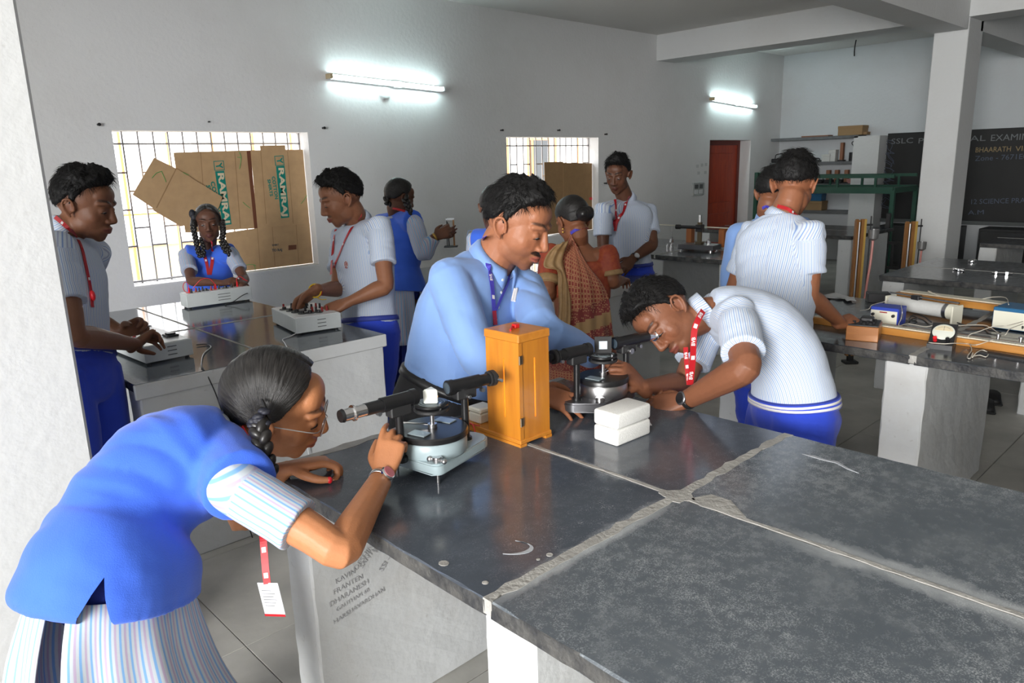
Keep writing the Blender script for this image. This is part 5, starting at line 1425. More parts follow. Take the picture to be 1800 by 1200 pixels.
def arm_parts(S, E, W, k=1., wd=None):
    m = lambda a, b, t: a*(1-t)+b*t
    pts = [m(S, E, .02), m(S, E, .35), m(S, E, .75), E, m(E, W, .22), m(E, W, .55), W]
    r = [.047, .044, .039, .0365, .039, .033, .0245]
    rad = [(x*k, x*k) for x in r]; rad[-1] = (.027*k, .021*k); rad[-2] = (.034*k, .031*k)
    return [np_tube(pts, rad, wd, 14, 3)]
# --- torso -----------------------------------------------------
TAB_M = np.array([[-.20, .125, .105, -.010], [-.08, .158, .115, -.008], [.06, .165, .112, -.002], [.25, .150, .104, .004], [.48, .160, .112, .006], [.68, .172, .115, .002], [.84, .165, .100, -.006], [.94, .118, .078, -.010], [1.0, .070, .062, -.008]])
TAB_G = np.array([[-.20, .135, .115, -.012], [-.08, .162, .120, -.012], [.06, .160, .112, -.004], [.25, .132, .098, .002], [.48, .142, .108, .010], [.68, .150, .115, .012], [.84, .142, .092, -.004], [.94, .100, .070, -.010], [1.0, .058, .054, -.008]])
class Body:
    def __init__(b, P, N, rp, rc, s=1., fem=False, bend=0., bulk=1., tab=None):
        b.P, b.N, b.s, b.fem, b.bulk = np.asarray(P, float), np.asarray(N, float), s, fem, bulk
        b.rp, b.rc = nrm(rp), nrm(rc)
        b.tab = (TAB_G if fem else TAB_M) if tab is None else tab
        u = b.N-b.P; b.up = nrm(u); b.L = np.linalg.norm(u)
        b.f = np.cross(b.up, nrm(b.rc-b.up*(b.rc@b.up))); b.bend = bend
    def axis(b, t):
        """centre line, hips 0 to neck base 1"""
        if t < 0: return b.P+nrm(b.up*.35+UPZ*.65)*t*b.L
        p = b.P+(b.N-b.P)*t
        if 0 < t < 1: p = p-b.f*b.bend*4*t*(1-t)
        return p
    def right(b, t): return nrm(b.rp*(1-np.clip(t, 0, 1))+b.rc*np.clip(t, 0, 1))
    def rings(b, infl, t0, t1, n=14, flare=0., ddown=None):
        ts = np.linspace(t0, t1, n); pts, rad, ref = [], [], []
        for t in ts:
            a, d, y = (np.interp(t, b.tab[:, 0], b.tab[:, k]) for k in (1, 2, 3))
            r = b.right(t); tang = b.axis(min(1, t+.02))-b.axis(max(-.2, t-.02)); f = nrm(np.cross(tang, r))
            fl = flare*max(0, (.25-t))
            pts.append(b.axis(t)+f*y*b.s); rad.append((a*b.s*b.bulk+infl+fl, d*b.s*b.bulk+infl+fl)); ref.append(r)
        return pts, rad, ref
    def tube(b, infl, t0, t1, n=14, seg=28, sup=2.3, flare=0., ends=(.25, .5)):
        p, r, f = b.rings(infl, t0, t1, n, flare); return np_tube(p, r, f, seg, 2, sup=sup, ends=ends)
    def shoulder(b, side, out=.0):
        w = (.160 if b.fem else .178)*b.s*(1+.5*(b.bulk-1))
        return b.axis(.89)+b.right(1)*side*(w+out)
def stripes(me, b, arms):
    V = coords(me)
    ts = np.clip(((V-b.P)@b.up)/b.L, -.6, 1.05)
    ax = b.P+np.outer(ts, b.N-b.P)-np.outer(np.where((ts > 0) & (ts < 1), 4*ts*(1-ts), 0)*b.bend, b.f)
    q = V-ax
    rr = np.array([b.right(t) for t in ts]); ff = np.cross(np.tile(b.up, (len(V), 1)), rr)
    x = (q*rr).sum(1); y = (q*ff).sum(1)
    best = np.sqrt((x/.16)**2+(y/.105)**2)/b.s
    # stripes run along the trunk: measure arc length round it
    st = np.arctan2(x/.16, y/.105)*.145*b.s
    for S, E, k in arms:
        d = E-S; L_ = np.linalg.norm(d); u = d/L_; h = np.clip(((V-S)@u), -.02, L_); w = V-S-np.outer(h, u); dist = np.linalg.norm(w, axis=1)/(.066*k)
        o = nrm(np.cross(u, b.f)); p = np.cross(u, o)
        a = np.arctan2(w@o, w@p)*.062
        mk = (dist < best*1.0) & (((V-S)@u) > -.01)
        mk = mk & (((V-S)@u) > .02); st = np.where(mk, a, st); best = np.minimum(best, dist)
    setf(me, st+2., 'stripe')
def wrinkle(me, b, amp, seed, sc=9., aniso=(1.2, 1.2, .55)):
    V = coords(me); N_ = normals(me)
    A = np.array([b.right(1), b.f, b.up]); q = (V-b.P)@A.T
    w = nz(q*np.array(aniso), sc, seed); q2 = q+.03*w[:, None]
    w2 = 1-2*np.abs(nz(q2*np.array([.8, .8, 1.5]), sc*1.15, seed+7)); w3 = nz(q, sc*3.2, seed+11)
    w4 = np.maximum(0, 1-3.2*np.abs(nz(q2*np.array([.7, .7, 1.7])+.5, sc*.95, seed+17)))*sstep(-.05, .3, nz(q, sc*.5, seed+23))
    setco(me, V+N_*(amp*(.55*w+.55*w2*np.abs(w)+.22*w3-.9*w4))[:, None])
def ribbon(pts, nrms, width, m, root, name, th=.0012):
    """flat band through points lying on a surface"""
    P = catmull(pts, 4); Nn = catmull(nrms, 4); T_ = np.gradient(P, axis=0); V, F = [], []
    for p, n, t in zip(P, Nn, T_):
        t = nrm(t); n = nrm(n-t*(n@t)); s = np.cross(t, n)*width/2
        V += [p-s, p+s, p+s+n*th, p-s+n*th]
    k = len(P)
    for i in range(k-1):
        for j in range(4): F.append((4*i+j, 4*i+(j+1) % 4, 4*i+4+(j+1) % 4, 4*i+4+j))
    F += [(3, 2, 1, 0), (4*k-4, 4*k-3, 4*k-2, 4*k-1)]
    return from_np(name, np.array(V), F, m, root, smooth=False, off=np.array(root.location))
def bvh_of(objs, root):
    V, F, n = [], [], 0
    off = np.array(root.location)
    for o in objs:
        v = coords(o.data)+off; V.append(v); F += [tuple(i+n for i in p.vertices) for p in o.data.polygons]; n += len(v)
    return BVHTree.FromPolygons(np.vstack(V).tolist(), F)
def on_surf(bvh, px, py, lift=.003, t=None):
    d = ray(px, py); h = bvh.ray_cast(Vector(EYE), Vector(nrm(d)))
    if h[0] is None:
        return (at(px, py, t) if t else None), cdir(0, 0, 1)
    return np.array(h[0])+np.array(h[1])*lift, np.array(h[1])
def lanyard(root, bvh, px, width, m, name='lanyard', lift=.004, t=None, pr=None, marks=(), words=()):
    P, N_ = [], []
    for q in px:
        if len(q) == 3: p, n = at(*q), cdir(0, 0, 1)
        else: p, n = on_surf(bvh, *q, lift, t)
        P.append(p); N_.append(n)
    o = ribbon(P, N_, width, m, root, name)
    C = catmull(P, 8); Nn = catmull(N_, 8); T_ = np.gradient(C, axis=0)
    for f in marks:
        i = int(f*(len(C)-1)); t_v = nrm(T_[i]); n = nrm(Nn[i]-t_v*(Nn[i]@t_v)); w = np.cross(t_v, n)
        b = MB().box((-width*.30, -width*.36, 0), (width*.30, width*.36, .0009)); k = b.out('lanyard_emblem', M_lw, o)
        k.matrix_local = basis(w, t_v, n, C[i]+n*.0016-np.array(root.location))
    for f in words:
        i = int(f*(len(C)-1)); t_v = nrm(T_[i]); n = nrm(Nn[i]-t_v*(Nn[i]@t_v)); w = np.cross(t_v, n)
        text_mesh('lanyard_lettering', 'BVB', width*.85, M_lw, o, basis(-t_v, -w if False else np.cross(n, -t_v), n, C[i]+n*.0018-np.array(root.location)), .0002, bold=.0004)
    return o
def collar(root, b, head, m, open_=.35, r=.062, h=.036, parent=None, sc=1.):
    """stand and fall collar round the neck, points at the front"""
    ax = nrm(head.w(0, -.02, -.07)-b.N); c0 = b.N-ax*.004
    f = nrm(b.f-ax*(b.f@ax)); rt = np.cross(f, ax)
    n = 40; A = np.linspace(open_, 2*math.pi-open_, n); V, F = [], []
    for a in A:
        d = f*math.cos(a)*1.04+rt*math.sin(a); fr = sstep(1.0, .2, min(a, 2*math.pi-a))
        z = -.022*math.cos(a)*1.
        base = c0+ax*(z*.9)
        for rr, zz in ((r*.93, -.010), (r*.90, h), (r*.94, h+.004), (r*1.10, h*.75), (r*(1.24+.12*fr), -.004-.026*fr), (r*(1.19+.10*fr), -.006-.024*fr), (r*1.04, h*.5)): V.append(base+d*rr*sc+ax*zz*sc)
    k = 7
    for i in range(n-1):
        for j in range(k): F.append((i*k+j, i*k+(j+1) % k, (i+1)*k+(j+1) % k, (i+1)*k+j))
    F += [tuple(range(k))[::-1], tuple((n-1)*k+j for j in range(k))]
    V = np.array(V); o = from_np('collar', V, F, m, parent or root, off=np.array(root.location))
    setf(o.data, np.repeat(A, k)*r+1., 'stripe')
    return o
def watch(root, E, W, face_n, m_strap, m_face, m_case, at_=.93, rad=.030, fs=.017):
    u = nrm(W-E); c = E+(W-E)*at_; n = nrm(face_n-u*(face_n@u)); s = np.cross(u, n)
    o = MB(); V, F = np_tube([c+(n*math.cos(a)*rad*.86+s*math.sin(a)*rad) for a in np.linspace(0, 2*math.pi, 29)], [(.0085, .0016)]*29, u, 8, 1, cap=False)
    st = from_np('watch', V, F, m_strap, root, off=np.array(root.location))
    c2 = c+n*(rad*.86+.001)-np.array(root.location)
    k = MB().lathe((0, 0, 0), [(fs*1.1, -.003), (fs*1.15, .003), (fs, .006), (fs*.92, .0065)], 24).out('watch_case', m_case, st, smooth=True); k.matrix_local = basis(u, s*-1, n, c2)
    k = MB().lathe((0, 0, 0), [(fs*.9, .006), (fs*.9, .0075)], 24).out('watch_dial', m_face, st, smooth=True); k.matrix_local = basis(u, s*-1, n, c2)
    return st
def shoe_parts(A, f, s=1.):
    g = np.array([A[0], A[1], 0.])
    return np_tube([g-f*.07*s+UPZ*.045, g+UPZ*.05*s, g+f*.09*s+UPZ*.036, g+f*.17*s+UPZ*.022], [(.032*s, .042), (.038*s, .046), (.044*s, .033), (.032*s, .018)], np.cross(f, UPZ), 14, 3)
CHECK = []
def proj(p):
    q = np.asarray(p, float)-EYE; z = q@_fw; return (round(900+FOC*(q@_rt)/z), round(600-FOC*(q@_up)/z), round(z, 2))
def person(label, P, N, head, face, up=None, s=1., fem=False, rp=None, rc=None, bend=0., bulk=1., hs=1., tone=(.30, .135, .07), top='shirt', bottom='trousers', arms=None, legs=None,
           hair_style='boy', hair_thick=1., mous=0., beard=0., vox=.0042, ratio=.5, seed=1, neck_r=1., group='students in uniform', strands=2600, down=.6, tab=None, plump=1., cuff=.62, footdir=None, cm=None, collar_open=.35, waist=.16, fat='', hem=-.16):
    P, N, head = (np.asarray(a, float) for a in (P, N, head))
    root = empty('person', (P[0], P[1], 0), label, 'person', group)
    off = np.array(root.location)
    fr = Frame(head, face, UPZ if up is None else up, hs)
    bf = face-UPZ*(face@UPZ)
    if rc is None: rc = nrm(np.cross(nrm(bf), UPZ))
    if rp is None: rp = rc
    b = Body(P, N, rp, rc, s, fem, bend, bulk, tab)
    fwd = nrm(np.cross(UPZ, b.rp))
    A = {}
    parts = head_parts(fr, not fem, plump)
    nr = .054*neck_r*(1 if not fem else .88)
    parts.append(np_tube([b.axis(.93), b.axis(1.0), fr.w(0, -.022, -.07), fr.w(0, -.015, -.03)], [(nr*1.25, nr*1.1), (nr*1.1, nr*1.05), (nr*hs, nr*hs*1.05), (nr*hs*.95, nr*hs)], b.rc, 18, 3))
    parts.append(b.tube(-.012, -.12, .97))
    tips = {}
    for side, key in ((1, 'R'), (-1, 'L')):
        a = (arms or {}).get(key, {})
        S = b.shoulder(side) if a.get('S') is None else np.asarray(a['S'])
        W = a.get('W'); W = np.asarray(W) if W is not None else S-UPZ*.50*s+fwd*.10
        L1, L2 = .285*s, .245*s
        E = np.asarray(a['E']) if a.get('E') is not None else ik(S, W, L1, L2, a.get('pole', -UPZ+(-fwd)*.3+b.rc*side*.3))
        d = a.get('d', nrm(W-E)); n = a.get('n', nrm(-b.rc*side*.6-UPZ*.5)); k = a.get('k', .90 if fem else 1.)
        A[key] = (S, E, W, d, n)
        parts += arm_parts(S, E, W, k*s*bulk**.5)
        parts.append(np_tube([b.axis(.86)+b.right(1)*side*.05*s, S], [(.055*s, .05*s), (.05*s, .05*s)], None, 12, 3))
        tp = []; parts += hand_parts(W, d, n, side > 0, a.get('pose', 'relaxed'), a.get('hs', s*(.92 if fem else 1.)), a.get('spread', .10), tp); tips[key] = tp
        CHECK.append((label[:28], key, 'S', proj(S), 'E', proj(E), 'W', proj(W), round(np.linalg.norm(E-S), 2), round(np.linalg.norm(W-E), 2)))
    # legs
    LG = {}
    for side, key in ((1, 'R'), (-1, 'L')):
        h = P+b.rp*side*(.068 if bottom == 'kurta' else .085)*s-UPZ*.02
        g = (legs or {}).get(key, {})
        an = np.asarray(g['A']) if 'A' in g else np.array([P[0], P[1], .09])+b.rp*side*.10*s-fwd*.02
        kn = np.asarray(g['K']) if 'K' in g else (h+an)/2+fwd*.035
        LG[key] = (h, kn, an)
        parts.append(np_tube([h, (h+kn)/2, kn, kn*.65+an*.35, an], [(.075*s,)*2, (.065*s,)*2, (.048*s,)*2, (.045*s,)*2, (.030*s,)*2], b.rp, 12, 3))
    me = remesh(parts, vox, 5, ratio)
    base = np.asarray(tone)
    skin_colors(me, fr, base, not fem, mous, beard, lip=(base[0]*.85, base[1]*.55, base[2]*.75))
    body = place(me, 'body', M_skin, root)
    add_eyes(fr, root, down)
    hair(fr, root, 'boy' if hair_style == 'boy' else 'girl', seed, hair_thick, strands, res=(200, 110) if seed == 11 else (96, 56))
    out = dict(root=root, b=b, fr=fr, A=A, tips=tips, LG=LG, fwd=fwd, body=body)
    fd = nrm(footdir) if footdir is not None else fwd
    for key in 'RL':
        v, f = shoe_parts(LG[key][2], fd, s); from_np('shoe', v, f, M_leather, root, off=off)
    # lower garment
    wt = waist
    lm = {'trousers': M_trou, 'black': M_blacktr, 'salwar': M_salwar, 'kurta': M_salwar, 'skirtless': M_salwar}.get(bottom)
    if lm is not None:
        sl = -.024 if bottom == 'kurta' else .0
        lp = [b.tube(.006+sl*.6, -.16, wt, 8, ends=(.4, .15))]
        for key in 'RL':
            h, kn, an = LG[key]
            lp.append(np_tube([h+UPZ*.03, (h+kn)/2, kn, kn*.5+an*.5, an+UPZ*.01], [(.098*s+sl, .105*s+sl), (.088*s+sl, .094*s+sl), (.072*s, .076*s), (.066*s, .068*s), (.060*s, .060*s)], b.rp, 18, 4, ends=(.4, .1)))
        me = remesh(lp, .008, 5, .6); 
        wrinkle(me, b, .006, seed+20, 9., (1.2, 1.2, .8)); out['legs'] = place(me, 'trousers' if bottom in ('trousers', 'black') else 'salwar', lm, root)
    # upper garment
    arms_l = [(A[k][0], A[k][1], s) for k in 'RL']
    def sleeve(key, infl, frac, long=False):
        S, E, W, d, n = A[key]; sf = s*(.95 if fem else 1.)*bulk**.5*(1.04 if key in fat else 1)
        if not long:
            e = S+(E-S)*frac; q = S+(E-S)*(frac-.12)
            u = nrm(E-S)
            return np_tube([S-u*.03*s, S+(E-S)*.25, q, e, e-u*.004, e-u*.02], [(.052*sf+infl,)*2, (.055*sf+infl,)*2, (.055*sf+infl,)*2, (.057*sf+infl,)*2, (.050*sf+infl,)*2, (.038*sf,)*2], None, 20, 3, ends=(.6, .1))
        return np_tube([S, S+(E-S)*.4, E, E+(W-E)*.5, E+(W-E)*.93, E+(W-E)*.90], [(.056*sf+infl,)*2, (.055*sf+infl,)*2, (.050*sf+infl,)*2, (.044*sf+infl,)*2, (.035*sf+infl,)*2, (.026*s,)*2], None, 20, 4, ends=(.6, .1))
    if top in ('shirt', 'formal'):
        m = cm or (M_stripe_b if top == 'shirt' else M_formal)
        tp = [b.tube(.006, wt-.06, .985, 16, 36, ends=(.15, .15))]
        for key, sd in (('R', 1), ('L', -1)):
            tp.append(np_tube([b.axis(.90)+b.right(1)*sd*.03*s, A[key][0]], [(.068*s, .062*s), (.060*s, .060*s)], None, 16, 4))
            tp.append(sleeve(key, .006, cuff, top == 'formal'))
        me = remesh(tp, .0055 if vox < .004 else .0065, 5, .8)
        wrinkle(me, b, .0058 if vox < .004 else .0055, seed+3, 8.5); stripes(me, b, arms_l)
        sh = place(me, 'shirt', m, root); out['top'] = sh
        out['collar'] = collar(root, b, fr, m, collar_open, .060*neck_r*s*(1+.15*(bulk-1)), .034, sh, 1.)
        if bottom in ('trousers', 'black'):
            p, r, rf = b.rings(.0125, wt-.05, wt-.005, 3)
            V, F = np_tube([p[0], p[2]], [r[0], r[2]], [rf[0], rf[2]], 40, 1, cap=False, sup=2.3)
            from_np('belt', V, F, M_leather if bottom == 'black' else M_belt, root, off=off)
    elif top == 'vest':
        tp = [b.tube(.004, .3, .975, 12, 36, ends=(.15, .15))]
        for key, sd in (('R', 1), ('L', -1)): tp += [np_tube([b.axis(.90)+b.right(1)*sd*.05*s, A[key][0]], [(.055*s, .05*s), (.056*s, .056*s)], None, 16, 4), sleeve(key, .004, cuff, cuff > .9)]
        me = remesh(tp, .0055 if vox < .004 else .0065, 5, .8); wrinkle(me, b, .004, seed+5, 9.); stripes(me, b, arms_l)
        sh = place(me, 'blouse', M_stripe_g, root); out['top'] = sh
        tp = [b.tube(.016, hem, .955, 20, 40, flare=.06, ends=(.04, .15))]
        for key, sd in (('R', 1), ('L', -1)): tp.append(np_tube([b.axis(.90)+b.right(1)*sd*.02*s, A[key][0]+b.up*.006], [(.078*s, .076*s), (.079*s, .080*s)], None, 18, 4, ends=(.5, .10)))
        me = remesh(tp, .006, 5, .8); wrinkle(me, b, .0085, seed+9, 6.5)
        out['vest'] = place(me, 'vest', M_vest, root)
    if bottom == 'kurta':
        # long striped tunic below the vest: front and back panels, open at the side slits
        for nm, a0, a1 in (('tunic_front', -1.50, 1.40), ('tunic_back', 1.68, 4.64)):
            V, F = [], []; n = 40; rows = 12
            for i in range(rows):
                t = i/(rows-1); p, r, rf = b.rings(.004, -.02, -.02, 1); c = p[0]-nrm(b.up*.35*(1-t)+UPZ)*.36*s*t; k = 1.02+.42*t
                rr = nrm(b.rp); ff = nrm(np.cross(nrm(b.up*(1-t)**2*.5+UPZ), rr))
                for j in range(n):
                    a = a0+(a1-a0)*j/(n-1); a = a+(.16*t*(1 if nm == 'tunic_back' else -1))*math.exp(-((a-1.54)/.5)**2); w = 1+(.05*math.sin(a*7+seed)+.035*math.sin(a*13+seed*2))*min(1, t*2.5)
                    V.append(c+rr*math.sin(a)*r[0][0]*k*w+ff*math.cos(a)*r[0][1]*(k+.16*t)*w)
            for i in range(rows-1):
                for j in range(n-1): F.append((i*n+j, (i+1)*n+j, (i+1)*n+j+1, i*n+j+1))
            o = from_np(nm, np.array(V), F, M_stripe_g, root, off=off)
            setf(o.data, np.tile(np.linspace(a0, a1, n)*.165*s, rows)+2., 'stripe')
            md = o.modifiers.new('t', 'SOLIDIFY'); md.thickness = .003
    return out
# ---------------------------------------------------------------- the people in the lab
VF, UF = None, None
def white_id(root, p, n, upv, w=.055, h=.085, red=True):
    off = np.array(root.location)
    c = MB().box((-w/2, -h, -.001), (w/2, 0, .001), .0008).out('id_card', M_card_id, root)
    x = nrm(np.cross(upv, n)); c.matrix_local = basis(x, nrm(upv), nrm(np.cross(x, nrm(upv))), np.asarray(p)-off)
    for k in range(6): MB().box((-w*.36, -h*(.22+.09*k), .001), (w*(.1+.05*((k*3) % 5)), -h*(.235+.09*k), .0014)).out('card_line', M_slot, c)
    MB().box((-w*.5, -h, .001), (w*.5, -h*.93, .0014)).out('card_stripe', M_red_l, c)
    return c
M_wface = mat('watch_face_pink', (.62, .20, .24), .25); M_wdark = mat('watch_face_black', (.015, .016, .018), .2); M_wwhite = mat('watch_face_white', (.6, .62, .65), .25)
def badge(root, bvh, px, r, parent):
    p, n = on_surf(bvh, *px, .0015)
    if p is None: return
    u = nrm(UPZ-n*(UPZ@n)); x = np.cross(u, n)
    mt = basis(x, u, n, p-np.array(root.location)); o = MB().lathe((0, 0, 0), [(r, 0), (r, .0012)], 24).out('badge', M_lw, parent); o.matrix_local = mt
    b = MB().tube([(r*.72*math.cos(a), r*.72*math.sin(a), .0015) for a in np.linspace(0, 6.283, 25)], r*.13, 5, 1); b.box((-r*.25, -r*.3, .001), (r*.25, r*.35, .0022)).box((-r*.6, -r*1.25, .0), (r*.6, -r*.95, .0018)); k = b.out('badge_emblem', M_tr, parent); k.matrix_local = mt
    k['kind'] = 'stuff'

# 1. girl bending to the eyepiece, nearest to us
P = at(212, 1003, 1.50); N = at(415, 782, 1.70)
face = cdir(.91, -.27, -.30)
W = at(672, 838, 1.76); WL = at(503, 824, 1.88)
g1 = person('girl in blue vest bending over the grey spectrometer, with glasses and a braid', P, N, at(484, 716, 1.75), face, up=cdir(.25, .86, .46), s=1.0, fem=True, rc=cdir(-.05, 0, 1), rp=cdir(-.10, 0, 1), bend=.085, hs=1.12, hem=-.145,
    tone=(.46, .19, .085), top='vest', bottom='kurta', hair_style='girl', hair_thick=1.25, vox=.0034, ratio=.6, seed=11, strands=0, cuff=.60,
    arms={'R': dict(S=at(418, 858, 1.52), E=at(598, 968, 1.48), W=W, d=nrm(at(692, 765, 1.80)-W), n=nrm(cdir(.15, .1, -1)), pose='raised', hs=.92, k=1.0, spread=.08),
          'L': dict(W=WL, d=nrm(at(562, 812, 1.90)-WL), n=cdir(.12, -.97, -.05), pose='rest', hs=1.05, pole=cdir(-.5, -.6, -.4))},
    legs={'R': dict(A=np.array([P[0]-.02, P[1]-.16, .09])), 'L': dict(A=np.array([P[0]-.05, P[1]+.16, .09]))}, footdir=cdir(1, 0, 0))
r1, fr = g1['root'], g1['fr']; off = np.array(r1.location)
# braid, ribbon, ear ring, glasses
braid([at(452, 735, 1.60), at(458, 762, 1.575), at(466, 800, 1.575), at(478, 832, 1.60)], .024, r1)
rb = []; rr_ = np.random.default_rng(4)
for k in range(16):
    c = at(457+rr_.normal(0, 7), 738+rr_.normal(0, 8), 1.583); rb.append(ell(c, (.012, .010, .006), None, 8, 6))
v, f = join(rb); from_np('hair_ribbon', v, f, mat('ribbon_navy', (.012, .013, .022), .6), r1, off=off)
v, f = np_tube([at(461, 703, 1.62), at(468, 722, 1.60), at(474, 737, 1.60)], [(.003, .003), (.005, .004), (.003, .003)], None, 8, 3); from_np('hair_clip', v, f, M_leather, r1, off=off)
e = fr.w(.083, -.012, -.040)
MB().ball(e-off, .004).cyl(e-off, e-off-Vector((0, 0, .014)), .0025, n=8).ball(e-off-Vector((0, 0, .017)), .0042).out('earring', M_gold, r1, smooth=True)
gl = MB()
rim = lambda s: [fr.w(s*(.033+.023*math.cos(a)), .104-.012*abs(math.cos(a)) if False else .103-.10*abs(.033+.023*math.cos(a))**2*3, .004+.019*math.sin(a))-off for a in np.linspace(0, 2*math.pi, 25)]
for s in (-1, 1): gl.tube(rim(s), .0011, 6, 1); gl.tube([fr.w(s*.056, .097, .010)-off, fr.w(s*.072, .085, .012)-off, fr.w(s*.080, .03, .012)-off, fr.w(s*.081, -.01, .010)-off], .0013, 6, 3)
gl.tube([fr.w(-.011, .104, .006)-off, fr.w(0, .108, .009)-off, fr.w(.011, .104, .006)-off], .0012, 6)
gg = gl.out('eyeglasses', M_steel, r1, smooth=True)
m = bpy.data.materials.new('lens_clear'); m.use_nodes = True; b_ = m.node_tree.nodes['Principled BSDF']; b_.inputs['Transmission Weight'].default_value = 1; b_.inputs['Roughness'].default_value = .02; b_.inputs['IOR'].default_value = 1.05; b_.inputs['Base Color'].default_value = (.93, .97, .95, 1)
for s in (-1, 1):
    l = MB(); l.bm.faces.new([l.bm.verts.new(p) for p in rim(s)[:-1]]); l.out('lens', m, gg)
S, E, Wr, d, n = g1['A']['R']
watch(r1, E, Wr, cdir(.30, .1, 1), M_steel, M_wface, M_chrome, .955, .0285, .0165)
p, dd, nn = g1['tips']['L'][4]
v, f = ell(p+dd*.002, (.0075, .0075, .009), None, 10, 8); from_np('nail', v, f, M_redl, r1, off=off)
bv = bvh_of([g1['vest'], g1['top']], r1)
for nm, px in (('lanyard', [(455, 900, 1.66), (462, 940, 1.63), (464, 962, 1.62), (467, 1000, 1.61), (470, 1026, 1.61)]),):
    lanyard(r1, bv, px, .016, M_red_l, marks=(.55, .85))
white_id(r1, at(470, 1024, 1.61), cdir(-.3, 0, 1), nrm(UPZ+.12*cdir(-1, 0, 0)), .052, .082)
ribbon([at(424, 752, 1.66), at(432, 768, 1.62), at(437, 788, 1.60)], [cdir(0, .2, 1)]*3, .014, M_red_l, r1, 'lanyard_neck')
# slit at the side hem of the vest
me = g1['vest'].data; V = coords(me)+off; b = g1['b']
h = (V-b.P)@b.up; side = (V-b.P)@b.right(0); lat = (V-b.axis(0))@b.f
bm = bmesh.new(); bm.from_mesh(me); bm.verts.ensure_lookup_table()
hb = h.min()
px_ = [proj(q) for q in V]; k0 = min(range(len(V)), key=lambda i: (px_[i][0]-165)**2+(px_[i][1]-1118)**2+(0 if side[i] > .05 else 1e6)); base_p = V[k0]
dn_ = nrm(b.axis(-.1)-b.axis(0)); nrm_s = b.right(0); wv = nrm(np.cross(dn_, nrm_s)); apex = base_p-dn_*.085
for sg in (1, -1):
    ed = nrm(base_p+dn_*.03+wv*sg*.036-apex); pn = nrm(np.cross(ed, nrm_s))*sg
    fs = [f for f in bm.faces if (np.array(f.calc_center_median())+off-apex)@dn_ > -.01 and (np.array(f.calc_center_median())+off-base_p)@nrm_s > -.06 and abs((np.array(f.calc_center_median())+off-base_p)@wv) < .09]
    geo = fs+list({e for f in fs for e in f.edges})+list({v for f in fs for v in f.verts})
    bmesh.ops.bisect_plane(bm, geom=geo, plane_co=Vector(apex-off), plane_no=Vector(pn), dist=1e-5)
E1 = nrm(base_p+dn_*.03+wv*.036-apex); E2 = nrm(base_p+dn_*.03-wv*.036-apex)
kill = []
for f in bm.faces:
    q = np.array(f.calc_center_median())+off-apex; y_ = q@dn_
    if y_ > 0 and (q+apex-base_p)@nrm_s > -.05 and abs(q@wv) < y_*(.036/.115): kill.append(f)
bmesh.ops.delete(bm, geom=kill, context='FACES')
bm.to_mesh(me); bm.free()

# 2. boy behind the near column
P = at(132, 655, 2.70); N = at(108, 412, 2.75)
W = at(238, 606, 2.88); WL = at(214, 584, 3.06)
g = person('boy in striped shirt half hidden by the near white column, hands on test box', P, N, at(149, 363, 2.77), cdir(.95, -.25, -.08), hs=1.04, s=1.02, rc=cdir(-.1, 0, 1), bend=.02, tone=(.185, .078, .042), vox=.004, seed=2, hair_thick=1.15, strands=2600,
    arms={'R': dict(S=at(100, 440, 2.52), E=at(132, 588, 2.46), W=W, d=nrm(at(264, 588, 2.97)-W), n=nrm(-UPZ+cdir(.2, 0, 0)), pose='pinch'), 'L': dict(W=WL, d=nrm(at(240, 574, 3.06)-WL), n=nrm(-UPZ*.6+cdir(0, 0, 1)*.8), pose='grip')})
bv = bvh_of([g['top']], g['root'])
lanyard(g['root'], bv, [(97, 381), (110, 392), (122, 403), (132, 416), (142, 436), (150, 470), (158, 510), (161, 540)], .014, M_red_l, t=2.55, marks=(.15, .8))
pp_, nn_ = on_surf(bv, 160, 520, .006, 2.55)
v, f = ell(pp_, (.010, .016, .020), None, 10, 8); from_np('lanyard_clip', v, f, M_redl, g['root'], off=np.array(g['root'].location))

# 3. girl behind the left bench by the window
P = at(372, 590, 4.95); N = at(366, 434, 4.86)
W = at(392, 497, 4.55); WL = at(424, 500, 4.60)
g = person('girl with two looped braids and blue vest, behind the bench by the left window', P, N, at(366, 394, 4.80), cdir(.36, -.25, .9), s=.88, fem=True, tone=(.12, .052, .032), top='vest', bottom='kurta', hair_style='girl', vox=.005, seed=3, strands=0, cuff=.62, hs=.98, bend=.02,
    arms={'R': dict(S=at(327, 450, 4.80), E=at(337, 494, 4.62), W=W, d=nrm(at(412, 492, 4.50)-W), n=nrm(-UPZ+cdir(0, 0, -.4)), pose='pinch', pole=-UPZ+cdir(-.6, 0, .2)), 'L': dict(S=at(407, 448, 4.86), E=at(430, 490, 4.76), W=WL, d=nrm(at(436, 497, 4.50)-WL), n=nrm(-UPZ+cdir(-.3, 0, 0)), pose='grip', pole=-UPZ+cdir(.7, 0, .2))})
for px in ([(341, 385), (340, 398), (344, 420), (350, 446), (356, 450), (358, 436), (352, 420)], [(390, 390), (392, 408), (390, 425), (396, 440), (401, 446), (402, 438), (394, 424)]):
    braid([at(x, y, 4.72 if k > 0 else 4.78) for k, (x, y) in enumerate(px)], .021, g['root'])
for px in ((338, 376), (341, 382)): v, f = ell(at(*px, 4.76), (.022, .02, .03), None, 8, 6); from_np('hair_ribbon', v, f, MATS['ribbon_navy'], g['root'], off=np.array(g['root'].location))
bv = bvh_of([g['top'], g['vest']], g['root'])
lanyard(g['root'], bv, [(372, 424), (374, 440), (373, 460), (369, 483)], .020, M_red_l, t=4.7, marks=(.2, .6)); lanyard(g['root'], bv, [(355, 440), (362, 458), (367, 483)], .018, M_red_l, t=4.7, marks=(.5,))

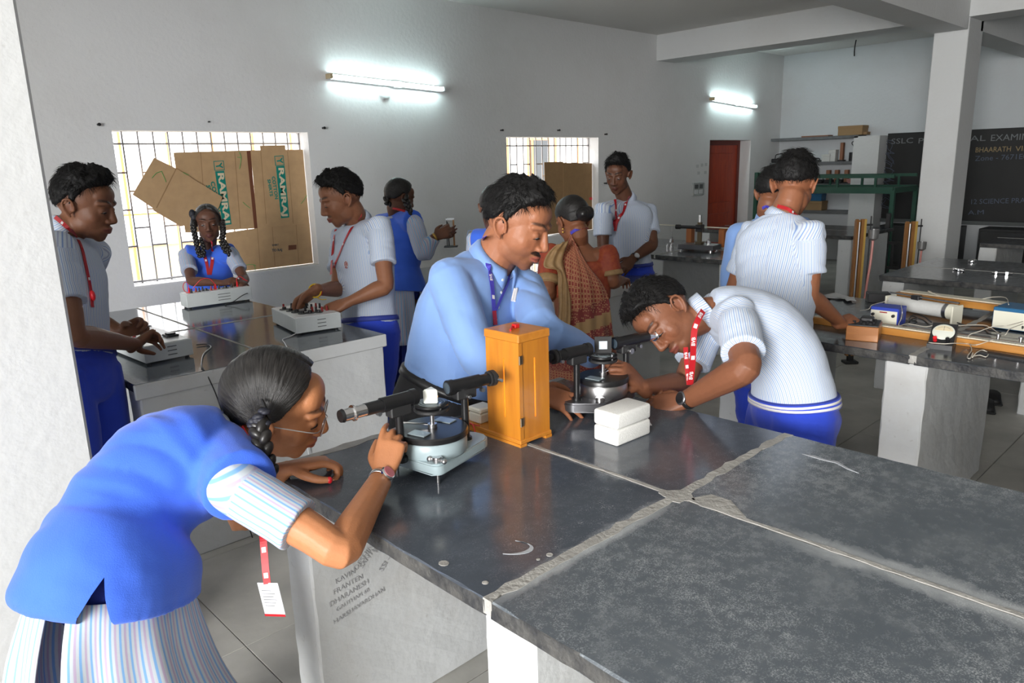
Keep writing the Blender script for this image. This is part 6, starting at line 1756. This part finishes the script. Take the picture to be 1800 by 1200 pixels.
# 4. boy with the wristband at the box of terminals
P = at(650, 586, 4.00); N = at(628, 392, 3.96)
W = at(553, 511, 3.72); WL = at(607, 533, 3.70)
g = person('boy in striped shirt with a yellow wristband turning knobs on the test box', P, N, at(601, 351, 3.86), cdir(-.85, -.46, .26), s=1.10, rc=cdir(-.62, 0, -.72), bend=.02, hs=1.10, tone=(.25, .105, .055), vox=.0045, seed=4, hair_thick=1.1, mous=.5, beard=.35, strands=2400,
    arms={'R': dict(W=W, d=nrm(at(530, 528, 3.74)-W), n=nrm(-UPZ*.9+cdir(.3, 0, .3)), pose='pinch', pole=-UPZ*.8+cdir(.3, 0, -.8)), 'L': dict(S=at(668, 402, 3.80), E=at(678, 502, 3.74), W=WL, d=nrm(at(580, 545, 3.70)-WL), n=nrm(-UPZ+cdir(-.2, 0, -.3)), pose='pinch')})
root = g['root']; off = np.array(root.location); bv = bvh_of([g['top'], g['collar']], root)
lanyard(root, bv, [(636, 378), (630, 390), (618, 403), (607, 424), (598, 446), (590, 465), (583, 480)], .016, M_red_l, t=3.7, marks=(.15, .55, .85)); lanyard(root, bv, [(591, 404), (588, 420), (586, 440), (584, 462), (582, 482)], .015, M_red_l, t=3.7, marks=(.3,))
badge(root, bv, (609, 464), .017, g['top'])
S, E, Wr, d, n = g['A']['R']; u = nrm(Wr-E); c = E+(Wr-E)*.97; s1 = nrm(np.cross(u, UPZ)); s2 = np.cross(u, s1)
for k, (m, o_) in enumerate(((mat('band_yellow', (.75, .50, .02), .6), .004), (M_redl, -.004))):
    v, f = np_tube([c+u*o_+(s1*math.cos(a)+s2*math.sin(a))*.033 for a in np.linspace(0, 6.283, 21)], [(.004, .004)]*21, None, 8, 1, cap=False); from_np('wristband', v, f, m, root, off=off)
v, f = np_tube([c+s2*.030, c+s2*.03+.03*cdir(1, -.5, 0), c+s2*.03+.055*cdir(1, -.25, 0)], [(.004, .002)]*3, None, 6, 3); from_np('band_end', v, f, MATS['band_yellow'], root, off=off)

# 5. girl with her back to us
P = at(700, 503, 4.98); N = at(697, 380, 4.95)
W = at(764, 417, 4.72); WL = at(770, 414, 5.1)
g = person('girl in blue vest with her back turned, black braid, at the second bench', P, N, at(702, 348, 4.90), cdir(.75, -.18, -.60), hem=-.05, bulk=1.08, s=1.02, fem=True, rc=cdir(.70, 0, .65), tone=(.13, .056, .032), top='vest', bottom='kurta', hair_style='girl', vox=.005, seed=5, strands=0, cuff=1.0, hs=.98,
    arms={'R': dict(S=at(728, 392, 4.80), E=at(745, 446, 4.74), W=W, d=nrm(at(782, 408, 4.74)-W), n=cdir(0, 0, -1), pose='relaxed'), 'L': dict(W=WL, d=cdir(.9, .2, 0), n=cdir(0, 0, 1), pose='relaxed')})
braid([at(712, 348, 4.78), at(717, 362, 4.77), at(722, 374, 4.77)], .026, g['root']); braid([at(683, 340, 4.86), at(679, 352, 4.84), at(684, 360, 4.84)], .026, g['root'])
ribbon([at(690, 366, 4.82), at(700, 368, 4.79), at(712, 371, 4.78)], [cdir(0, .2, 1)]*3, .014, M_red_l, g['root'], 'lanyard_neck')
S, E, Wr, d, n = g['A']['R']; v, f = ell(Wr, (.03, .03, .012), np.array([nrm(np.cross(d, UPZ)), nrm(np.cross(d, np.cross(d, UPZ))), d]), 12, 8); from_np('bangle', v, f, M_gold, g['root'], off=np.array(g['root'].location))

# 6. man in the sky blue shirt
P = at(772, 735, 2.52); N = at(868, 462, 2.46)
W = at(944, 688, 2.27); WL = at(1050, 628, 2.54)
TAB_T = TAB_M.copy(); TAB_T[2:6, 2] += np.array([.030, .042, .030, .012]); TAB_T[2:6, 3] += np.array([.020, .028, .018, .006]); TAB_T[2:6, 1] += .012
g6 = person('man in sky blue shirt with moustache leaning over the bench behind the lamp box', P, N, at(908, 397, 2.40), cdir(.83, -.46, .30), s=1.07, rc=cdir(-.52, .10, .85), rp=cdir(-.40, .10, .9), bend=.03, bulk=1.05, hs=1.10, tone=(.34, .135, .068), top='formal', bottom='black', mous=.9, beard=.5, vox=.0036, ratio=.6, seed=6, hair_thick=1.05, strands=3400, neck_r=1.15, tab=TAB_T, plump=1.10, group='', collar_open=.28, waist=.25,
    arms={'R': dict(S=at(788, 488, 2.34), E=at(843, 628, 2.24), W=W, d=nrm(at(1000, 708, 2.27)-W), n=cdir(-.05, -.60, -.75), pose='spread', hs=1.0, spread=.20), 'L': dict(S=at(922, 505, 2.56), E=at(955, 580, 2.34), W=WL, d=nrm(at(1085, 642, 2.52)-WL), n=nrm(-UPZ+cdir(.3, 0, .3)), pose='grip', hs=1.05)},
    legs={'R': dict(A=at(735, 1000, 2.75)*np.array([1, 1, 0])+np.array([0, 0, .09])), 'L': {}})
if 'group' in g6['root']: del g6['root']['group']
root = g6['root']; off = np.array(root.location); bv = bvh_of([g6['top'], g6['collar']], root)
lanyard(root, bv, [(852, 416), (853, 424), (855, 436), (858, 460), (861, 485), (864, 510), (866, 535), (868, 560)], .017, M_blue_l, t=2.3, marks=(.10, .42, .80), words=(.26, .60))
lanyard(root, bv, [(894, 482), (890, 500), (880, 522), (870, 545)], .010, M_blue_l, t=2.3)
lanyard(root, bv, [(867, 546), (868, 558), (869, 571)], .018, M_red_l, t=2.25, name='lanyard_end')
for x in (902, 908):
    a_, n_ = on_surf(bv, x+2, 510, .006, 2.4); c_, _ = on_surf(bv, x-1, 530, .006, 2.4); MB().cyl(Vector(a_-off), Vector(c_-off), .0042, n=10).ball(Vector(a_-off), .0045).out('pen', M_lw, root, smooth=True)
pk = []
for q in ((893, 512), (925, 516), (918, 552), (905, 556), (888, 548)): pk.append(on_surf(bv, *q, .0022, 2.4)[0])
pk.append(pk[0]); 
ribbon(pk, [cdir(0, 0, 1)]*len(pk), .0025, M_formal, g6['top'], 'pocket_seam').parent = root
for q in ((884, 492), (881, 514), (876, 540), (872, 562)):
    p_, n_ = on_surf(bv, *q, .001, 2.4); v, f = ell(p_, (.0055, .0055, .0025), np.array([nrm(np.cross(n_, UPZ)), nrm(np.cross(n_, np.cross(n_, UPZ))), n_]), 10, 6); from_np('button', v, f, M_case, root, off=off)
# buckle
# 7. small head behind him
P = at(880, 540, 3.98); N = at(874, 408, 3.94)
person('person with dark tied hair mostly hidden behind the man in sky blue shirt', P, N, at(869, 366, 3.90), cdir(.35, -.25, -.9), s=.82, fem=True, rc=cdir(.9, 0, .35), tone=(.13, .056, .032), top='vest', bottom='kurta', hair_style='girl', vox=.006, seed=7, strands=0, hs=.9)

# 8. woman in a sari
P = at(1022, 600, 3.86); N = at(1017, 432, 3.92)
W = at(1086, 488, 4.12); WL = at(985, 520, 4.2)
g8 = person('woman in a red and tan sari seen from behind, hair in a bun', P, N, at(1007, 390, 3.86), cdir(-.42, -.30, -.85), s=1.0, fem=True, rc=cdir(.95, .0, .18), tone=(.22, .085, .042), top='none', bottom='none', hair_style='girl', hair_thick=1.2, vox=.0048, seed=8, strands=0, bulk=1.08, group='', bend=.01,
    arms={'R': dict(S=at(1068, 448, 3.84), E=at(1076, 494, 3.84), W=at(1092, 492, 4.05), d=cdir(.3, .1, -.9), n=-UPZ, pose='relaxed', k=1.05), 'L': dict(S=at(968, 446, 3.86), E=at(962, 512, 3.80), W=at(985, 520, 4.0), d=cdir(.4, 0, -.9), n=-UPZ, pose='relaxed', k=1.05)})
if 'group' in g8['root']: del g8['root']['group']
root = g8['root']; off = np.array(root.location); b = g8['b']; fr = g8['fr']
parts = [e_(fr, (0, -.118, -.012), (.050, .036, .040), nu=18, nv=12), e_(fr, (.018, -.130, -.006), (.026, .026, .028)), e_(fr, (-.020, -.130, -.016), (.026, .026, .026))]
v, f = join(parts); from_np('hair_bun', v, f, M_hair2, root, off=off)
for s in (-1,): e = fr.w(s*.082, -.012, -.040); MB().ball(Vector(e-off), .006).ball(Vector(e-off)-Vector((0, 0, .016)), .007).out('earring', M_gold, root, smooth=True)
def sarimat():
    """red cloth printed with rows of rounded tan motifs, plain tan border bands"""
    m = bpy.data.materials.new('sari_print'); m.use_nodes = True; nt = m.node_tree; N_ = nt.nodes; L = nt.links; bb_ = N_['Principled BSDF']; bb_.inputs['Roughness'].default_value = .7; bb_.inputs['Sheen Weight'].default_value = .2
    a = N_.new('ShaderNodeAttribute'); a.attribute_name = 'uvw'
    def vor(sc, rnd):
        mp = N_.new('ShaderNodeMapping'); mp.inputs['Scale'].default_value = (sc, sc, 1); L.new(a.outputs['Vector'], mp.inputs['Vector'])
        v = N_.new('ShaderNodeTexVoronoi'); v.inputs['Scale'].default_value = 1; v.inputs['Randomness'].default_value = rnd; v.feature = 'F1'; v.distance = 'CHEBYCHEV'; L.new(mp.outputs[0], v.inputs['Vector']); return v.outputs['Distance']
    def ramp(s, pts):
        r = N_.new('ShaderNodeValToRGB'); r.color_ramp.elements[0].position = pts[0][0]; r.color_ramp.elements[0].color = pts[0][1]+(1,); r.color_ramp.elements[1].position = pts[-1][0]; r.color_ramp.elements[1].color = pts[-1][1]+(1,)
        for p_, c_ in pts[1:-1]: k = r.color_ramp.elements.new(p_); k.color = c_+(1,)
        L.new(s, r.inputs[0]); return r.outputs[0]
    red, tan, dred = (.30, .035, .025), (.46, .26, .12), (.20, .025, .022)
    big = ramp(vor(58, .12), [(0, dred), (.30, red), (.34, tan), (.44, tan), (.47, red), (.5, red)])
    sm = ramp(vor(120, .5), [(0, tan), (.22, tan), (.30, dred), (.6, dred)])
    sep = N_.new('ShaderNodeSeparateXYZ'); L.new(a.outputs['Vector'], sep.inputs[0])
    mx = N_.new('ShaderNodeMix'); mx.data_type = 'RGBA'
    st = ramp(sep.outputs[2], [(0, (0, 0, 0)), (.30, (0, 0, 0)), (.31, (1, 1, 1)), (1, (1, 1, 1))])
    L.new(st, mx.inputs[0]); L.new(big, mx.inputs[6]); L.new(sm, mx.inputs[7])
    mx2 = N_.new('ShaderNodeMix'); mx2.data_type = 'RGBA'; st2 = ramp(sep.outputs[2], [(0, (0, 0, 0)), (.64, (0, 0, 0)), (.65, (1, 1, 1)), (1, (1, 1, 1))])
    L.new(st2, mx2.inputs[0]); L.new(mx.outputs[2], mx2.inputs[6]); mx2.inputs[7].default_value = (.33, .20, .085, 1)
    L.new(mx2.outputs[2], bb_.inputs['Base Color']); return m
M_sari = sarimat(); M_blouse = mat('blouse_red', (.26, .035, .016), .65, var=.35, vscale=55, col2=(.34, .07, .02)); M_tan = mat('sari_border', (.33, .20, .085), .6, var=.2, vscale=60)
# blouse: deep round neck at the back, elbow sleeves with tan edge
bp = [b.tube(.006, .44, .80, 10, 36, ends=(.1, .1))]
for key, sd in (('R', 1), ('L', -1)):
    S, E = g8['A'][key][:2]
    bp += [np_tube([b.axis(.74)+b.right(1)*sd*.10, b.axis(.86)+b.right(1)*sd*.125, b.axis(.93)+b.right(1)*sd*.10+b.f*.01], [(.048, .085), (.044, .078), (.030, .060)], None, 16, 4), np_tube([S, S+(E-S)*.5, S+(E-S)*.72, S+(E-S)*.70], [(.060, .060), (.060, .060), (.058, .058), (.03, .03)], None, 18, 4, ends=(.6, .1)),
           np_tube([b.axis(.86)+b.right(1)*sd*.12, S], [(.058, .056), (.058, .058)], None, 14, 3)]
me = remesh(bp, .006, 5, .8); wrinkle(me, b, .003, 81); V = coords(me)
keep_cols = np.ones(len(V)); bl_ = place(me, 'blouse', M_blouse, root)
for key in 'RL':
    S, E = g8['A'][key][:2]; q = S+(E-S)*.62; w2 = S+(E-S)*.80
    v, f = np_tube([q, w2, w2-(E-S)*.02], [(.0615, .0615), (.0625, .0625), (.04, .04)], None, 20, 3, ends=(.1, .1)); from_np('sleeve_border', v, f, M_tan, bl_ if False else root, off=off)
# wrapped skirt
V, F, UV = [], [], []; n = 64; rows = 26
for i in range(rows):
    t = i/(rows-1); zz = 1-t; c = b.axis(.20)*zz+np.array([b.P[0], b.P[1], .05])*t if t > 0 else b.axis(.20)
    w = .150+.045*math.sin(min(1, t*3.2)*math.pi/2)-.035*t; d = .118+.040*math.sin(min(1, t*3)*math.pi/2)-.02*t
    for j in range(n):
        a = 2*math.pi*j/n; k = 1+.02*math.sin(a*11+t*2)+.015*math.sin(a*5-t*3)
        V.append(c+b.rp*math.sin(a)*w*k-b.f*0+np.cross(UPZ, b.rp)*math.cos(a)*d*k); UV.append((a*.17, t*.85, .2 if (t < .22) else (.5 if t < .34 else (.2 if t < .80 else .5))))
for i in range(rows-1):
    for j in range(n): F.append((i*n+j, (i+1)*n+j, (i+1)*n+(j+1) % n, i*n+(j+1) % n))
V = np.array(V); o = from_np('sari_skirt', V, F, M_sari, root, off=off)
at_ = o.data.attributes.new('uvw', 'FLOAT_VECTOR', 'POINT'); at_.data.foreach_set('vector', np.array(UV, np.float32).ravel())
bv8 = None
# pallu: draped from the left shoulder diagonally across the back, hanging to the knee with folds
dg = bvh_of([o, bl_, g8['body']], root)
cols = 40; rows = 80; V, F, UV = [], [], []
L_edge = [(962, 452), (958, 470), (985, 500), (1004, 560), (1008, 615), (1004, 655)]
top_l = [(1004, 412), (998, 424), (992, 440), (987, 470), (984, 520), (984, 560), (985, 600), (1004, 640), (1020, 668), (1030, 690)]
top_r = [(1006, 420), (1020, 444), (1038, 472), (1057, 496), (1069, 520), (1073, 550), (1076, 580), (1077, 600), (1073, 625), (1068, 655)]
A_ = catmull(np.array(top_l, float), 6); B_ = catmull(np.array(top_r, float), 6)
idx = np.linspace(0, len(A_)-1, rows)
for i in range(rows):
    pa = np.array([np.interp(idx[i], range(len(A_)), A_[:, k]) for k in (0, 1)]); pb = np.array([np.interp(idx[i], range(len(B_)), B_[:, k]) for k in (0, 1)]); t = i/(rows-1)
    for j in range(cols):
        u = j/(cols-1); q = pa+(pb-pa)*u; p_, n_ = on_surf(dg, q[0], q[1], 0, 3.78)
        # stand off the body, with hanging pleats that grow towards the hem
        d0 = np.linalg.norm(p_-EYE); rr = ray(*q); dpt = (p_-EYE)@_fw
        V.append((q, dpt)); yy = q[1]+(q[0]-1017)*.39; UV.append((u*.26+t*.04, t*.62, .2 if yy < 544 else (.9 if 568 < yy < 590 or 612 < yy < 628 else .5)))
D = np.array([x[1] for x in V]).reshape(rows, cols)
for _ in range(10):
    E_ = np.pad(D, 1, mode='edge'); D = np.minimum(D, (E_[:-2, 1:-1]+E_[2:, 1:-1]+E_[1:-1, :-2]+E_[1:-1, 2:])/4) if _ < 6 else (E_[:-2, 1:-1]+E_[2:, 1:-1]+E_[1:-1, :-2]+E_[1:-1, 2:])/4
P_ = []
for i in range(rows):
    for j in range(cols):
        u, t = j/(cols-1), i/(rows-1); q = V[i*cols+j][0]
        P_.append(at(q[0], q[1], D[i, j]-.014-.010*(.3+t)*(1+math.sin(u*26+t*5+2*math.sin(t*3)))))
for i in range(rows-1):
    for j in range(cols-1): F.append((i*cols+j, (i+1)*cols+j, (i+1)*cols+j+1, i*cols+j+1))
o = from_np('sari_drape', np.array(P_), F, M_sari, root, off=off)
at_ = o.data.attributes.new('uvw', 'FLOAT_VECTOR', 'POINT'); at_.data.foreach_set('vector', np.array(UV, np.float32).ravel())
o.modifiers.new('t', 'SOLIDIFY').thickness = .004
# tan border fold over the left shoulder and arm
cols = 12; V, F = [], []
la = catmull(np.array([(975, 432), (962, 446), (957, 468), (980, 474), (981, 505), (982, 540), (980, 575), (979, 600)], float), 5); lb_ = catmull(np.array([(1000, 422), (994, 440), (990, 460), (997, 490), (1001, 520), (1002, 555), (1000, 590), (998, 612)], float), 5)
rows = len(la); DD = np.zeros((rows, cols)); Q = {}
for i in range(rows):
    for j in range(cols):
        q = la[i]+(lb_[i]-la[i])*j/(cols-1); p_, n_ = on_surf(dg, q[0], q[1], 0, 3.74); DD[i, j] = (p_-EYE)@_fw; Q[i, j] = q
for _ in range(12):
    E_ = np.pad(DD, 1, mode='edge'); DD = np.minimum(DD, (E_[:-2, 1:-1]+E_[2:, 1:-1]+E_[1:-1, :-2]+E_[1:-1, 2:])/4) if _ < 8 else (E_[:-2, 1:-1]+E_[2:, 1:-1]+E_[1:-1, :-2]+E_[1:-1, 2:])/4
P_ = [at(*Q[i, j], DD[i, j]-.036-.008*math.sin(j*1.3+i*.2)) for i in range(rows) for j in range(cols)]
for i in range(rows-1):
    for j in range(cols-1): F.append((i*cols+j, (i+1)*cols+j, (i+1)*cols+j+1, i*cols+j+1))
o = from_np('sari_border_fold', np.array(P_), F, M_tan, root, off=off); o.modifiers.new('t', 'SOLIDIFY').thickness = .005
ribbon([at(1003, 410, 3.80), at(1012, 404, 3.78), at(1024, 400, 3.79)], [cdir(0, .3, 1)]*3, .016, M_blue_l, root, 'lanyard_neck')
ribbon([at(1022, 401, 3.785), at(1028, 400, 3.80), at(1034, 401, 3.83)], [cdir(0, .3, 1)]*3, .014, M_tr, root, 'lanyard_neck')

# 9. smiling boy facing us at the second bench
P = at(1103, 482, 5.22); N = at(1100, 352, 5.15)
WL = at(1112, 455, 4.98); W = at(1050, 470, 4.9)
g = person('smiling boy in striped shirt facing us beyond the woman in a sari', P, N, at(1086, 308, 5.05), cdir(-.40, -.50, .76), s=1.05, rc=cdir(-.88, 0, -.35), tone=(.115, .048, .027), vox=.005, seed=9, hair_thick=1.25, hs=1.0, strands=1800, mous=.35,
    arms={'R': dict(S=at(1060, 372, 5.0), E=at(1060, 440, 5.0), W=W, d=cdir(-.5, -.3, .3), n=-UPZ, pose='relaxed'), 'L': dict(S=at(1140, 374, 5.18), E=at(1147, 430, 5.1), W=WL, d=nrm(at(1096, 472, 4.92)-WL), n=nrm(-UPZ+cdir(-.3, 0, -.2)), pose='press')})
root = g['root']; bv = bvh_of([g['top'], g['collar']], root)
lanyard(root, bv, [(1106, 345), (1103, 352), (1100, 359), (1096, 366), (1093, 373), (1090, 380), (1087, 387), (1084, 394), (1082, 406)], .020, M_red_l, t=5.0, lift=.012, marks=(.3, .7)); lanyard(root, bv, [(1081, 350), (1080, 358), (1080, 366), (1080, 374), (1081, 382), (1081, 390), (1082, 400)], .018, M_red_l, t=5.0, lift=.012, marks=(.4,))
S, E, Wr, d, n = g['A']['L']; watch(root, E, Wr, cdir(.3, .3, 1), M_leather, M_wwhite, M_steel, .90, .032, .017)

# 10. boy bending to the dark instrument
P = at(1392, 724, 2.48); N = at(1246, 551, 2.46)
W = at(1128, 680, 2.38); WL = at(1205, 704, 2.335)
g10 = person('boy in striped shirt bending low with one eye at the dark spectrometer', P, N, at(1173, 556, 2.47), cdir(-.42, -.80, .34), up=cdir(-.88, .46, -.02), s=1.04, rc=cdir(.05, .12, -1), rp=cdir(-.05, .0, -1), bend=.10, hs=1.05, tone=(.20, .078, .040), vox=.0034, ratio=.6, seed=10, hair_thick=1.05, mous=.35, beard=.25, strands=3400, neck_r=1.0, cuff=.72, waist=.12,
    arms={'R': dict(E=at(1200, 674, 2.56), W=W, d=nrm(at(1100, 652, 2.35)-W), n=nrm(cdir(-.85, -.1, -.35)), pose='grip', hs=1.02), 'L': dict(S=at(1296, 560, 2.29), E=at(1312, 646, 2.12), W=WL, d=nrm(at(1160, 712, 2.36)-WL), n=nrm(-UPZ+cdir(0, 0, -.15)), pose='press', hs=1.02, k=1.1)},
    legs={'R': dict(A=np.array([P[0]+.10, P[1]+.16, .09])), 'L': dict(A=np.array([P[0]+.02, P[1]-.10, .09]))}, footdir=cdir(-1, 0, 0), collar_open=.5)
root = g10['root']; off = np.array(root.location); bv = bvh_of([g10['top'], g10['collar']], root)
lanyard(root, bv, [(1236, 546, 2.34), (1228, 560, 2.31), (1221, 578, 2.30), (1219, 600, 2.30), (1218, 625, 2.32), (1216, 650, 2.34), (1213, 676, 2.36)], .019, M_red_l, marks=(.30, .70), words=(.12, .52, .90)); lanyard(root, bv, [(1205, 610, 2.36), (1207, 640, 2.37), (1211, 676, 2.37)], .015, M_red_l, marks=(.6,), words=(.3, .85))
badge(root, bv, (1263, 622), .020, g10['top'])
S, E, Wr, d, n = g10['A']['L']; watch(root, E, Wr, cdir(-.55, .45, 1), M_leather, M_wdark, M_gun, .955, .031, .019)
pp_, nn_ = on_surf(bvh_of([g10['legs']], root), 1420, 690, .008, 2.35)
b = g10['b']; p, r, rf = b.rings(.020, .065, .115, 3)
for t_b, wd in ((.070, .010), (.092, .010)):
    pts, rad, ref = b.rings(.0152, t_b-.007, t_b+.007, 2); v, f = np_tube(pts, rad, ref, 40, 1, cap=False, sup=2.3); from_np('belt_stripe', v, f, M_lw, root, off=off)
pb_, rb_, fb_ = b.rings(.0145, .055, .106, 3); v, f = np_tube(pb_, rb_, fb_, 40, 1, cap=False, sup=2.3); from_np('school_belt', v, f, M_trou, root, off=off)
bk_, bn_ = on_surf(bvh_of([x for x in root.children if x.name.startswith('school_belt')], root), 1424, 686, .006, 2.3)
x = nrm(np.cross(b.up, bn_)); o = MB().tube([(-.006, -.019, 0), (.006, -.019, 0), (.006, .019, 0), (-.006, .019, 0), (-.006, -.019, 0)], .0022, 8, 1).out('belt_hook', M_lw, root, smooth=True); o.matrix_local = basis(x, b.up, np.cross(x, b.up), bk_-off)

# 11. boy with his back to us at the right bench
P = at(1356, 628, 3.04); N = at(1374, 384, 3.12)
W = at(1478, 568, 3.16); WL = at(1300, 560, 3.5)
g = person('boy in striped shirt with his back to us, one hand on the wooden resistance box', P, N, at(1396, 328, 3.10), cdir(.50, -.30, -.80), s=1.0, rc=cdir(.86, 0, .42), rp=cdir(.45, 0, .9), bend=.01, tone=(.27, .105, .052), vox=.004, seed=12, hair_thick=1.25, strands=3200,
    arms={'R': dict(S=at(1424, 415, 2.96), E=at(1424, 520, 2.98), W=W, d=nrm(at(1512, 560, 3.22)-W), n=nrm(-UPZ+cdir(.1, 0, -.3)), pose='grip', hs=1.05), 'L': dict(S=at(1322, 414, 3.22), W=at(1325, 560, 3.5), pose='relaxed')})
root = g['root']; bv = bvh_of([g['top'], g['collar']], root)
lanyard(root, bv, [(1366, 362), (1374, 364), (1384, 367), (1392, 372), (1400, 378)], .014, M_red_l, t=3.0, marks=(.8,))
# 12. person beyond him
P = at(1338, 565, 3.72); N = at(1352, 385, 3.70)
g = person('person in plain light blue shirt almost hidden behind the boy with his back turned', P, N, at(1360, 342, 3.66), cdir(.70, -.15, -.65), s=.92, rc=cdir(.70, 0, .68), tone=(.22, .085, .042), top='formal', bottom='black', vox=.005, seed=13, hs=.98, strands=1500, group='')
if 'group' in g['root']: del g['root']['group']
ribbon([at(1340, 366, 3.60), at(1347, 363, 3.58), at(1355, 367, 3.56)], [cdir(0, .2, 1)]*3, .014, M_blue_l, g['root'], 'lanyard_neck')
